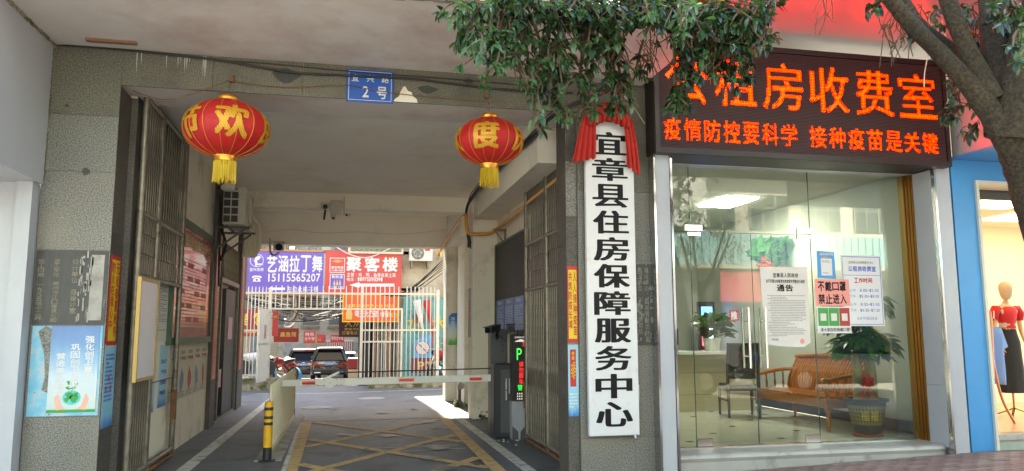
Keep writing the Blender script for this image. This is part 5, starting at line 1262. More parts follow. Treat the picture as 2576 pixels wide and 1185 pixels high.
# lane sides and far end
b3 = thing('lane_house', 'beige apartment building closing the far end of the lane with balcony cages', 'building', (-2, 66, -2))
MB().box(-16, 12, 64, 66, -3, 12).build('wall', beigew, b3)
rd = random.Random(11); wm = mat('far_window', (.12, .16, .17), .2)
for j in range(3):
    for i in range(9):
        x = -12+i*2.1; z = 2.0+j*2.6
        MB().box(x, x+1.3, 63.95, 63.99, z, z+1.3).build('window', wm, b3)
        m = MB()
        for k in range(9): m.box(x-.08+k*.18, x-.05+k*.18, 63.4, 63.43, z-.2, z+1.35)
        for zz in (z-.2, z+.5, z+1.3): m.box(x-.1, x+1.42, 63.4, 63.43, zz, zz+.04)
        m.box(x-.1, x+1.42, 63.4, 63.95, z-.24, z-.2); m.build('balcony_cage', gatem, b3)
shut = mat('shutter', (.45, .38, .25), .5); 
for i in range(6): 
    m = MB(); x = -9.5+i*2.2
    for k in range(12): m.box(x, x+1.8, 63.9, 63.96-.02*(k % 2), -2.1+k*.22, -1.9+k*.22)
    m.build('roller_shutter', shut if i % 2 else greyw, b3)
b4 = thing('lane_house', 'dark fronted shop row along the right side of the lane', 'building', (3, 50, -1)); MB().box(1.8, 9, 41, 64, -3, 7).build('wall', greyw, b4)
for k in range(4): MB().box(1.76, 1.8, 42+k*5, 46+k*5, -1.9, 1.0).build('shop_opening', MATS['dark_stall'], b4)
b5 = thing('pipe_shop', 'shabby shop with dark red awning at the left side of the lane', 'building', (-5.3, 32, -.5))
MB().box(-6.4, -4.4, 27, 36, -1, 4.2).build('wall', greyw, b5)
for k in range(4): MB().box(-4.39, -4.36, 27.4+k*2.1, 28.9+k*2.1, -.8, 1.4).build('door_panel', shut if k % 2 else beigew, b5)
# steel flue bending out of the left block
t = thing('vent_duct', 'dented steel ventilation duct bending down over the lane', 'duct', (-2.7, 30, 2.6))
p = [at(745, 740, 28), at(744, 785, 28), at(740, 800, 28), at(725, 812, 28), at(715, 812, 28)]
MB().tube([p[0]+UZ*.8, p[0], p[1]], .17, 14).tube([p[1], p[2]+Vector((-.03, 0, 0)), p[3], p[4]], .17, 14).build('pipe', steel, t)
t = condenser('air_conditioner', 'grey ribbed unit hanging beside the steel duct over the lane', tuple(at(768, 762, 30)), 1.1, .5, .7, '', greyw)
m = MB(); c_ = at(768, 762, 30)
for k in range(7): m.box(c_.x-.5, c_.x+.5, 29.73, 29.75, c_.z-.3+k*.09, c_.z-.26+k*.09)
m.build('rib', gatem, t)
# hanging signs in the lane: (x0,y0,x1,y1 px, Y, colour, [(text, x, y, w, h, colour)])
darkred = mat('sign_darkred', (.25, .02, .025), .5); orange = mat('sign_orange', (.75, .1, .02), .4)
def hsign(name, label, x0, y0, x1, y1, Y, mm, rows, frame=None):
    p, q = at(x0, y1, Y), at(x1, y0, Y); t = thing(name, label, 'sign', (p.x, Y, p.z)); MB().box(p.x, q.x, Y, Y+.06, p.z, q.z).build('panel', mm, t)
    for (s, x, y, w_, h_, cm) in rows:
        m = MB(); L_(s, x, y, w_, h_, .02, m, Y-.004); m.build('lettering', cm, t)
    if frame:
        m = MB(); e = .03; m.box(p.x-e, q.x+e, Y-.02, Y+.05, q.z, q.z+e).box(p.x-e, q.x+e, Y-.02, Y+.05, p.z-e, p.z).box(p.x-e, p.x, Y-.02, Y+.05, p.z, q.z).box(q.x, q.x+e, Y-.02, Y+.05, p.z, q.z); m.build('frame', frame, t)
    return t
t = hsign('beer_sign', 'orange red drinks advertisement with a bottle below the large red sign', 863, 743, 1000, 808, 23.95, orange, [('喝天比凸酒', 892, 798, 60, 16, whitep), ('增强', 956, 798, 22, 14, whitep), ('免疫力', 976, 798, 22, 12, yellowp), ('凉菜卤味特色小吃 电话', 872, 772, 120, 6, yellowp)], yellowp)
m = MB(); p0 = at(878, 804, 23.93); m.add([p0+UX*x+UZ*z for x, z in ((-.09, 0), (.09, 0), (.1, .18), (.06, .3), (.035, .36), (.035, .44), (-.035, .44), (-.035, .36), (-.06, .3), (-.1, .18))], [tuple(range(10))]); m.build('bottle_print', goldp, t)
hsign('maroon_sign', 'dark maroon shop sign with gold characters hanging under the orange advertisement', 852, 790, 925, 848, 26, mat('maroon2', (.09, .015, .02), .5), [('大众', 866, 822, 42, 20, goldp), ('订餐电话', 860, 842, 40, 9, goldp), ('家庭用餐', 866, 831, 40, 6, goldp)])
hsign('red_shop_sign', 'red shop sign with yellow characters behind the left fence bars', 590, 778, 658, 846, 23.6, darkred, [('馆', 636, 818, 20, 34, yellowp), ('楚', 608, 818, 18, 30, yellowp), ('8973538', 605, 838, 40, 6, yellowp)])
hsign('red_menu_sign', 'tall red menu sign with a food picture right of the open gate leaf', 684, 782, 701, 846, 25, signred, [('招牌', 688, 800, 10, 6, yellowp)])
hsign('red_awning_sign', 'dark red awning sign with faded gold characters beside the menu sign', 688, 826, 752, 861, 31, darkred, [('鑫鱼馆', 704, 847, 42, 12, goldp)])
hsign('beef_sign', 'square bright red sign with four white characters in the middle of the lane', 763, 833, 794, 864, 50, signred, [('特色', 767, 845, 24, 8, whitep), ('全牛馆', 766, 856, 26, 8, whitep)])
hsign('beer_label_sign', 'small red and blue beer sign between the two beef signs', 797, 841, 820, 863, 52, signred, [('燕京', 799, 858, 9, 6, yellowp), ('U8', 810, 858, 7, 8, bluep)])
hsign('beef_sign', 'wide red sign with slanted white characters above the silver car', 831, 842, 866, 862, 52, signred, [('特色全牛馆', 833, 855, 31, 9, whitep)])
hsign('pink_light_sign', 'small pink sign seen between the right gate bars', 914, 860, 938, 876, 30, mat('print_pinklight', (.8, .25, .22), .5), [])
t = thing('doorway_banner', 'white plastic strip door hanging behind the right gate leaf', 'curtain', (1.0, 25, 0)); p, q = at(950, 935, 24.1), at(968, 855, 24.1)
MB().box(p.x, q.x, 24.1, 24.13, p.z, q.z).build('strip', paperm, t)
for k, px in enumerate((925, 940, 958, 978, 990)):
    p = at(px, 950, 24.05); MB().box(p.x-.05, p.x+.05, 24.0, 24.1, p.z-.3, 2.1).build('stall_post', woodold if k % 2 else blackm, b1)
# tangle of service wires
tg = thing('wire_tangle', 'tangle of black service wires strung over the lane between the buildings', 'wires', (-1, 27, 3)); rd = random.Random(21)
for k in range(34):
    x0, z0 = -4.6+rd.random()*1.6, 2.3+rd.random()*.9; x1, z1 = 1.0+rd.random()*1.2, 2.2+rd.random()*1.0; y0, y1 = rd.uniform(24.5, 34), rd.uniform(24.5, 34)
    mx, mz = (x0+x1)/2, min(z0, z1)-rd.uniform(.05, .6)
    MB().tube(smooth_pts([(x0, y0, z0), (x0*.7+x1*.3, y0*.7+y1*.3, mz+.1), (mx, (y0+y1)/2, mz), (x1*.8+x0*.2, y1, z1-.15), (x1, y1, z1)], 4), rd.uniform(.008, .022), 4, False).build('wire', black_cable, tg)
for k in range(8):
    p, q = at(965+rd.uniform(-20, 20), 745+rd.uniform(-3, 3), 23.8), at(1113, 655+rd.uniform(0, 40), 22.5)
    MB().tube(smooth_pts([p, p*.6+q*.4+UZ*-.25, q], 5), .01, 5, False).build('wire', black_cable, tg)
cable('grey cable sagging across the red sign from the window to the stucco wall', [at(840, 618, 23.8), at(880, 640, 23.8), at(925, 648, 23.8), at(980, 625, 23.7), at(1010, 600, 23.6)], .018, white_cable)
# ================= cars =================
def car(c, L, W, Ht, kind, paint, label, plate=None, name='parked_car'):
    """rear towards -Y; c = centre of the rear bumper on the ground"""
    x, y, z = c; t = thing(name, label, 'car', (x, y+L/2, z)); w2 = W/2
    def ring(yy, w_, z0, z1, sh, n=1):      # rounded section
        r = .09
        return [(x-w_+sh*.2, yy, z0), (x-w_, yy, z0+r*1.5), (x-w_, yy, (z0+z1)/2), (x-w_+sh, yy, z1-r*.6), (x-w_+sh+r, yy, z1), (x+w_-sh-r, yy, z1), (x+w_-sh, yy, z1-r*.6), (x+w_, yy, (z0+z1)/2), (x+w_, yy, z0+r*1.5), (x+w_-sh*.2, yy, z0)]
    belt = z+Ht*.58
    m = MB(); rs = [(0, .82, .42, .72), (.06, .94, .3, .92), (.14, .985, .24, 1), (.6, 1, .22, 1.01), (L*.5, 1, .22, 1.0), (L*.72, 1, .22, .97), (L*.93, .96, .24, .86), (L, .8, .35, .66)]
    m.loft([ring(y+a, w2*b, z+cc_, z+(belt-z)*d, .05) for a, b, cc_, d in rs]); m.smooth = True; m.build('body', paint, t)
    # cabin: glass house and roof
    if kind == 'suv': gh = [(.12, .8, .98), (.42, .7, 1.52), (.62, .69, 1.6), (L*.52, .69, 1.62), (L*.62, .68, 1.55), (L*.76, .8, 1.0)]
    else: gh = [(.75, .8, .98), (1.15, .72, 1.4), (1.4, .7, 1.45), (L*.5, .7, 1.46), (L*.6, .7, 1.38), (L*.76, .8, .98)]
    k = Ht/(1.68 if kind == 'suv' else 1.46)
    def gr(a, b, h, dx=0): return [(x-w2*.93, y+a, belt-.03), (x-w2*b-.0+dx, y+a, z+h*k), (x+w2*b-dx, y+a, z+h*k), (x+w2*.93, y+a, belt-.03)]
    m = MB(); m.loft([[(x-w2*.9, y+gh[0][0], belt-.02), (x-w2*.9, y+gh[0][0], belt), (x+w2*.9, y+gh[0][0], belt), (x+w2*.9, y+gh[0][0], belt-.02)]]+[gr(a, b, h) for a, b, h in gh[1:-1]]+[[(x-w2*.9, y+gh[-1][0], belt-.02), (x-w2*.9, y+gh[-1][0], belt), (x+w2*.9, y+gh[-1][0], belt), (x+w2*.9, y+gh[-1][0], belt-.02)]])
    m.build('window', glass_dark, t, .02)
    rz = [h for a, b, h in gh[1:-1]]; m = MB(); m.loft([[(x-w2*(b+.015), y+a-.02, z+h*k-.03), (x-w2*b*.93, y+a-.02, z+h*k+.035), (x+w2*b*.93, y+a-.02, z+h*k+.035), (x+w2*(b+.015), y+a-.02, z+h*k-.03)] for a, b, h in gh[1:-1]]); m.smooth = True
    m.build('roof', paint, t)
    m = MB()
    for s_ in (-1, 1):
        a, b = gh[0], gh[1]; m.bar((x+s_*w2*.9, y+a[0]-.01, belt-.02), (x+s_*w2*(b[1]-.04), y+b[0]-.02, z+b[2]*k), .2, .1)
        a, b = gh[-1], gh[-2]; m.bar((x+s_*w2*.9, y+a[0], belt-.02), (x+s_*w2*b[1], y+b[0], z+b[2]*k), .07, .06)
    m.build('roof_pillar', paint, t)
    if kind == 'suv': MB().box(x-w2*.64, x+w2*.64, y+.22, y+.5, z+1.5*k, z+1.6*k).build('spoiler', paint, t, .01)
    for s_ in (-1, 1):
        MB().prism([(x+s_*w2*.93, y+.04, belt-.24), (x+s_*w2*.55, y+.0, belt-.26), (x+s_*w2*.58, y+.0, belt-.14), (x+s_*w2*.9, y+.06, belt-.08)], (0, .1, 0)).build('tail_lamp', mat('tail_red', (.35, .01, .012), .15) if 'tail_red' not in MATS else MATS['tail_red'], t)
        MB().box(x+s_*(w2+.02)-.09, x+s_*(w2+.02)+.09, y+L*.62, y+L*.66, belt, belt+.13).build('wing_mirror', paint, t, .02)
        for yy in (.75, L-.85):
            wp = Vector((x+s_*(w2-.11), y+yy, z+.33)); wh = MB().tube([wp-UX*.11, wp+UX*.11], .33, 22).build('wheel', blackm, t); MB().tube([wp-UX*.115, wp+UX*.115], .2, 16).build('rim', steel, wh)
    MB().box(x-w2*.9, x+w2*.9, y-.05, y+.1, z+.3, z+.5).build('bumper', paint if kind != 'suv' else blackm, t, .03)
    for s_ in (-1, 1): MB().box(x+s_*w2*.62-.16, x+s_*w2*.62+.16, y-.06, y-.03, z+.33, z+.4).build('exhaust_trim', chrome, t, .01)
    pz = z+.74 if kind == 'suv' else z+.7
    MB().box(x-.22, x+.22, y-.045, y-.015, pz, pz+.14).build('number_plate', mat('plate_blue', (.02, .15, .6), .4) if 'plate_blue' not in MATS else MATS['plate_blue'], t)
    if plate: m = MB(); line(m, plate, (x-.2, y-.048, pz+.025), UX, UZ, .09, .02, width=.4); m.build('plate_lettering', whitep, t)
    MB().box(x-.07, x+.07, y-.03, y-.01, belt-.12, belt-.07).build('badge', chrome, t)
    return t
blackpaint = mat('car_black', (.012, .012, .014), .12, coat=1.); silver = mat('car_silver', (.42, .4, .38), .3, .5, coat=1.)
def gz(Y): return ground_z(0, Y)
p = at(829, 900, 40); car((p.x, 40, gz(40)), 4.6, 1.86, 1.68, 'suv', blackpaint, 'black suv seen from behind with a blue plate, nearest in the lane', '湘L·036N')
p = at(764, 900, 44); car((p.x, 44, gz(44)), 4.7, 1.88, 1.72, 'suv', blackpaint, 'second black suv with red lamps parked at the left of the nearer one', '湘L·58')
p = at(868, 900, 46); car((p.x, 46, gz(46)), 4.6, 1.78, 1.46, 'sedan', silver, 'silver saloon car parked right of the black suv')
t = thing('box_truck', 'small truck with white slatted cargo box beyond the silver car', 'truck', tuple(at(858, 880, 54))); p = at(857, 870, 54); z = gz(54)
MB().box(p.x-.95, p.x+.85, 54, 57, z+.9, z+2.5).build('cargo_frame', gatem, t); m = MB()
for k in range(12): m.box(p.x-.9+k*.145, p.x-.83+k*.145, 53.95, 53.99, z+1.7, z+2.4)
m.box(p.x-.97, p.x+.87, 53.93, 53.99, z+2.42, z+2.55); m.build('slat', whitep, t)
for s_ in (-1, 1): MB().tube([(p.x+s_*.7-.1, 54.6, z+.4), (p.x+s_*.7+.1, 54.6, z+.4)], .4, 18).build('wheel', blackm, t)
MB().box(p.x-.9, p.x+.8, 57, 58.6, z+.5, z+2.0).build('cab', whitep, t, .05)
# motorbikes
def moto(c, ang, label, paint, box=False):
    t = thing('motorcycle', label, 'motorcycle', (0, 0, 0)); m = MB()
    def wheel(xx): MB().tube([(xx+.27*cos(a_), 0, .29+.27*sin(a_)) for a_ in [2*pi*k/22 for k in range(23)]], .05, 8, False).build('tyre', blackm, t); MB().tube([(xx, -.05, .29), (xx, .05, .29)], .07).tube([(xx, -.02, .29), (xx, .02, .29)], .21, 18).build('wheel_disc', gatem, t)
    wheel(-.62); wheel(.62)
    MB().tube([(-.62, .09, .29), (-.42, .09, .7), (-.36, 0, .98)], .022).tube([(-.62, -.09, .29), (-.42, -.09, .7), (-.36, 0, .98)], .022).build('fork', steel, t)
    MB().tube([(-.36, -.34, 1.05), (-.32, -.2, 1.03), (-.36, 0, 1.0), (-.32, .2, 1.03), (-.36, .34, 1.05)][::-1], .015).build('handlebar', steel, t)
    MB().lathe([(0, -.09), (.07, -.06), (.09, 0), (.07, .06), (0, .08)], (-.5, 0, .92), 14).build('headlight', glass_dark, t)
    MB().tube([(-.34, 0, .8), (-.2, 0, .86), (.02, 0, .82), (.12, 0, .74)], [.06, .15, .14, .05], 14).build('tank', paint, t)
    MB().tube([(.05, 0, .78), (.2, 0, .8), (.5, 0, .84), (.72, 0, .88)], [.06, .11, .11, .05], 12).build('seat', blackm, t)
    MB().tube([(-.16, 0, .45), (.0, 0, .42), (.15, 0, .45)], [.1, .18, .1], 10).build('engine', steel, t)
    MB().tube([(.0, .12, .3), (.3, .14, .28), (.75, .15, .36)], .04).build('exhaust', chrome, t)
    MB().bar((.1, 0, .7), (.62, 0, .32), .06, .1).bar((-.36, 0, .85), (-.05, 0, .35), .07).build('frame', blackm, t)
    MB().tube([(.4, 0, .66), (.62, 0, .68), (.86, 0, .6)], [.04, .09, .03], 10).build('rear_mudguard', paint, t)
    if box: MB().box(.45, .95, -.26, .26, .95, 1.38).build('top_box', mat('topbox_red', (.55, .06, .05), .35), t, .07); MB().box(.44, .96, -.265, .265, 1.2, 1.22).build('top_box_band', whitep, t)
    t.location = c; t.rotation_euler = (0, 0, ang); return t
p = at(706, 940, 31); moto((p.x, 31, gz(31)), radians(48), 'red and black motorcycle parked left of the lane behind the open gate leaf', mat('moto_red', (.2, .012, .01), .3))
p = at(1098, 935, 21.9); moto((p.x+.15, 21.9, gz(21.9)), radians(-70), 'red scooter with a large red top box near the right end of the fence', redp, True)
t = thing('blue_tarp', 'crumpled blue and red sacks beside the left black suv', 'sack', tuple(at(715, 925, 34))); rd = random.Random(6)
for k, mm in enumerate((mat('tarp_blue', (.03, .25, .6), .6), redp, MATS['tarp_blue'])):
    p = at(708+k*14, 925, 34); m = MB(); m.lathe([(.0, 0), (.35, .02), (.4, .3), (.28, .55), (.1, .7), (0, .72)], (p.x, 34, gz(34)+.35*(k == 1)), 9); m.build('sack', mm, t)
t = thing('red_canopy_cart', 'low red covered cart beside the silver car', 'cart', tuple(at(897, 930, 33))); p = at(893, 925, 36)
MB().box(p.x-.35, p.x+1.2, 36, 37, gz(36)+.5, gz(36)+1.0).build('red_cover', darkred, t, .05); MB().box(p.x-.3, p.x+.4, 35.9, 36.5, gz(36), gz(36)+.5).build('brick_base', beigew, t)
t = thing('white_scooter', 'white and black scooter seen through the left fence bars', 'scooter', tuple(at(640, 940, 22))); p = at(640, 935, 22.4)
MB().tube([p+Vector((-.3, 0, .45)), p+Vector((-.05, 0, .4)), p+Vector((.25, 0, .5))], [.04, .13, .06], 12).build('body', whitep, t); MB().tube([p+Vector((-.3, -.05, .1)), p+Vector((-.3, .05, .1))], .22, 16).tube([p+Vector((.35, -.05, .1)), p+Vector((.35, .05, .1))], .22, 16).build('wheel', blackm, t); MB().tube([p+Vector((.25, 0, .1)), p+Vector((.3, 0, .85)), p+Vector((.4, 0, .9))], .025).build('steering', blackm, t)
MB().box(-6.3, -3.25, 23.9, 24.2, -.3, 2.1).build('dark_shopfront', MATS['dark_stall'], b2)
# ================= papers stuck on the glass =================
gy = GY-.004
def gpaper(name, label, x0, x1, z0, z1, mm, cat='notice', off=0, skew=0):
    t = thing(name, label, cat, (x0, gy, z0)); MB().prism([(x0, gy-off, z0), (x1, gy-off, z0+skew), (x1-.005, gy-off, z1+skew), (x0+.005, gy-off, z1)], (0, -.002, 0)).build('sheet', mm, t); return t
def gl(mb, s, x, z, h, w, bold=.0, off=0): line(mb, s, (x, gy-.003-off, z), UX, UZ, h, bold, width=w, sp=1.06)
t = thing('government_notice', 'large white printed government notice with curled foot taped to the glass door', 'notice', (4.6, gy, 1.3))
pts = [(4.63, 2.22), (4.66, 1.36), (4.7, 1.33), (4.85, 1.31), (5.05, 1.3), (5.15, 1.3), (5.235, 1.35), (5.245, 2.225)]
MB().prism([(x, gy, z) for x, z in pts], (0, -.002, 0)).build('sheet', paperm, t)
m = MB(); gl(m, '宜章县人民政府', 4.79, 2.1, .05, .33, .02); gl(m, '关于开展公共租赁住房领域专项整治行动的', 4.7, 2.035, .04, .5, .02); gl(m, '通告', 4.83, 1.94, .075, .22, .03)
m.build('heading', ink, t); m = MB(); rd = random.Random(31); smallprint(m, (4.71, gy-.0025, 1.42), UX, UZ, .49, .48, 25, rd, .42, .04); gl(m, '特此通告', 4.74, 1.375, .025, .09, .02); m.build('body_text', greyp, t)
m = MB(); m.add([Vector((5.13+.03*cos(a_), gy-.003, 1.365+.03*sin(a_))) for a_ in [2*pi*k/18 for k in range(18)]], [tuple(range(18))]); m.build('red_seal', mat('seal', (.75, .3, .26), .6), t)
t = gpaper('code_notice', 'small blue notice with a white card above the pink mask notice', 5.375, 5.615, 2.1, 2.42, signblue if False else mat('notice_blue', (.03, .27, .62), .4), skew=-.01)
m = MB(); m.box(5.425, 5.57, gy-.0035, gy-.003, 2.13, 2.33); m.build('white_card', whitep, t)
m = MB(); gl(m, '湖南场所码', 5.41, 2.365, .035, .18, .02, .001); m.build('lettering', whitep, t); m = MB(); gl(m, '扫码进入', 5.43, 2.335, .02, .13, .02, .001); m.build('yellow_lettering', yellowp, t)
m = MB(); smallprint(m, (5.44, gy-.004, 2.15), UX, UZ, .11, .02, 2, rd); smallprint(m, (5.44, gy-.004, 2.28), UX, UZ, .11, .03, 2, rd); m.build('small_lettering', greyp, t)
t = gpaper('opening_hours_notice', 'white opening hours notice with blue border on the large pane', 5.69, 6.235, 1.54, 2.375, whitep)
e = .018; m = MB(); X0, X1, Z0, Z1 = 5.705, 6.22, 1.555, 2.36
for b in ((X0, X1, Z0, Z0+.007), (X0, X1, Z1-.007, Z1), (X0, X0+.007, Z0, Z1), (X1-.007, X1, Z0, Z1), (X0, X1, 2.135, 2.14)): m.box(b[0], b[1], gy-.0035, gy-.003, b[2], b[3])
gl(m, '公租房收费室', 5.78, 2.185, .06, .38, .025); gl(m, '法定节假日休息', 5.86, 1.61, .036, .28, .0)
for s, z in (('上午：8:00—12:00', 1.94), ('下午：15:00—18:00', 1.87), ('上午：8:00—12:00', 1.775), ('下午：14:30—17:30', 1.705)): gl(m, s, 5.78, z, .036, .4, .0)
m.build('blue_print', bluep, t)
m = MB(); gl(m, '工作时间', 5.85, 2.05, .055, .25, .03); m.build('red_print', redp, t)
m = MB(); gl(m, '宜章县住房保障服务中心', 5.79, 2.275, .03, .34, .005); m.build('lettering', greyp, t)
t = gpaper('mask_notice', 'pink notice with four by two bold black characters forbidding entry unmasked', 5.325, 5.785, 1.775, 2.085, mat('paper_pink', (.8, .3, .26), .6), off=.004, skew=.0)
m = MB()
gl(m, '不戴口罩', 5.36, 1.945, .11, .38, .03, .004); gl(m, '禁止进入', 5.36, 1.8, .11, .38, .03, .004); m.build('lettering', ink, t)
t = gpaper('mask_request_notice', 'white notice with two green and one red square under the pink notice', 5.335, 5.78, 1.455, 1.765, whitep, off=.003)
for k, (c_, lab) in enumerate(((mat('paper_green', (.04, .3, .06), .5), 0), (MATS['paper_green'], 0), (mat('paper_darkred', (.4, .03, .03), .5), 0))):
    m = MB(); x = 5.35+.14*k; m.box(x, x+.135, gy-.0065, gy-.006, 1.54, 1.75); m.build('coloured_square', c_, t)
    m = MB(); m.box(x+.03, x+.105, gy-.0075, gy-.007, 1.6, 1.685); m.build('pale_card', paperm, t)
m = MB(); gl(m, '请大家自觉佩戴口罩!', 5.37, 1.475, .042, .4, .01, .003); m.build('lettering', ink, t)
t = gpaper('push_sign', 'small red square sign with one white character beside the door handles', 4.225, 4.34, 1.6, 1.72, redp, 'sign')
m = MB(); gl(m, '推', 4.237, 1.615, .09, .09, .04); m.build('lettering', whitep, t)

# ================= inside the fee office =================
FZ = .182
t = thing('service_counter', 'pale beige front desk with a white top inside the fee office', 'counter', (5.6, 11.9, FZ))
MB().box(4.3, 6.62, 11.6, 12.1, FZ, 1.1).build('front_panel', counterm, t); MB().box(4.25, 6.66, 11.5, 12.2, 1.1, 1.15).build('top', boardw, t)
for zz in (.45, .8): MB().box(4.3, 6.62, 11.596, 11.6, zz, zz+.006).build('groove', woodold, t)
def leaf_mesh(L, W, m_, fold=.25, seg=4):
    mb = MB(); vs = []; 
    for k in range(seg+1):
        s = k/seg; w_ = W*sin(pi*min(1, s**.8*.96+.04))**.8*.5; z = -L*.35*s*s*.6
        vs += [(L*s, -w_, z+w_*fold), (L*s, 0, z), (L*s, w_, z+w_*fold)]
    fs = []
    for k in range(seg):
        a = 3*k; fs += [(a, a+1, a+4, a+3), (a+1, a+2, a+5, a+4)]
    mb.add(vs, fs); mb.smooth = True; return mb
# pot plants on the desk
def desk_plant(c, s, label, nm='potted_plant', n=60, seed=1):
    t = thing(nm, label, 'plant', c); MB().lathe([(0, 0), (.09*s, 0), (.12*s, .17*s), (.1*s, .17*s), (0, .15*s)], c, 14).build('pot', whitep, t)
    rd = random.Random(seed); mbs = MB(); me = leaf_mesh(.16*s, .09*s, None)
    for k in range(n):
        a, e = rd.uniform(0, 2*pi), rd.uniform(-.3, 1.3); R_m = Matrix.Rotation(a, 4, 'Z') @ Matrix.Rotation(-e, 4, 'Y') @ Matrix.Rotation(rd.uniform(-1, 1), 4, 'X')
        o_ = Vector(c)+Vector((cos(a)*.13*s*rd.random()*1.8, sin(a)*.12*s*rd.random(), .18*s+rd.random()*.28*s)); mbs.add([o_+R_m @ Vector(v) for v in me.v], me.f)
    mbs.smooth = True; mbs.build('foliage', leaf_b, t); return t
desk_plant((5.95, 11.75, 1.15), 1.25, 'bushy green plant standing on the front desk behind the chair', n=90); desk_plant((4.72, 11.8, 1.15), .9, 'small green plant at the left end of the front desk', n=40, seed=2)
t = thing('monitor', 'dark computer monitor backs standing on the front desk', 'monitor', (5.1, 11.85, 1.15)); MB().box(4.95, 5.4, 11.85, 11.9, 1.25, 1.52).box(5.13, 5.2, 11.85, 11.9, 1.15, 1.25).build('screen_back', blackm, t)
# lit screen at the back and cabinets
t = thing('display_panel', 'upright lit blue and red display panel behind the front desk', 'screen', (5.2, 13.9, 1.2)); p, q = at(1767, 870, 13.6), at(1790, 772, 13.6)
MB().box(p.x-.06, q.x+.06, 13.6, 13.66, p.z-.1, q.z+.1).build('frame', blackm, t); m = MB(); m.box(p.x, q.x, 13.58, 13.598, q.z-.4, q.z); m.build('blue_screen', emis('screen_blue', (.06, .3, 1), 1.3), t)
MB().box(p.x, (p.x+q.x)/2, 13.58, 13.598, p.z, q.z-.42).build('red_screen', emis('screen_red', (1, .1, .15), .9), t); MB().box((p.x+q.x)/2, q.x, 13.58, 13.598, p.z, q.z-.42).build('pale_screen', emis('screen_pale', (.4, .7, 1), 1.3), t)
t = thing('filing_cabinet', 'pale double filing cabinet with dark door panes against the back wall', 'cabinet', (5.3, 14.3, FZ)); MB().box(4.75, 6.35, 14.1, 14.55, FZ, 2.45).build('body', shop_wall, t)
for k in range(3): MB().box(4.83+k*.52, 5.2+k*.52, 14.07, 14.1, .9, 2.3).build('door_pane', glass_dark, t)
# chair, seen from behind
t = thing('office_chair', 'dark wooden chair with black leather back and seat facing the front desk', 'chair', (6.0, 10.9, FZ))
C0 = Vector((5.93, 10.85, FZ)); ang = radians(-14)
def rc_(x, y, z): return C0+Vector((x*cos(ang)-y*sin(ang), x*sin(ang)+y*cos(ang), z))
for (x, y) in ((-.23, -.22), (.23, -.22)): MB().tube([rc_(x*1.0, y-.03, 0), rc_(x, y, .42), rc_(x, y-.02, .7), rc_(x, y-.1, 1.12)], [.018, .026, .026, .02], 8).build('rear_leg', chairwood, t)
for (x, y) in ((-.25, .24), (.25, .24)): MB().tube([rc_(x, y+.02, 0), rc_(x, y, .42)], [.018, .028], 8).build('leg', chairwood, t)
MB().tube([rc_(-.24, -.22, .25), rc_(-.25, .24, .25)], .014).tube([rc_(.24, -.22, .25), rc_(.25, .24, .25)], .014).build('stretcher', chairwood, t)
def rbox(x0, x1, y0, y1, z0, z1, lean=0): m = MB(); m.add([rc_(x, y-lean*(z-z0), z) for z in (z0, z1) for (x, y) in ((x0, y0), (x1, y0), (x1, y1), (x0, y1))], [(0, 3, 2, 1), (4, 5, 6, 7), (0, 1, 5, 4), (1, 2, 6, 5), (2, 3, 7, 6), (3, 0, 4, 7)]); return m
rbox(-.26, .26, -.24, .26, .4, .49).build('seat', leather, t, .02); rbox(-.235, .235, -.24, -.19, .58, 1.12, .17).build('backrest', leather, t, .015)
# long bench along the right wall
t = thing('wooden_bench', 'long varnished wooden bench with slatted back and turned armrests along the right wall', 'bench', (6.5, 9.8, FZ))
by0, by1, bx0, bx1 = 8.92, 10.62, 6.12, 6.72
def legp(x, y, zt_=.4): return MB().lathe([(.018, 0), (.024, .05), (.034, .2), (.026, .24), (.04, .27), (.04, .3), (.03, .33), (.042, zt_)], (x, y, FZ), 12)
for (x, y) in ((bx0, by0), (bx0, by1), (bx1, by0), (bx1, by1)): legp(x, y).build('leg', wood, t)
legp(bx0, (by0+by1)/2+.2).build('leg', wood, t) if False else None
MB().box(bx0-.04, bx0, by0-.04, by1+.04, FZ+.3, FZ+.42).box(bx0, bx1, by0-.04, by0, FZ+.3, FZ+.42).box(bx0, bx1, by1, by1+.04, FZ+.3, FZ+.42).build('apron', wood, t, .006)
sm_ = meshof(MB().box(0, bx1-bx0+.04, -.028, .028, 0, .025), wood, .004, 'seat_slat')
for k in range(24): piece('seat_slat', sm_, t, (bx0-.04, by0+.01+k*.0735, FZ+.42))
bs = MB(); vs = [(0, 0, 0), (.05, 0, .2), (.13, 0, .42), (.2, 0, .62), (.23, 0, .66)]
bs.prism([(-.01, -.022, 0), (.03, -.022, .17), (.11, -.022, .33), (.2, -.022, .47), (.225, -.022, .47), (.135, -.022, .32), (.055, -.022, .16), (.015, -.022, 0)], (0, .044, 0))
bsm = meshof(bs, wood, 0, 'back_slat')
for k in range(27): piece('back_slat', bsm, t, (bx1-.1, by0+.03+k*.0645, FZ+.44))
MB().tube(smooth_pts([(bx1+.09, by0-.04, FZ+.91), (bx1+.1, (by0*2+by1)/3, FZ+.94), (bx1+.1, (by0+by1*2)/3, FZ+.94), (bx1+.09, by1+.04, FZ+.91)]), .032, 8).build('top_rail', wood, t)
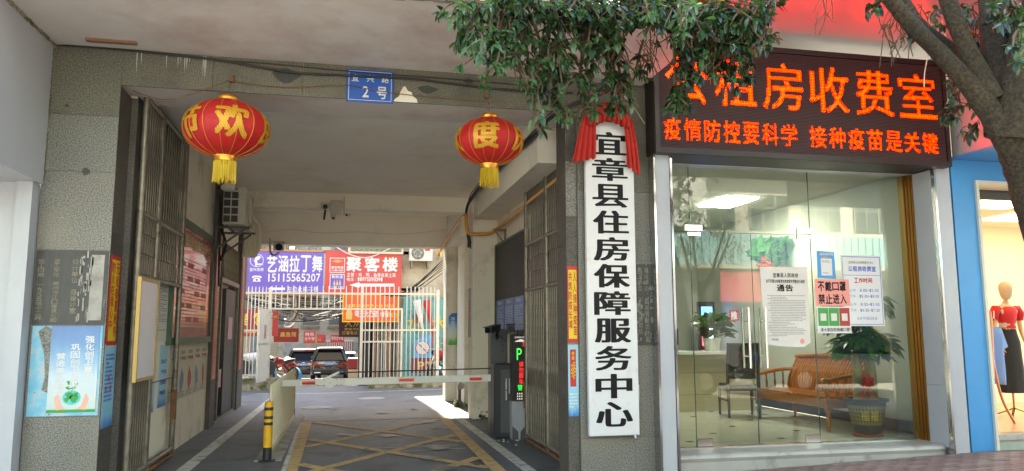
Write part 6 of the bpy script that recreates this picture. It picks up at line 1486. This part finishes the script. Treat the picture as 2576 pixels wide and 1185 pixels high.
for y in (by0, by1):
    MB().tube(smooth_pts([(bx1+.02, y, FZ+.72), (bx1-.25, y, FZ+.71), (bx0+.05, y, FZ+.66), (bx0-.05, y, FZ+.66), (bx0-.08, y, FZ+.62)]), .028, 8).build('armrest', wood, t)
    MB().lathe([(.03, .42), (.022, .46), (.036, .5), (.024, .54), (.036, .58), (.03, .66)], (bx0, y, FZ), 12).build('arm_post', wood, t)
    for k in range(3): MB().lathe([(.012, .44), (.02, .52), (.012, .58), (.014, .68)], (bx0+.14+.14*k, y, FZ), 8).build('baluster', wood, t)
    MB().tube([(bx1-.08, y, FZ+.42), (bx1, y, FZ+.7), (bx1+.1, y, FZ+.92)], .028).build('back_post', wood, t)
# money tree
t = thing('money_tree', 'tall potted tree with two bare stems, drooping leaves and a red ribbon inside the window', 'plant', (6.37, 8.45, FZ))
PC = Vector((6.36, 8.48, FZ))
MB().lathe([(0, 0), (.17, 0), (.19, .03), (.17, .04)], PC, 28).build('saucer', mat('terracotta', (.4, .1, .05), .7), t)
MB().lathe([(.15, .03), (.165, .08), (.215, .34), (.225, .42)], PC, 32).build('pot', mat('pot_black', (.03, .03, .032), .45), t)
MB().lathe([(.22, .42), (.26, .43), (.265, .46), (.22, .465), (.2, .42)], PC, 32).build('pot_rim', MATS['pot_black'], t)
MB().lathe([(.0, .4), (.21, .41), (.0, .42)], PC, 20).build('soil', woodold, t)
m = MB()
for r_ in range(5):
    for k in range(34):
        a0, a1 = 2*pi*(k+.12)/34, 2*pi*(k+.88)/34; z0, z1 = .15+r_*.048, .19+r_*.048; 
        f = lambda z: .165+(z-.08)*(.05/.26)+.003
        m.add([PC+Vector((f(z)*cos(a), f(z)*sin(a), z)) for a, z in ((a0, z0), (a1, z0), (a1, z1), (a0, z1))], [(0, 1, 2, 3)])
m.build('gold_grid', mat('pot_gold', (.26, .2, .03), .5), t)
m = MB(); va = math.atan2(-PC.y, -PC.x)
for da in (-.12, .42):
    N = 16; g = raster('福', .03, N, N)
    for j in range(N):
        for i in range(N):
            if g[j, i]:
                def P(ii, jj): a = va+da+(ii/N-.5)*.42; z = .2+jj/N*.13; return PC+Vector(((f(z)+.005)*cos(a), (f(z)+.005)*sin(a), z))
                m.add([P(i, j), P(i+1, j), P(i+1, j+1), P(i, j+1)], [(0, 1, 2, 3)])
m.build('gold_character', yellowp, t)
stem = mat('stem', (.28, .22, .12), .8, c2=(.35, .28, .17), sc_=8, bump=.3); crowns = []
for (dx, dy, h, r) in ((-.08, .02, 1.05, .06), (.1, .03, 1.1, .07)):
    p = [PC+Vector((dx, dy, .4)), PC+Vector((dx*1.1, dy, .7)), PC+Vector((dx*.95, dy, h))]; MB().tube([p[0], p[0]+UZ*.1, p[1], p[2]], [r*1.5, r*1.1, r, r*.8], 14).build('stem', stem, t); crowns.append(p[2])
rd = random.Random(17); fm = MB(); pt = MB(); lm = leaf_mesh(.24, .075, None, .15)
hubs = [(crowns[0], 22, .0), (crowns[1], 26, .0), (crowns[0]+Vector((.0, .05, .35)), 20, .1), (crowns[1]+Vector((.1, .1, .45)), 16, .2), (crowns[0]+Vector((-.05, 0, .6)), 12, .2)]
for (hb_, n_, _) in hubs:
    if _ : pt.tube([crowns[0] if hb_.x < PC.x else crowns[1], hb_], .012, 6)
    for k in range(n_):
        a = rd.uniform(0, 2*pi); el = rd.uniform(.1, 1.1); L = rd.uniform(.14, .32); e = hb_+Vector((cos(a)*cos(el)*L, sin(a)*cos(el)*L, sin(el)*L*.8+rd.uniform(-.1, .1)))
        pt.tube([hb_, (hb_+e)/2+UZ*.03, e], .005, 4)
        for j in range(6):
            b = a+(j-2.5)*.5; R_m = Matrix.Rotation(b, 4, 'Z') @ Matrix.Rotation(rd.uniform(-.1, .75), 4, 'Y') @ Matrix.Rotation(rd.uniform(-.5, .5), 4, 'X')
            s_ = rd.uniform(.7, 1.1); fm.add([e+(R_m @ Vector(v))*s_ for v in lm.v], lm.f)
fm.smooth = True; fm.build('foliage', leafmat('leaf_indoor', (.04, .17, .03)), t); pt.build('leaf_stalk', twig, t)
m = MB(); rb0 = PC+Vector((-.1, -.13, .68))
for k in range(9):
    a = rd.uniform(0, 2*pi); m.tube(smooth_pts([rb0, rb0+Vector((cos(a)*.07, -.04, .05*sin(a)+.03)), rb0+Vector((cos(a)*.1, -.03, .05*sin(a)-.01)), rb0], 3), .016, 5)
for dx in (-.09, .02, .14): m.prism([rb0, rb0+Vector((.03, 0, 0)), rb0+Vector((dx+.03, -.03, -.22)), rb0+Vector((dx, -.03, -.2))], (0, .004, 0))
m.build('red_ribbon', redp, t)
t = thing('flower_basket', 'basket of dark green leaves with red flowers on the office wall above the printed notice', 'flowers', atX(1955, 650, 7.08)); c_ = atX(1952, 652, 7.05); rd = random.Random(77)
fm = MB(); fl_ = MB()
for k in range(60):
    R_m = Matrix.Rotation(rd.uniform(0, 6.3), 4, 'Z') @ Matrix.Rotation(rd.uniform(-1.2, .6), 4, 'Y'); fm.add([c_+Vector((-.1+rd.uniform(-.1, .05), rd.uniform(-.35, .35), rd.uniform(-.05, .25)))+(R_m @ Vector(v)) for v in lm.v], lm.f)
for k in range(26): fl_.lathe([(0, -.04), (.05, -.01), (.055, .02), (0, .04)], c_+Vector((-.2+rd.uniform(-.06, .05), rd.uniform(-.22, .22), rd.uniform(-.14, .1))), 7)
fm.build('foliage', MATS['leaf_indoor'], t); fl_.build('red_flowers', redp, t)
# ================= clothes shop display =================
def skinbody(name, joints, edges, radii, m_, parent, sub=2):
    me = bpy.data.meshes.new(name); base = worg(parent); me.from_pydata([Vector(j)-base for j in joints], edges, []); me.update(); o = bpy.data.objects.new(name, me); link(o, parent); me.materials.append(m_)
    md = o.modifiers.new('skin', 'SKIN'); md.use_smooth_shade = True
    for i, r in enumerate(radii): me.skin_vertices[0].data[i].radius = r if isinstance(r, tuple) else (r, r)
    me.skin_vertices[0].data[0].use_root = True
    s_ = o.modifiers.new('sub', 'SUBSURF'); s_.levels = sub; s_.render_levels = sub; return o
mx, my, mz = at(2541, 900, 8.9).x, 8.9, .3
t = thing('mannequin', 'faceless beige mannequin in a red puff sleeved top and long black skirt', 'mannequin', (mx, my, mz))
k_ = .93
def mp(x, y, z): return (mx+x*k_, my+y*k_, mz+.22+z*k_)
cream = mat('mannequin_linen', (.5, .38, .25), .8, bump=.1, bsc=120); limb = mat('mannequin_wood', (.6, .36, .16), .4)
skinbody('body', [mp(0, 0, .98), mp(0, 0, 1.1), mp(0, .0, 1.25), mp(0, 0, 1.34), mp(0, 0, 1.42), mp(0, -.01, 1.5), mp(-.14, 0, 1.36), mp(.14, 0, 1.36)], [(0, 1), (1, 2), (2, 3), (3, 4), (4, 5), (3, 6), (3, 7)],
         [(.14, .1), (.12, .09), (.14, .1), (.12, .085), (.045, .045), (.04, .04), (.05, .05), (.05, .05)], cream, t)
MB().lathe([(0, -.125), (.05, -.115), (.075, -.07), (.09, .0), (.095, .05), (.08, .1), (.045, .13), (0, .14)], mp(0, -.02, 1.62), 20, .85, 1).build('head', cream, t)
sk = MB(); n = 40; prof = [(.115, 1.1), (.125, 1.0), (.16, .86), (.17, .6), (.19, .3), (.2, .12)]
rg = [[Vector(mp((r*1.05)*cos(2*pi*i/n)*(1+.035*sin(9*2*pi*i/n)*(1-z)), r*.75*sin(2*pi*i/n)*(1+.035*sin(9*2*pi*i/n)*(1-z)), z)) for i in range(n)] for r, z in prof]
sk.loft(rg); sk.smooth = True; sk.build('black_skirt', mat('black_cloth', (.012, .011, .012), .85), t)
tp = MB(); prof = [(.125, .1, 1.06), (.12, .092, 1.12), (.145, .11, 1.22), (.16, .115, 1.3), (.15, .1, 1.36), (.1, .085, 1.385)]
tp.loft([[Vector(mp(a*cos(2*pi*i/n)*(1+.012*sin(13*2*pi*i/n)), b*sin(2*pi*i/n), z)) for i in range(n)] for a, b, z in prof]); tp.smooth = True; tp.build('red_top', mat('red_top_cloth', (.5, .01, .015), .75, bump=.2, bsc=30), t)
for s_ in (-1, 1):
    MB().tube([mp(s_*.13, 0, 1.36), mp(s_*.18, 0, 1.35), mp(s_*.225, 0, 1.28), mp(s_*.23, 0, 1.18)], [.04, .065, .068, .045], 14).build('puff_sleeve', MATS['red_top_cloth'], t)
    skinbody('arm', [mp(s_*.2, 0, 1.3), mp(s_*.24, .0, 1.02), mp(s_*.25, -.07, .8), mp(s_*.24, -.1, .74)], [(0, 1), (1, 2), (2, 3)], [.038, .032, .022, .026], limb, t, 1)
    for q_ in range(4): MB().tube([mp(s_*.24+(-.02+.013*q_), -.1, .73), mp(s_*.24+(-.02+.014*q_), -.12, .69), mp(s_*.24+(-.016+.012*q_), -.11, .655)], [.008, .007, .005], 6).build('finger', limb, t)
    MB().tube([mp(s_*.24-s_*.025, -.11, .75), mp(s_*.24-s_*.05, -.13, .71)], [.009, .006], 6).build('thumb', limb, t)
MB().tube([(mx, my, mz+.12), (mx, my, mz+.4)], .014).build('stand_pole', brass, t)
for a_ in (-.4, 1.7, 3.8): MB().bar((mx, my, mz+.12), (mx+.25*cos(a_), my+.25*sin(a_), mz+.02), .03, .015).build('stand_foot', brass, t)
t = thing('clothes_rail', 'curved copper coloured clothes rail with pale blue shirts behind the shop window', 'clothes rail', (7.6, 8.3, .3)); cop = mat('copper', (.5, .22, .12), .3, .9)
a_ = lambda px, py, Y: at(px, py, Y)
MB().tube(smooth_pts([a_(2499, 1000, 8.2), a_(2497, 900, 8.2), a_(2492, 800, 8.2), a_(2486, 782, 8.2), a_(2476, 776, 8.2)]), .017, 10).tube(smooth_pts([a_(2487, 800, 8.3), a_(2497, 900, 8.3), a_(2520, 1000, 8.3), a_(2556, 1070, 8.3)]), .017, 10).tube([a_(2499, 1000, 8.2), a_(2499, 1068, 8.2)], .017).tube([a_(2478, 777, 8.2), a_(2478, 777, 8.2)+Vector((0, .9, 0))], .014).build('tube', cop, t)
t = thing('shirt', 'pale blue t-shirt with a dark print hanging on the copper rail', 'shirt', a_(2500, 860, 8.45)); m = MB()
tl, tr, br, bl = a_(2486, 815, 8.45), a_(2518, 822, 8.45), a_(2528, 968, 8.45), a_(2484, 965, 8.45); g_ = []; n = 14
for j in range(9):
    tt = j/8
    for i in range(n+1):
        s_ = i/n; p = (tl*(1-s_)+tr*s_)*(1-tt)+(bl*(1-s_)+br*s_)*tt; g_.append(p+Vector((0, .05*sin(s_*11+tt)*tt+.06*sin(pi*s_), -.03*abs(s_-.4)*(1-tt))))
m.add(g_, [(j*(n+1)+i, j*(n+1)+i+1, (j+1)*(n+1)+i+1, (j+1)*(n+1)+i) for j in range(8) for i in range(n)]); m.smooth = True
cl_b = mat('cloth_blue', (.22, .36, .68), .8); o = m.build('fabric', cl_b, t); o.modifiers.new('s', 'SOLIDIFY').thickness = .05
MB().prism([a_(2518, 822, 8.45), a_(2536, 872, 8.45), a_(2524, 880, 8.45)], (0, .06, 0)).build('sleeve', cl_b, t)
MB().tube([a_(2485, 812, 8.44), a_(2500, 800, 8.44), a_(2518, 820, 8.44)], .006).tube([a_(2500, 800, 8.44), a_(2500, 782, 8.44)], .005).build('hanger', steel, t)
m = MB(); p0 = a_(2494, 905, 8.36)
for k in range(7): m.box(p0.x-.07, p0.x+.05-.01*(k % 3), 8.355, 8.36, p0.z+k*.025, p0.z+k*.025+.016)
m.build('print', greyp, t)

# ================= tree in front =================
tr_ = thing('street_tree', 'street tree with forked mossy trunk and glossy leaves hanging before the shop fronts', 'tree', (4.9, 4.5, 0))
TY = 4.6
def q_(px, py, Y=TY): return at(px, py, Y)
tk = MB()
def limb_(mb, pts, rs, n=14, k=5):
    P = smooth_pts(pts, k); m_ = len(P); R = []
    for i in range(m_): f_ = i/(m_-1)*(len(rs)-1); j = min(int(f_), len(rs)-2); R.append(rs[j]+(rs[j+1]-rs[j])*(f_-j))
    rr = random.Random(len(mb.v)+5); R = [r*(1+rr.uniform(-.05, .05)) for r in R]; mb.tube(P, R, n); return P
limb_(tk, [q_(2740, 1200)*1+Vector((.15, 0, -1.0)), q_(2730, 1100), q_(2690, 850), q_(2645, 640), q_(2600, 470), q_(2570, 370), q_(2542, 300)], [.25, .19, .16, .155, .155, .165, .15], 20)
tk.build('trunk', bark, tr_)
lb = MB()
limb_(lb, [q_(2585, 440), q_(2510, 310), q_(2440, 215), q_(2360, 130), q_(2290, 60, 4.5), q_(2230, -10, 4.4), q_(2120, -110, 4.3), q_(1900, -220, 4.4), q_(1600, -260, 4.7)], [.1, .095, .072, .062, .058, .05, .042, .03, .02])
lb.build('limb', bark, tr_); lb = MB()
limb_(lb, [q_(2480, 260, 4.75), q_(2450, 180, 4.8), q_(2390, 120, 4.85), q_(2310, 60, 4.9), q_(2270, 0, 5), q_(2150, -100, 5.1), q_(1900, -150, 5.3), q_(1500, -120, 5.5)], [.07, .055, .045, .042, .04, .035, .025, .015])
lb.build('limb', bark, tr_); lb = MB()
limb_(lb, [q_(2490, 250), q_(2430, 120), q_(2385, 0), q_(2330, -200)], [.1, .065, .06, .05]); lb.build('limb', bark, tr_); lb = MB()
limb_(lb, [q_(2540, 330), q_(2520, 200, 4.65), q_(2500, 60, 4.7), q_(2480, -150, 4.8)], [.17, .12, .1, .08]); lb.build('limb', bark, tr_); lb = MB()
limb_(lb, [q_(2545, 350), q_(2570, 200, 4.5), q_(2600, 60, 4.4), q_(2660, -150, 4.3)], [.17, .14, .12, .1]); lb.build('limb', bark, tr_)
rd = random.Random(42)
LEN = .092
lms = [meshof(leaf_mesh(LEN, .037, None, .3), mm, name='leaf') for mm in (leaf_a, leaf_b, leaf_c)]
proto = leaf_mesh(LEN, .037, None, .3)
bulk = {0: MB(), 1: MB(), 2: MB()}; singles = []; tw = MB()
def add_leaf(p, d, roll, s_, ci):
    d = Vector(d).normalized(); q = d.to_track_quat('X', 'Z'); Mx = q.to_matrix().to_4x4() @ Matrix.Rotation(roll, 4, 'X')
    singles.append((p, Mx, s_, ci))
def sprig(c, d, n, s_, ci):
    """a whorl of leaves at the end of a twig, pointing along d"""
    d = Vector(d).normalized(); a0 = d.orthogonal().normalized(); b0 = d.cross(a0)
    for k in range(n):
        a = 2*pi*k/n+rd.uniform(-.5, .5); sp_ = rd.uniform(.35, 1.2); dd = d*cos(sp_)+(a0*cos(a)+b0*sin(a))*sin(sp_)+Vector((0, 0, -.15))
        add_leaf(Vector(c)-d*rd.uniform(0, .1)*s_, dd, rd.uniform(-.8, .8), s_*rd.uniform(.7, 1.15), ci if rd.random() < .75 else rd.choice((0, 1, 2)))
# outline of the hanging crown in px and how dense it is: (x, y, spread x, spread y, number of sprigs, depth, light painted in by paler leaves)
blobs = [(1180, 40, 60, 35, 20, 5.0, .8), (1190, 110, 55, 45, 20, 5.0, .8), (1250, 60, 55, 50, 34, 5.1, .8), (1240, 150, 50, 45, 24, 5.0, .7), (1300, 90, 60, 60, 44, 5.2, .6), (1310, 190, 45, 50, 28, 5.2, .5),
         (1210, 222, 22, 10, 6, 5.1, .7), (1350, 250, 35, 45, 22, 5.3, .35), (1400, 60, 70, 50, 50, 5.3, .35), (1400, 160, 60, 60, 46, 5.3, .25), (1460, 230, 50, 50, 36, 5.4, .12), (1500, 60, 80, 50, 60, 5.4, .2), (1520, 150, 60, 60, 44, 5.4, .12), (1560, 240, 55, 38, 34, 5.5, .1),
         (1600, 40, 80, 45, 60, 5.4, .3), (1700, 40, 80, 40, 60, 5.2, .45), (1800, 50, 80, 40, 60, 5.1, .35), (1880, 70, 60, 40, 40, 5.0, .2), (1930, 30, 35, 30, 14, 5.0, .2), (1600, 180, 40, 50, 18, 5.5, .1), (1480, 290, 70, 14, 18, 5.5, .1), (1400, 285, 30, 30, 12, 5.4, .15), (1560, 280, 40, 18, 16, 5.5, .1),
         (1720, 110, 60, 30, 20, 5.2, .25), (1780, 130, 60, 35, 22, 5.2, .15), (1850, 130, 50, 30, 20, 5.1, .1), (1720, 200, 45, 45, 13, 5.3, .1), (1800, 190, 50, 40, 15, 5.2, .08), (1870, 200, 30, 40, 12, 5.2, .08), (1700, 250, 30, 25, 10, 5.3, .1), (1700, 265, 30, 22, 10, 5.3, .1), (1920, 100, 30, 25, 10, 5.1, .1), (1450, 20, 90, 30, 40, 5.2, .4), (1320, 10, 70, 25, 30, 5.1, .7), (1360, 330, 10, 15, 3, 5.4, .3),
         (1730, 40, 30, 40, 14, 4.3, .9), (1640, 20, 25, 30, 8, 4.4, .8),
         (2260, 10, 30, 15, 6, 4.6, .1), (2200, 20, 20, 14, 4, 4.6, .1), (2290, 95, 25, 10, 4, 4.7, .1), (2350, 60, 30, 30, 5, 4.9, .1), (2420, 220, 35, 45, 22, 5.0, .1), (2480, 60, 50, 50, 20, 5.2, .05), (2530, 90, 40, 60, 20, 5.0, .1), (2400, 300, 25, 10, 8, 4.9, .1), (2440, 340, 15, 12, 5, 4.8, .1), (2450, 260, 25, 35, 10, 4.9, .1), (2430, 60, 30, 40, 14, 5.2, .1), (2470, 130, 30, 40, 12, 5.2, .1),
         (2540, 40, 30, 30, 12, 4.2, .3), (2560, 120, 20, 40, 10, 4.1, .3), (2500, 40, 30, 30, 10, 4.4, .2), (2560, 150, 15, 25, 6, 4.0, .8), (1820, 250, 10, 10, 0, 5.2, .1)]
anchors = [q_(1500, -60, 5.4), q_(1300, -40, 5.2), q_(1700, -60, 5.2), q_(1900, -60, 5.0)]
for (bx, by, sx, sy, n_, Y, li) in blobs:
    hub = q_(bx+rd.uniform(-15, 15), by-sy*.9-20, Y+.1)
    if bx < 2000:
        an = min(anchors, key=lambda v: (v-hub).length); tw.tube(smooth_pts([an, (an+hub)/2+Vector((0, 0, .06)), hub, q_(bx, by, Y)], 4), [.012]*12+[.009], 6)
    for k in range(int(n_*((.95 if by < 180 else (.42 if bx < 1640 else 1)) if bx < 2000 else .8))):
        px, py = bx+rd.gauss(0, sx*.55), by+rd.gauss(0, sy*.55)
        c = q_(px, py, Y+rd.gauss(0, .16)); src = hub if bx < 2000 else hub+Vector((.1, 0, .05)); src = src*.6+q_(bx, by, Y)*.4
        d = (c-src); d.z -= .05; d = d.normalized()+Vector((rd.uniform(-.7, .7), rd.uniform(-.9, .3), rd.uniform(-.6, .3)))
        mid = (src+c)/2+Vector((rd.uniform(-.04, .04), rd.uniform(-.04, .04), .03))
        tw.tube(smooth_pts([src, mid, c], 3), [.0065]*6+[.0035], 4, False)
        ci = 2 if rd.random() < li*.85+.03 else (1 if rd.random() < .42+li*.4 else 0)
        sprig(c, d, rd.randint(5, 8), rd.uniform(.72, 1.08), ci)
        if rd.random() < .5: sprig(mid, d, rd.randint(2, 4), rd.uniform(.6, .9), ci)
# bare twigs
for (px, py, Y) in ((1620, 150, 5.4), (1650, 120, 5.4), (1700, 90, 5.2), (2250, 60, 4.8), (2230, 110, 4.8), (2270, 90, 4.8), (2080, 20, 4.8), (1750, 100, 5.2), (1560, 120, 5.4), (2300, 60, 4.8), (1830, 120, 5.1)):
    for k in range(7):
        a = q_(px+rd.uniform(-20, 20), py-50, Y); b = q_(px+rd.uniform(-45, 45), py+rd.uniform(0, 70), Y+rd.uniform(-.1, .1)); tw.tube(smooth_pts([a, (a+b)/2+Vector((rd.uniform(-.05, .05), 0, rd.uniform(-.03, .05))), b], 4), .0035, 4, False)
tw.build('twig', twig, tr_)
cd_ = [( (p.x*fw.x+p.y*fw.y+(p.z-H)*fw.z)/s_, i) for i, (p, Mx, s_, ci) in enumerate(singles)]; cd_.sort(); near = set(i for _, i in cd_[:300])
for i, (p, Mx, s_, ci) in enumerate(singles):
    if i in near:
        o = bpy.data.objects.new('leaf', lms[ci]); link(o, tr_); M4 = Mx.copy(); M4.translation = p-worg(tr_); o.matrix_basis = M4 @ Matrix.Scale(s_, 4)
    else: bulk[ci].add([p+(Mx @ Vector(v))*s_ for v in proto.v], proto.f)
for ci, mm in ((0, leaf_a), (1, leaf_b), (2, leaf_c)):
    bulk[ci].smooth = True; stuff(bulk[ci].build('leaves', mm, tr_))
print('leaves', len(singles))

# ================= across the street, seen in the glass =================
op = thing('opposite_building', 'sunlit building across the street with pale blue balconies, reflected in the shop glass', 'building', (4, -13, 0))
OYs = -13.0
cyan_c = mat('corrugated_blue', (.3, .55, .6), .6, c2=(.36, .6, .64), sc_=2); facade = mat('opposite_wall', (.62, .6, .55), .8, c2=(.7, .68, .63), sc_=1)
MB().box(-14, 40, OYs-6, OYs, 0, 14).build('wall', facade, op)
for z in (4.1, 8.3, 11.6):
    m = MB()
    for k in range(150):
        x = -12+k*.34; m.box(x, x+.2, OYs+.9, OYs+.96, z, z+1.25); m.box(x+.2, x+.34, OYs+.86, OYs+.9, z, z+1.25)
    m.build('corrugated_balcony', cyan_c, op); MB().box(-12, 39, OYs, OYs+.95, z-.15, z).build('balcony_slab', beigew, op)
wf = mat('opp_window', (.1, .13, .14), .1)
for z in (5.7, 9.8):
    for k in range(20):
        x = -11+k*2.5; MB().box(x, x+1.8, OYs, OYs+.06, z, z+1.5).build('window', wf, op); m = MB()
        for j in range(4): m.box(x+j*.6-.02, x+j*.6+.03, OYs+.06, OYs+.1, z, z+1.5)
        m.box(x, x+1.8, OYs+.06, OYs+.1, z+.9, z+.95); m.build('window_frame', whitefence, op)
MB().box(-13, 39, OYs, OYs+.3, .1, 3.6).build('shopfront', mat('dim_shopfront', (.12, .12, .13), .4), op)
MB().box(10.3, 14, OYs+1.0, OYs+1.12, 5.6, 9.4).build('white_billboard', whitep, op)
m = MB()
for i, s in enumerate(('百货', '商场')): line(m, s, (11.0+0, OYs+1.125, 8.3-i*1.1), -UX, UZ, .7, .02, width=-1.6) if False else None
MB().box(8.2, 10.2, OYs+1.0, OYs+1.1, 2.6, 5.4).build('red_billboard', mat('opp_red', (.7, .06, .08), .5), op); MB().box(14.5, 17, OYs+1.0, OYs+1.1, 2.6, 3.8).build('red_billboard', MATS['opp_red'], op)
# trees on the other side of the street
def far_tree(x, y, h, seed, label):
    t = thing('street_tree', label, 'tree', (x, y, 0), 'trees across the street'); r_ = random.Random(seed)
    m = MB().tube([(x, y, 0), (x+.1, y, 1.5), (x, y+.1, 2.9)], [.16, .12, .1], 10)
    for k in range(5): a = 2*pi*k/5; m.tube([(x, y, 2.5), (x+cos(a)*.6, y+sin(a)*.6, 3.3), (x+cos(a)*1.1, y+sin(a)*1.1, h-1)], [.07, .05, .02], 6)
    m.build('trunk', bark, t); cm = MB(); cl_ = []
    for k in range(26): a, b, c = r_.uniform(0, 2*pi), r_.uniform(.2, 1.5), r_.uniform(3.0, h); cl_.append((x+cos(a)*b, y+sin(a)*b, c, r_.uniform(.3, .6)))
    for (cx_, cy_, cz_, rr) in cl_:
        for k in range(75):
            v = Vector((r_.gauss(0, 1), r_.gauss(0, 1), r_.gauss(0, 1))).normalized()*rr*r_.uniform(.6, 1.05); d = Vector((r_.gauss(0, 1), r_.gauss(0, 1), r_.gauss(0, .6)-.3)).normalized()
            q = d.to_track_quat('X', 'Z').to_matrix(); cm.add([Vector((cx_, cy_, cz_))+v+(q @ Vector(p))*1.25 for p in proto.v[::1]], proto.f)
    cm.smooth = True; cm.build('crown', leaf_c, t)
for cx_, lab_ in ((6.5, 'dark parked suv across the street reflected at the left of the shop glass'), (12.0, 'dark parked suv across the street reflected behind the bench'), (17.5, 'dark parked suv across the street furthest along the kerb')):
    c_ = car((cx_, -3.5, 0), 4.6, 1.86, 1.68, 'suv', blackpaint, lab_); c_.rotation_euler = (0, 0, radians(-90)); c_['group'] = 'cars parked across the street'
far_tree(6.2, -4.6, 5.6, 5, 'leafy street tree across the road reflected near the door handles'); far_tree(10.2, -5.0, 5.4, 6, 'leafy street tree across the road reflected in the large pane'); far_tree(1.2, -6.0, 6.0, 7, 'leafy street tree across the road further left')

# writing and small prints belong to the sheet or board they are on
HOST = ('sheet', 'panel', 'board', 'plate', 'stone', 'screen', 'paper', 'pot', 'display_box')
SUB = ('lettering', 'character', 'small_lettering', 'body_text', 'heading', 'arrow', 'emblem', 'border', 'blue_print', 'red_print', 'red_seal', 'text_box', 'label_border', 'label_panel', 'label_lettering',
       'beer_emblem', 'bottle_print', 'lit_character', 'gold_grid', 'gold_character', 'globe_print', 'leaf_print', 'hand_print', 'white_card', 'coloured_square', 'pale_card', 'dial', 'yellow_panel', 'green_characters', 'red_characters', 'white_marks')
for o in [o for o in bpy.data.objects if o.get('category')]:
    ch = [c for c in bpy.data.objects if c.parent == o]; host = None
    for h in HOST:
        host = host or next((c for c in ch if c.name.split('.')[0] == h and c.location.length < 1e-6), None)
    if host is None: continue
    for c in ch:
        if c is not host and c.name.split('.')[0] in SUB: c.parent = host

for o in bpy.data.objects:      # print and debris too small to pick apart
    if o.name.split('.')[0] in ('body_text', 'small_lettering', 'lettering', 'ragged_joint', 'chipped_edge', 'paint_drip', 'dried_glue', 'torn_paper_bits', 'rust_spot', 'twig', 'leaf_stalk', 'tassel', 'crack', 'foliage', 'crown', 'gold_grid', 'small_pictures', 'old_patch', 'gold_print', 'red_print', 'blue_print', 'crumbled_foot', 'label_lettering', 'gold_character_line', 'text_box', 'hand_print', 'leaf_print', 'red_flowers') and o.type == 'MESH' and not o.get('category'):
        o['kind'] = 'stuff'
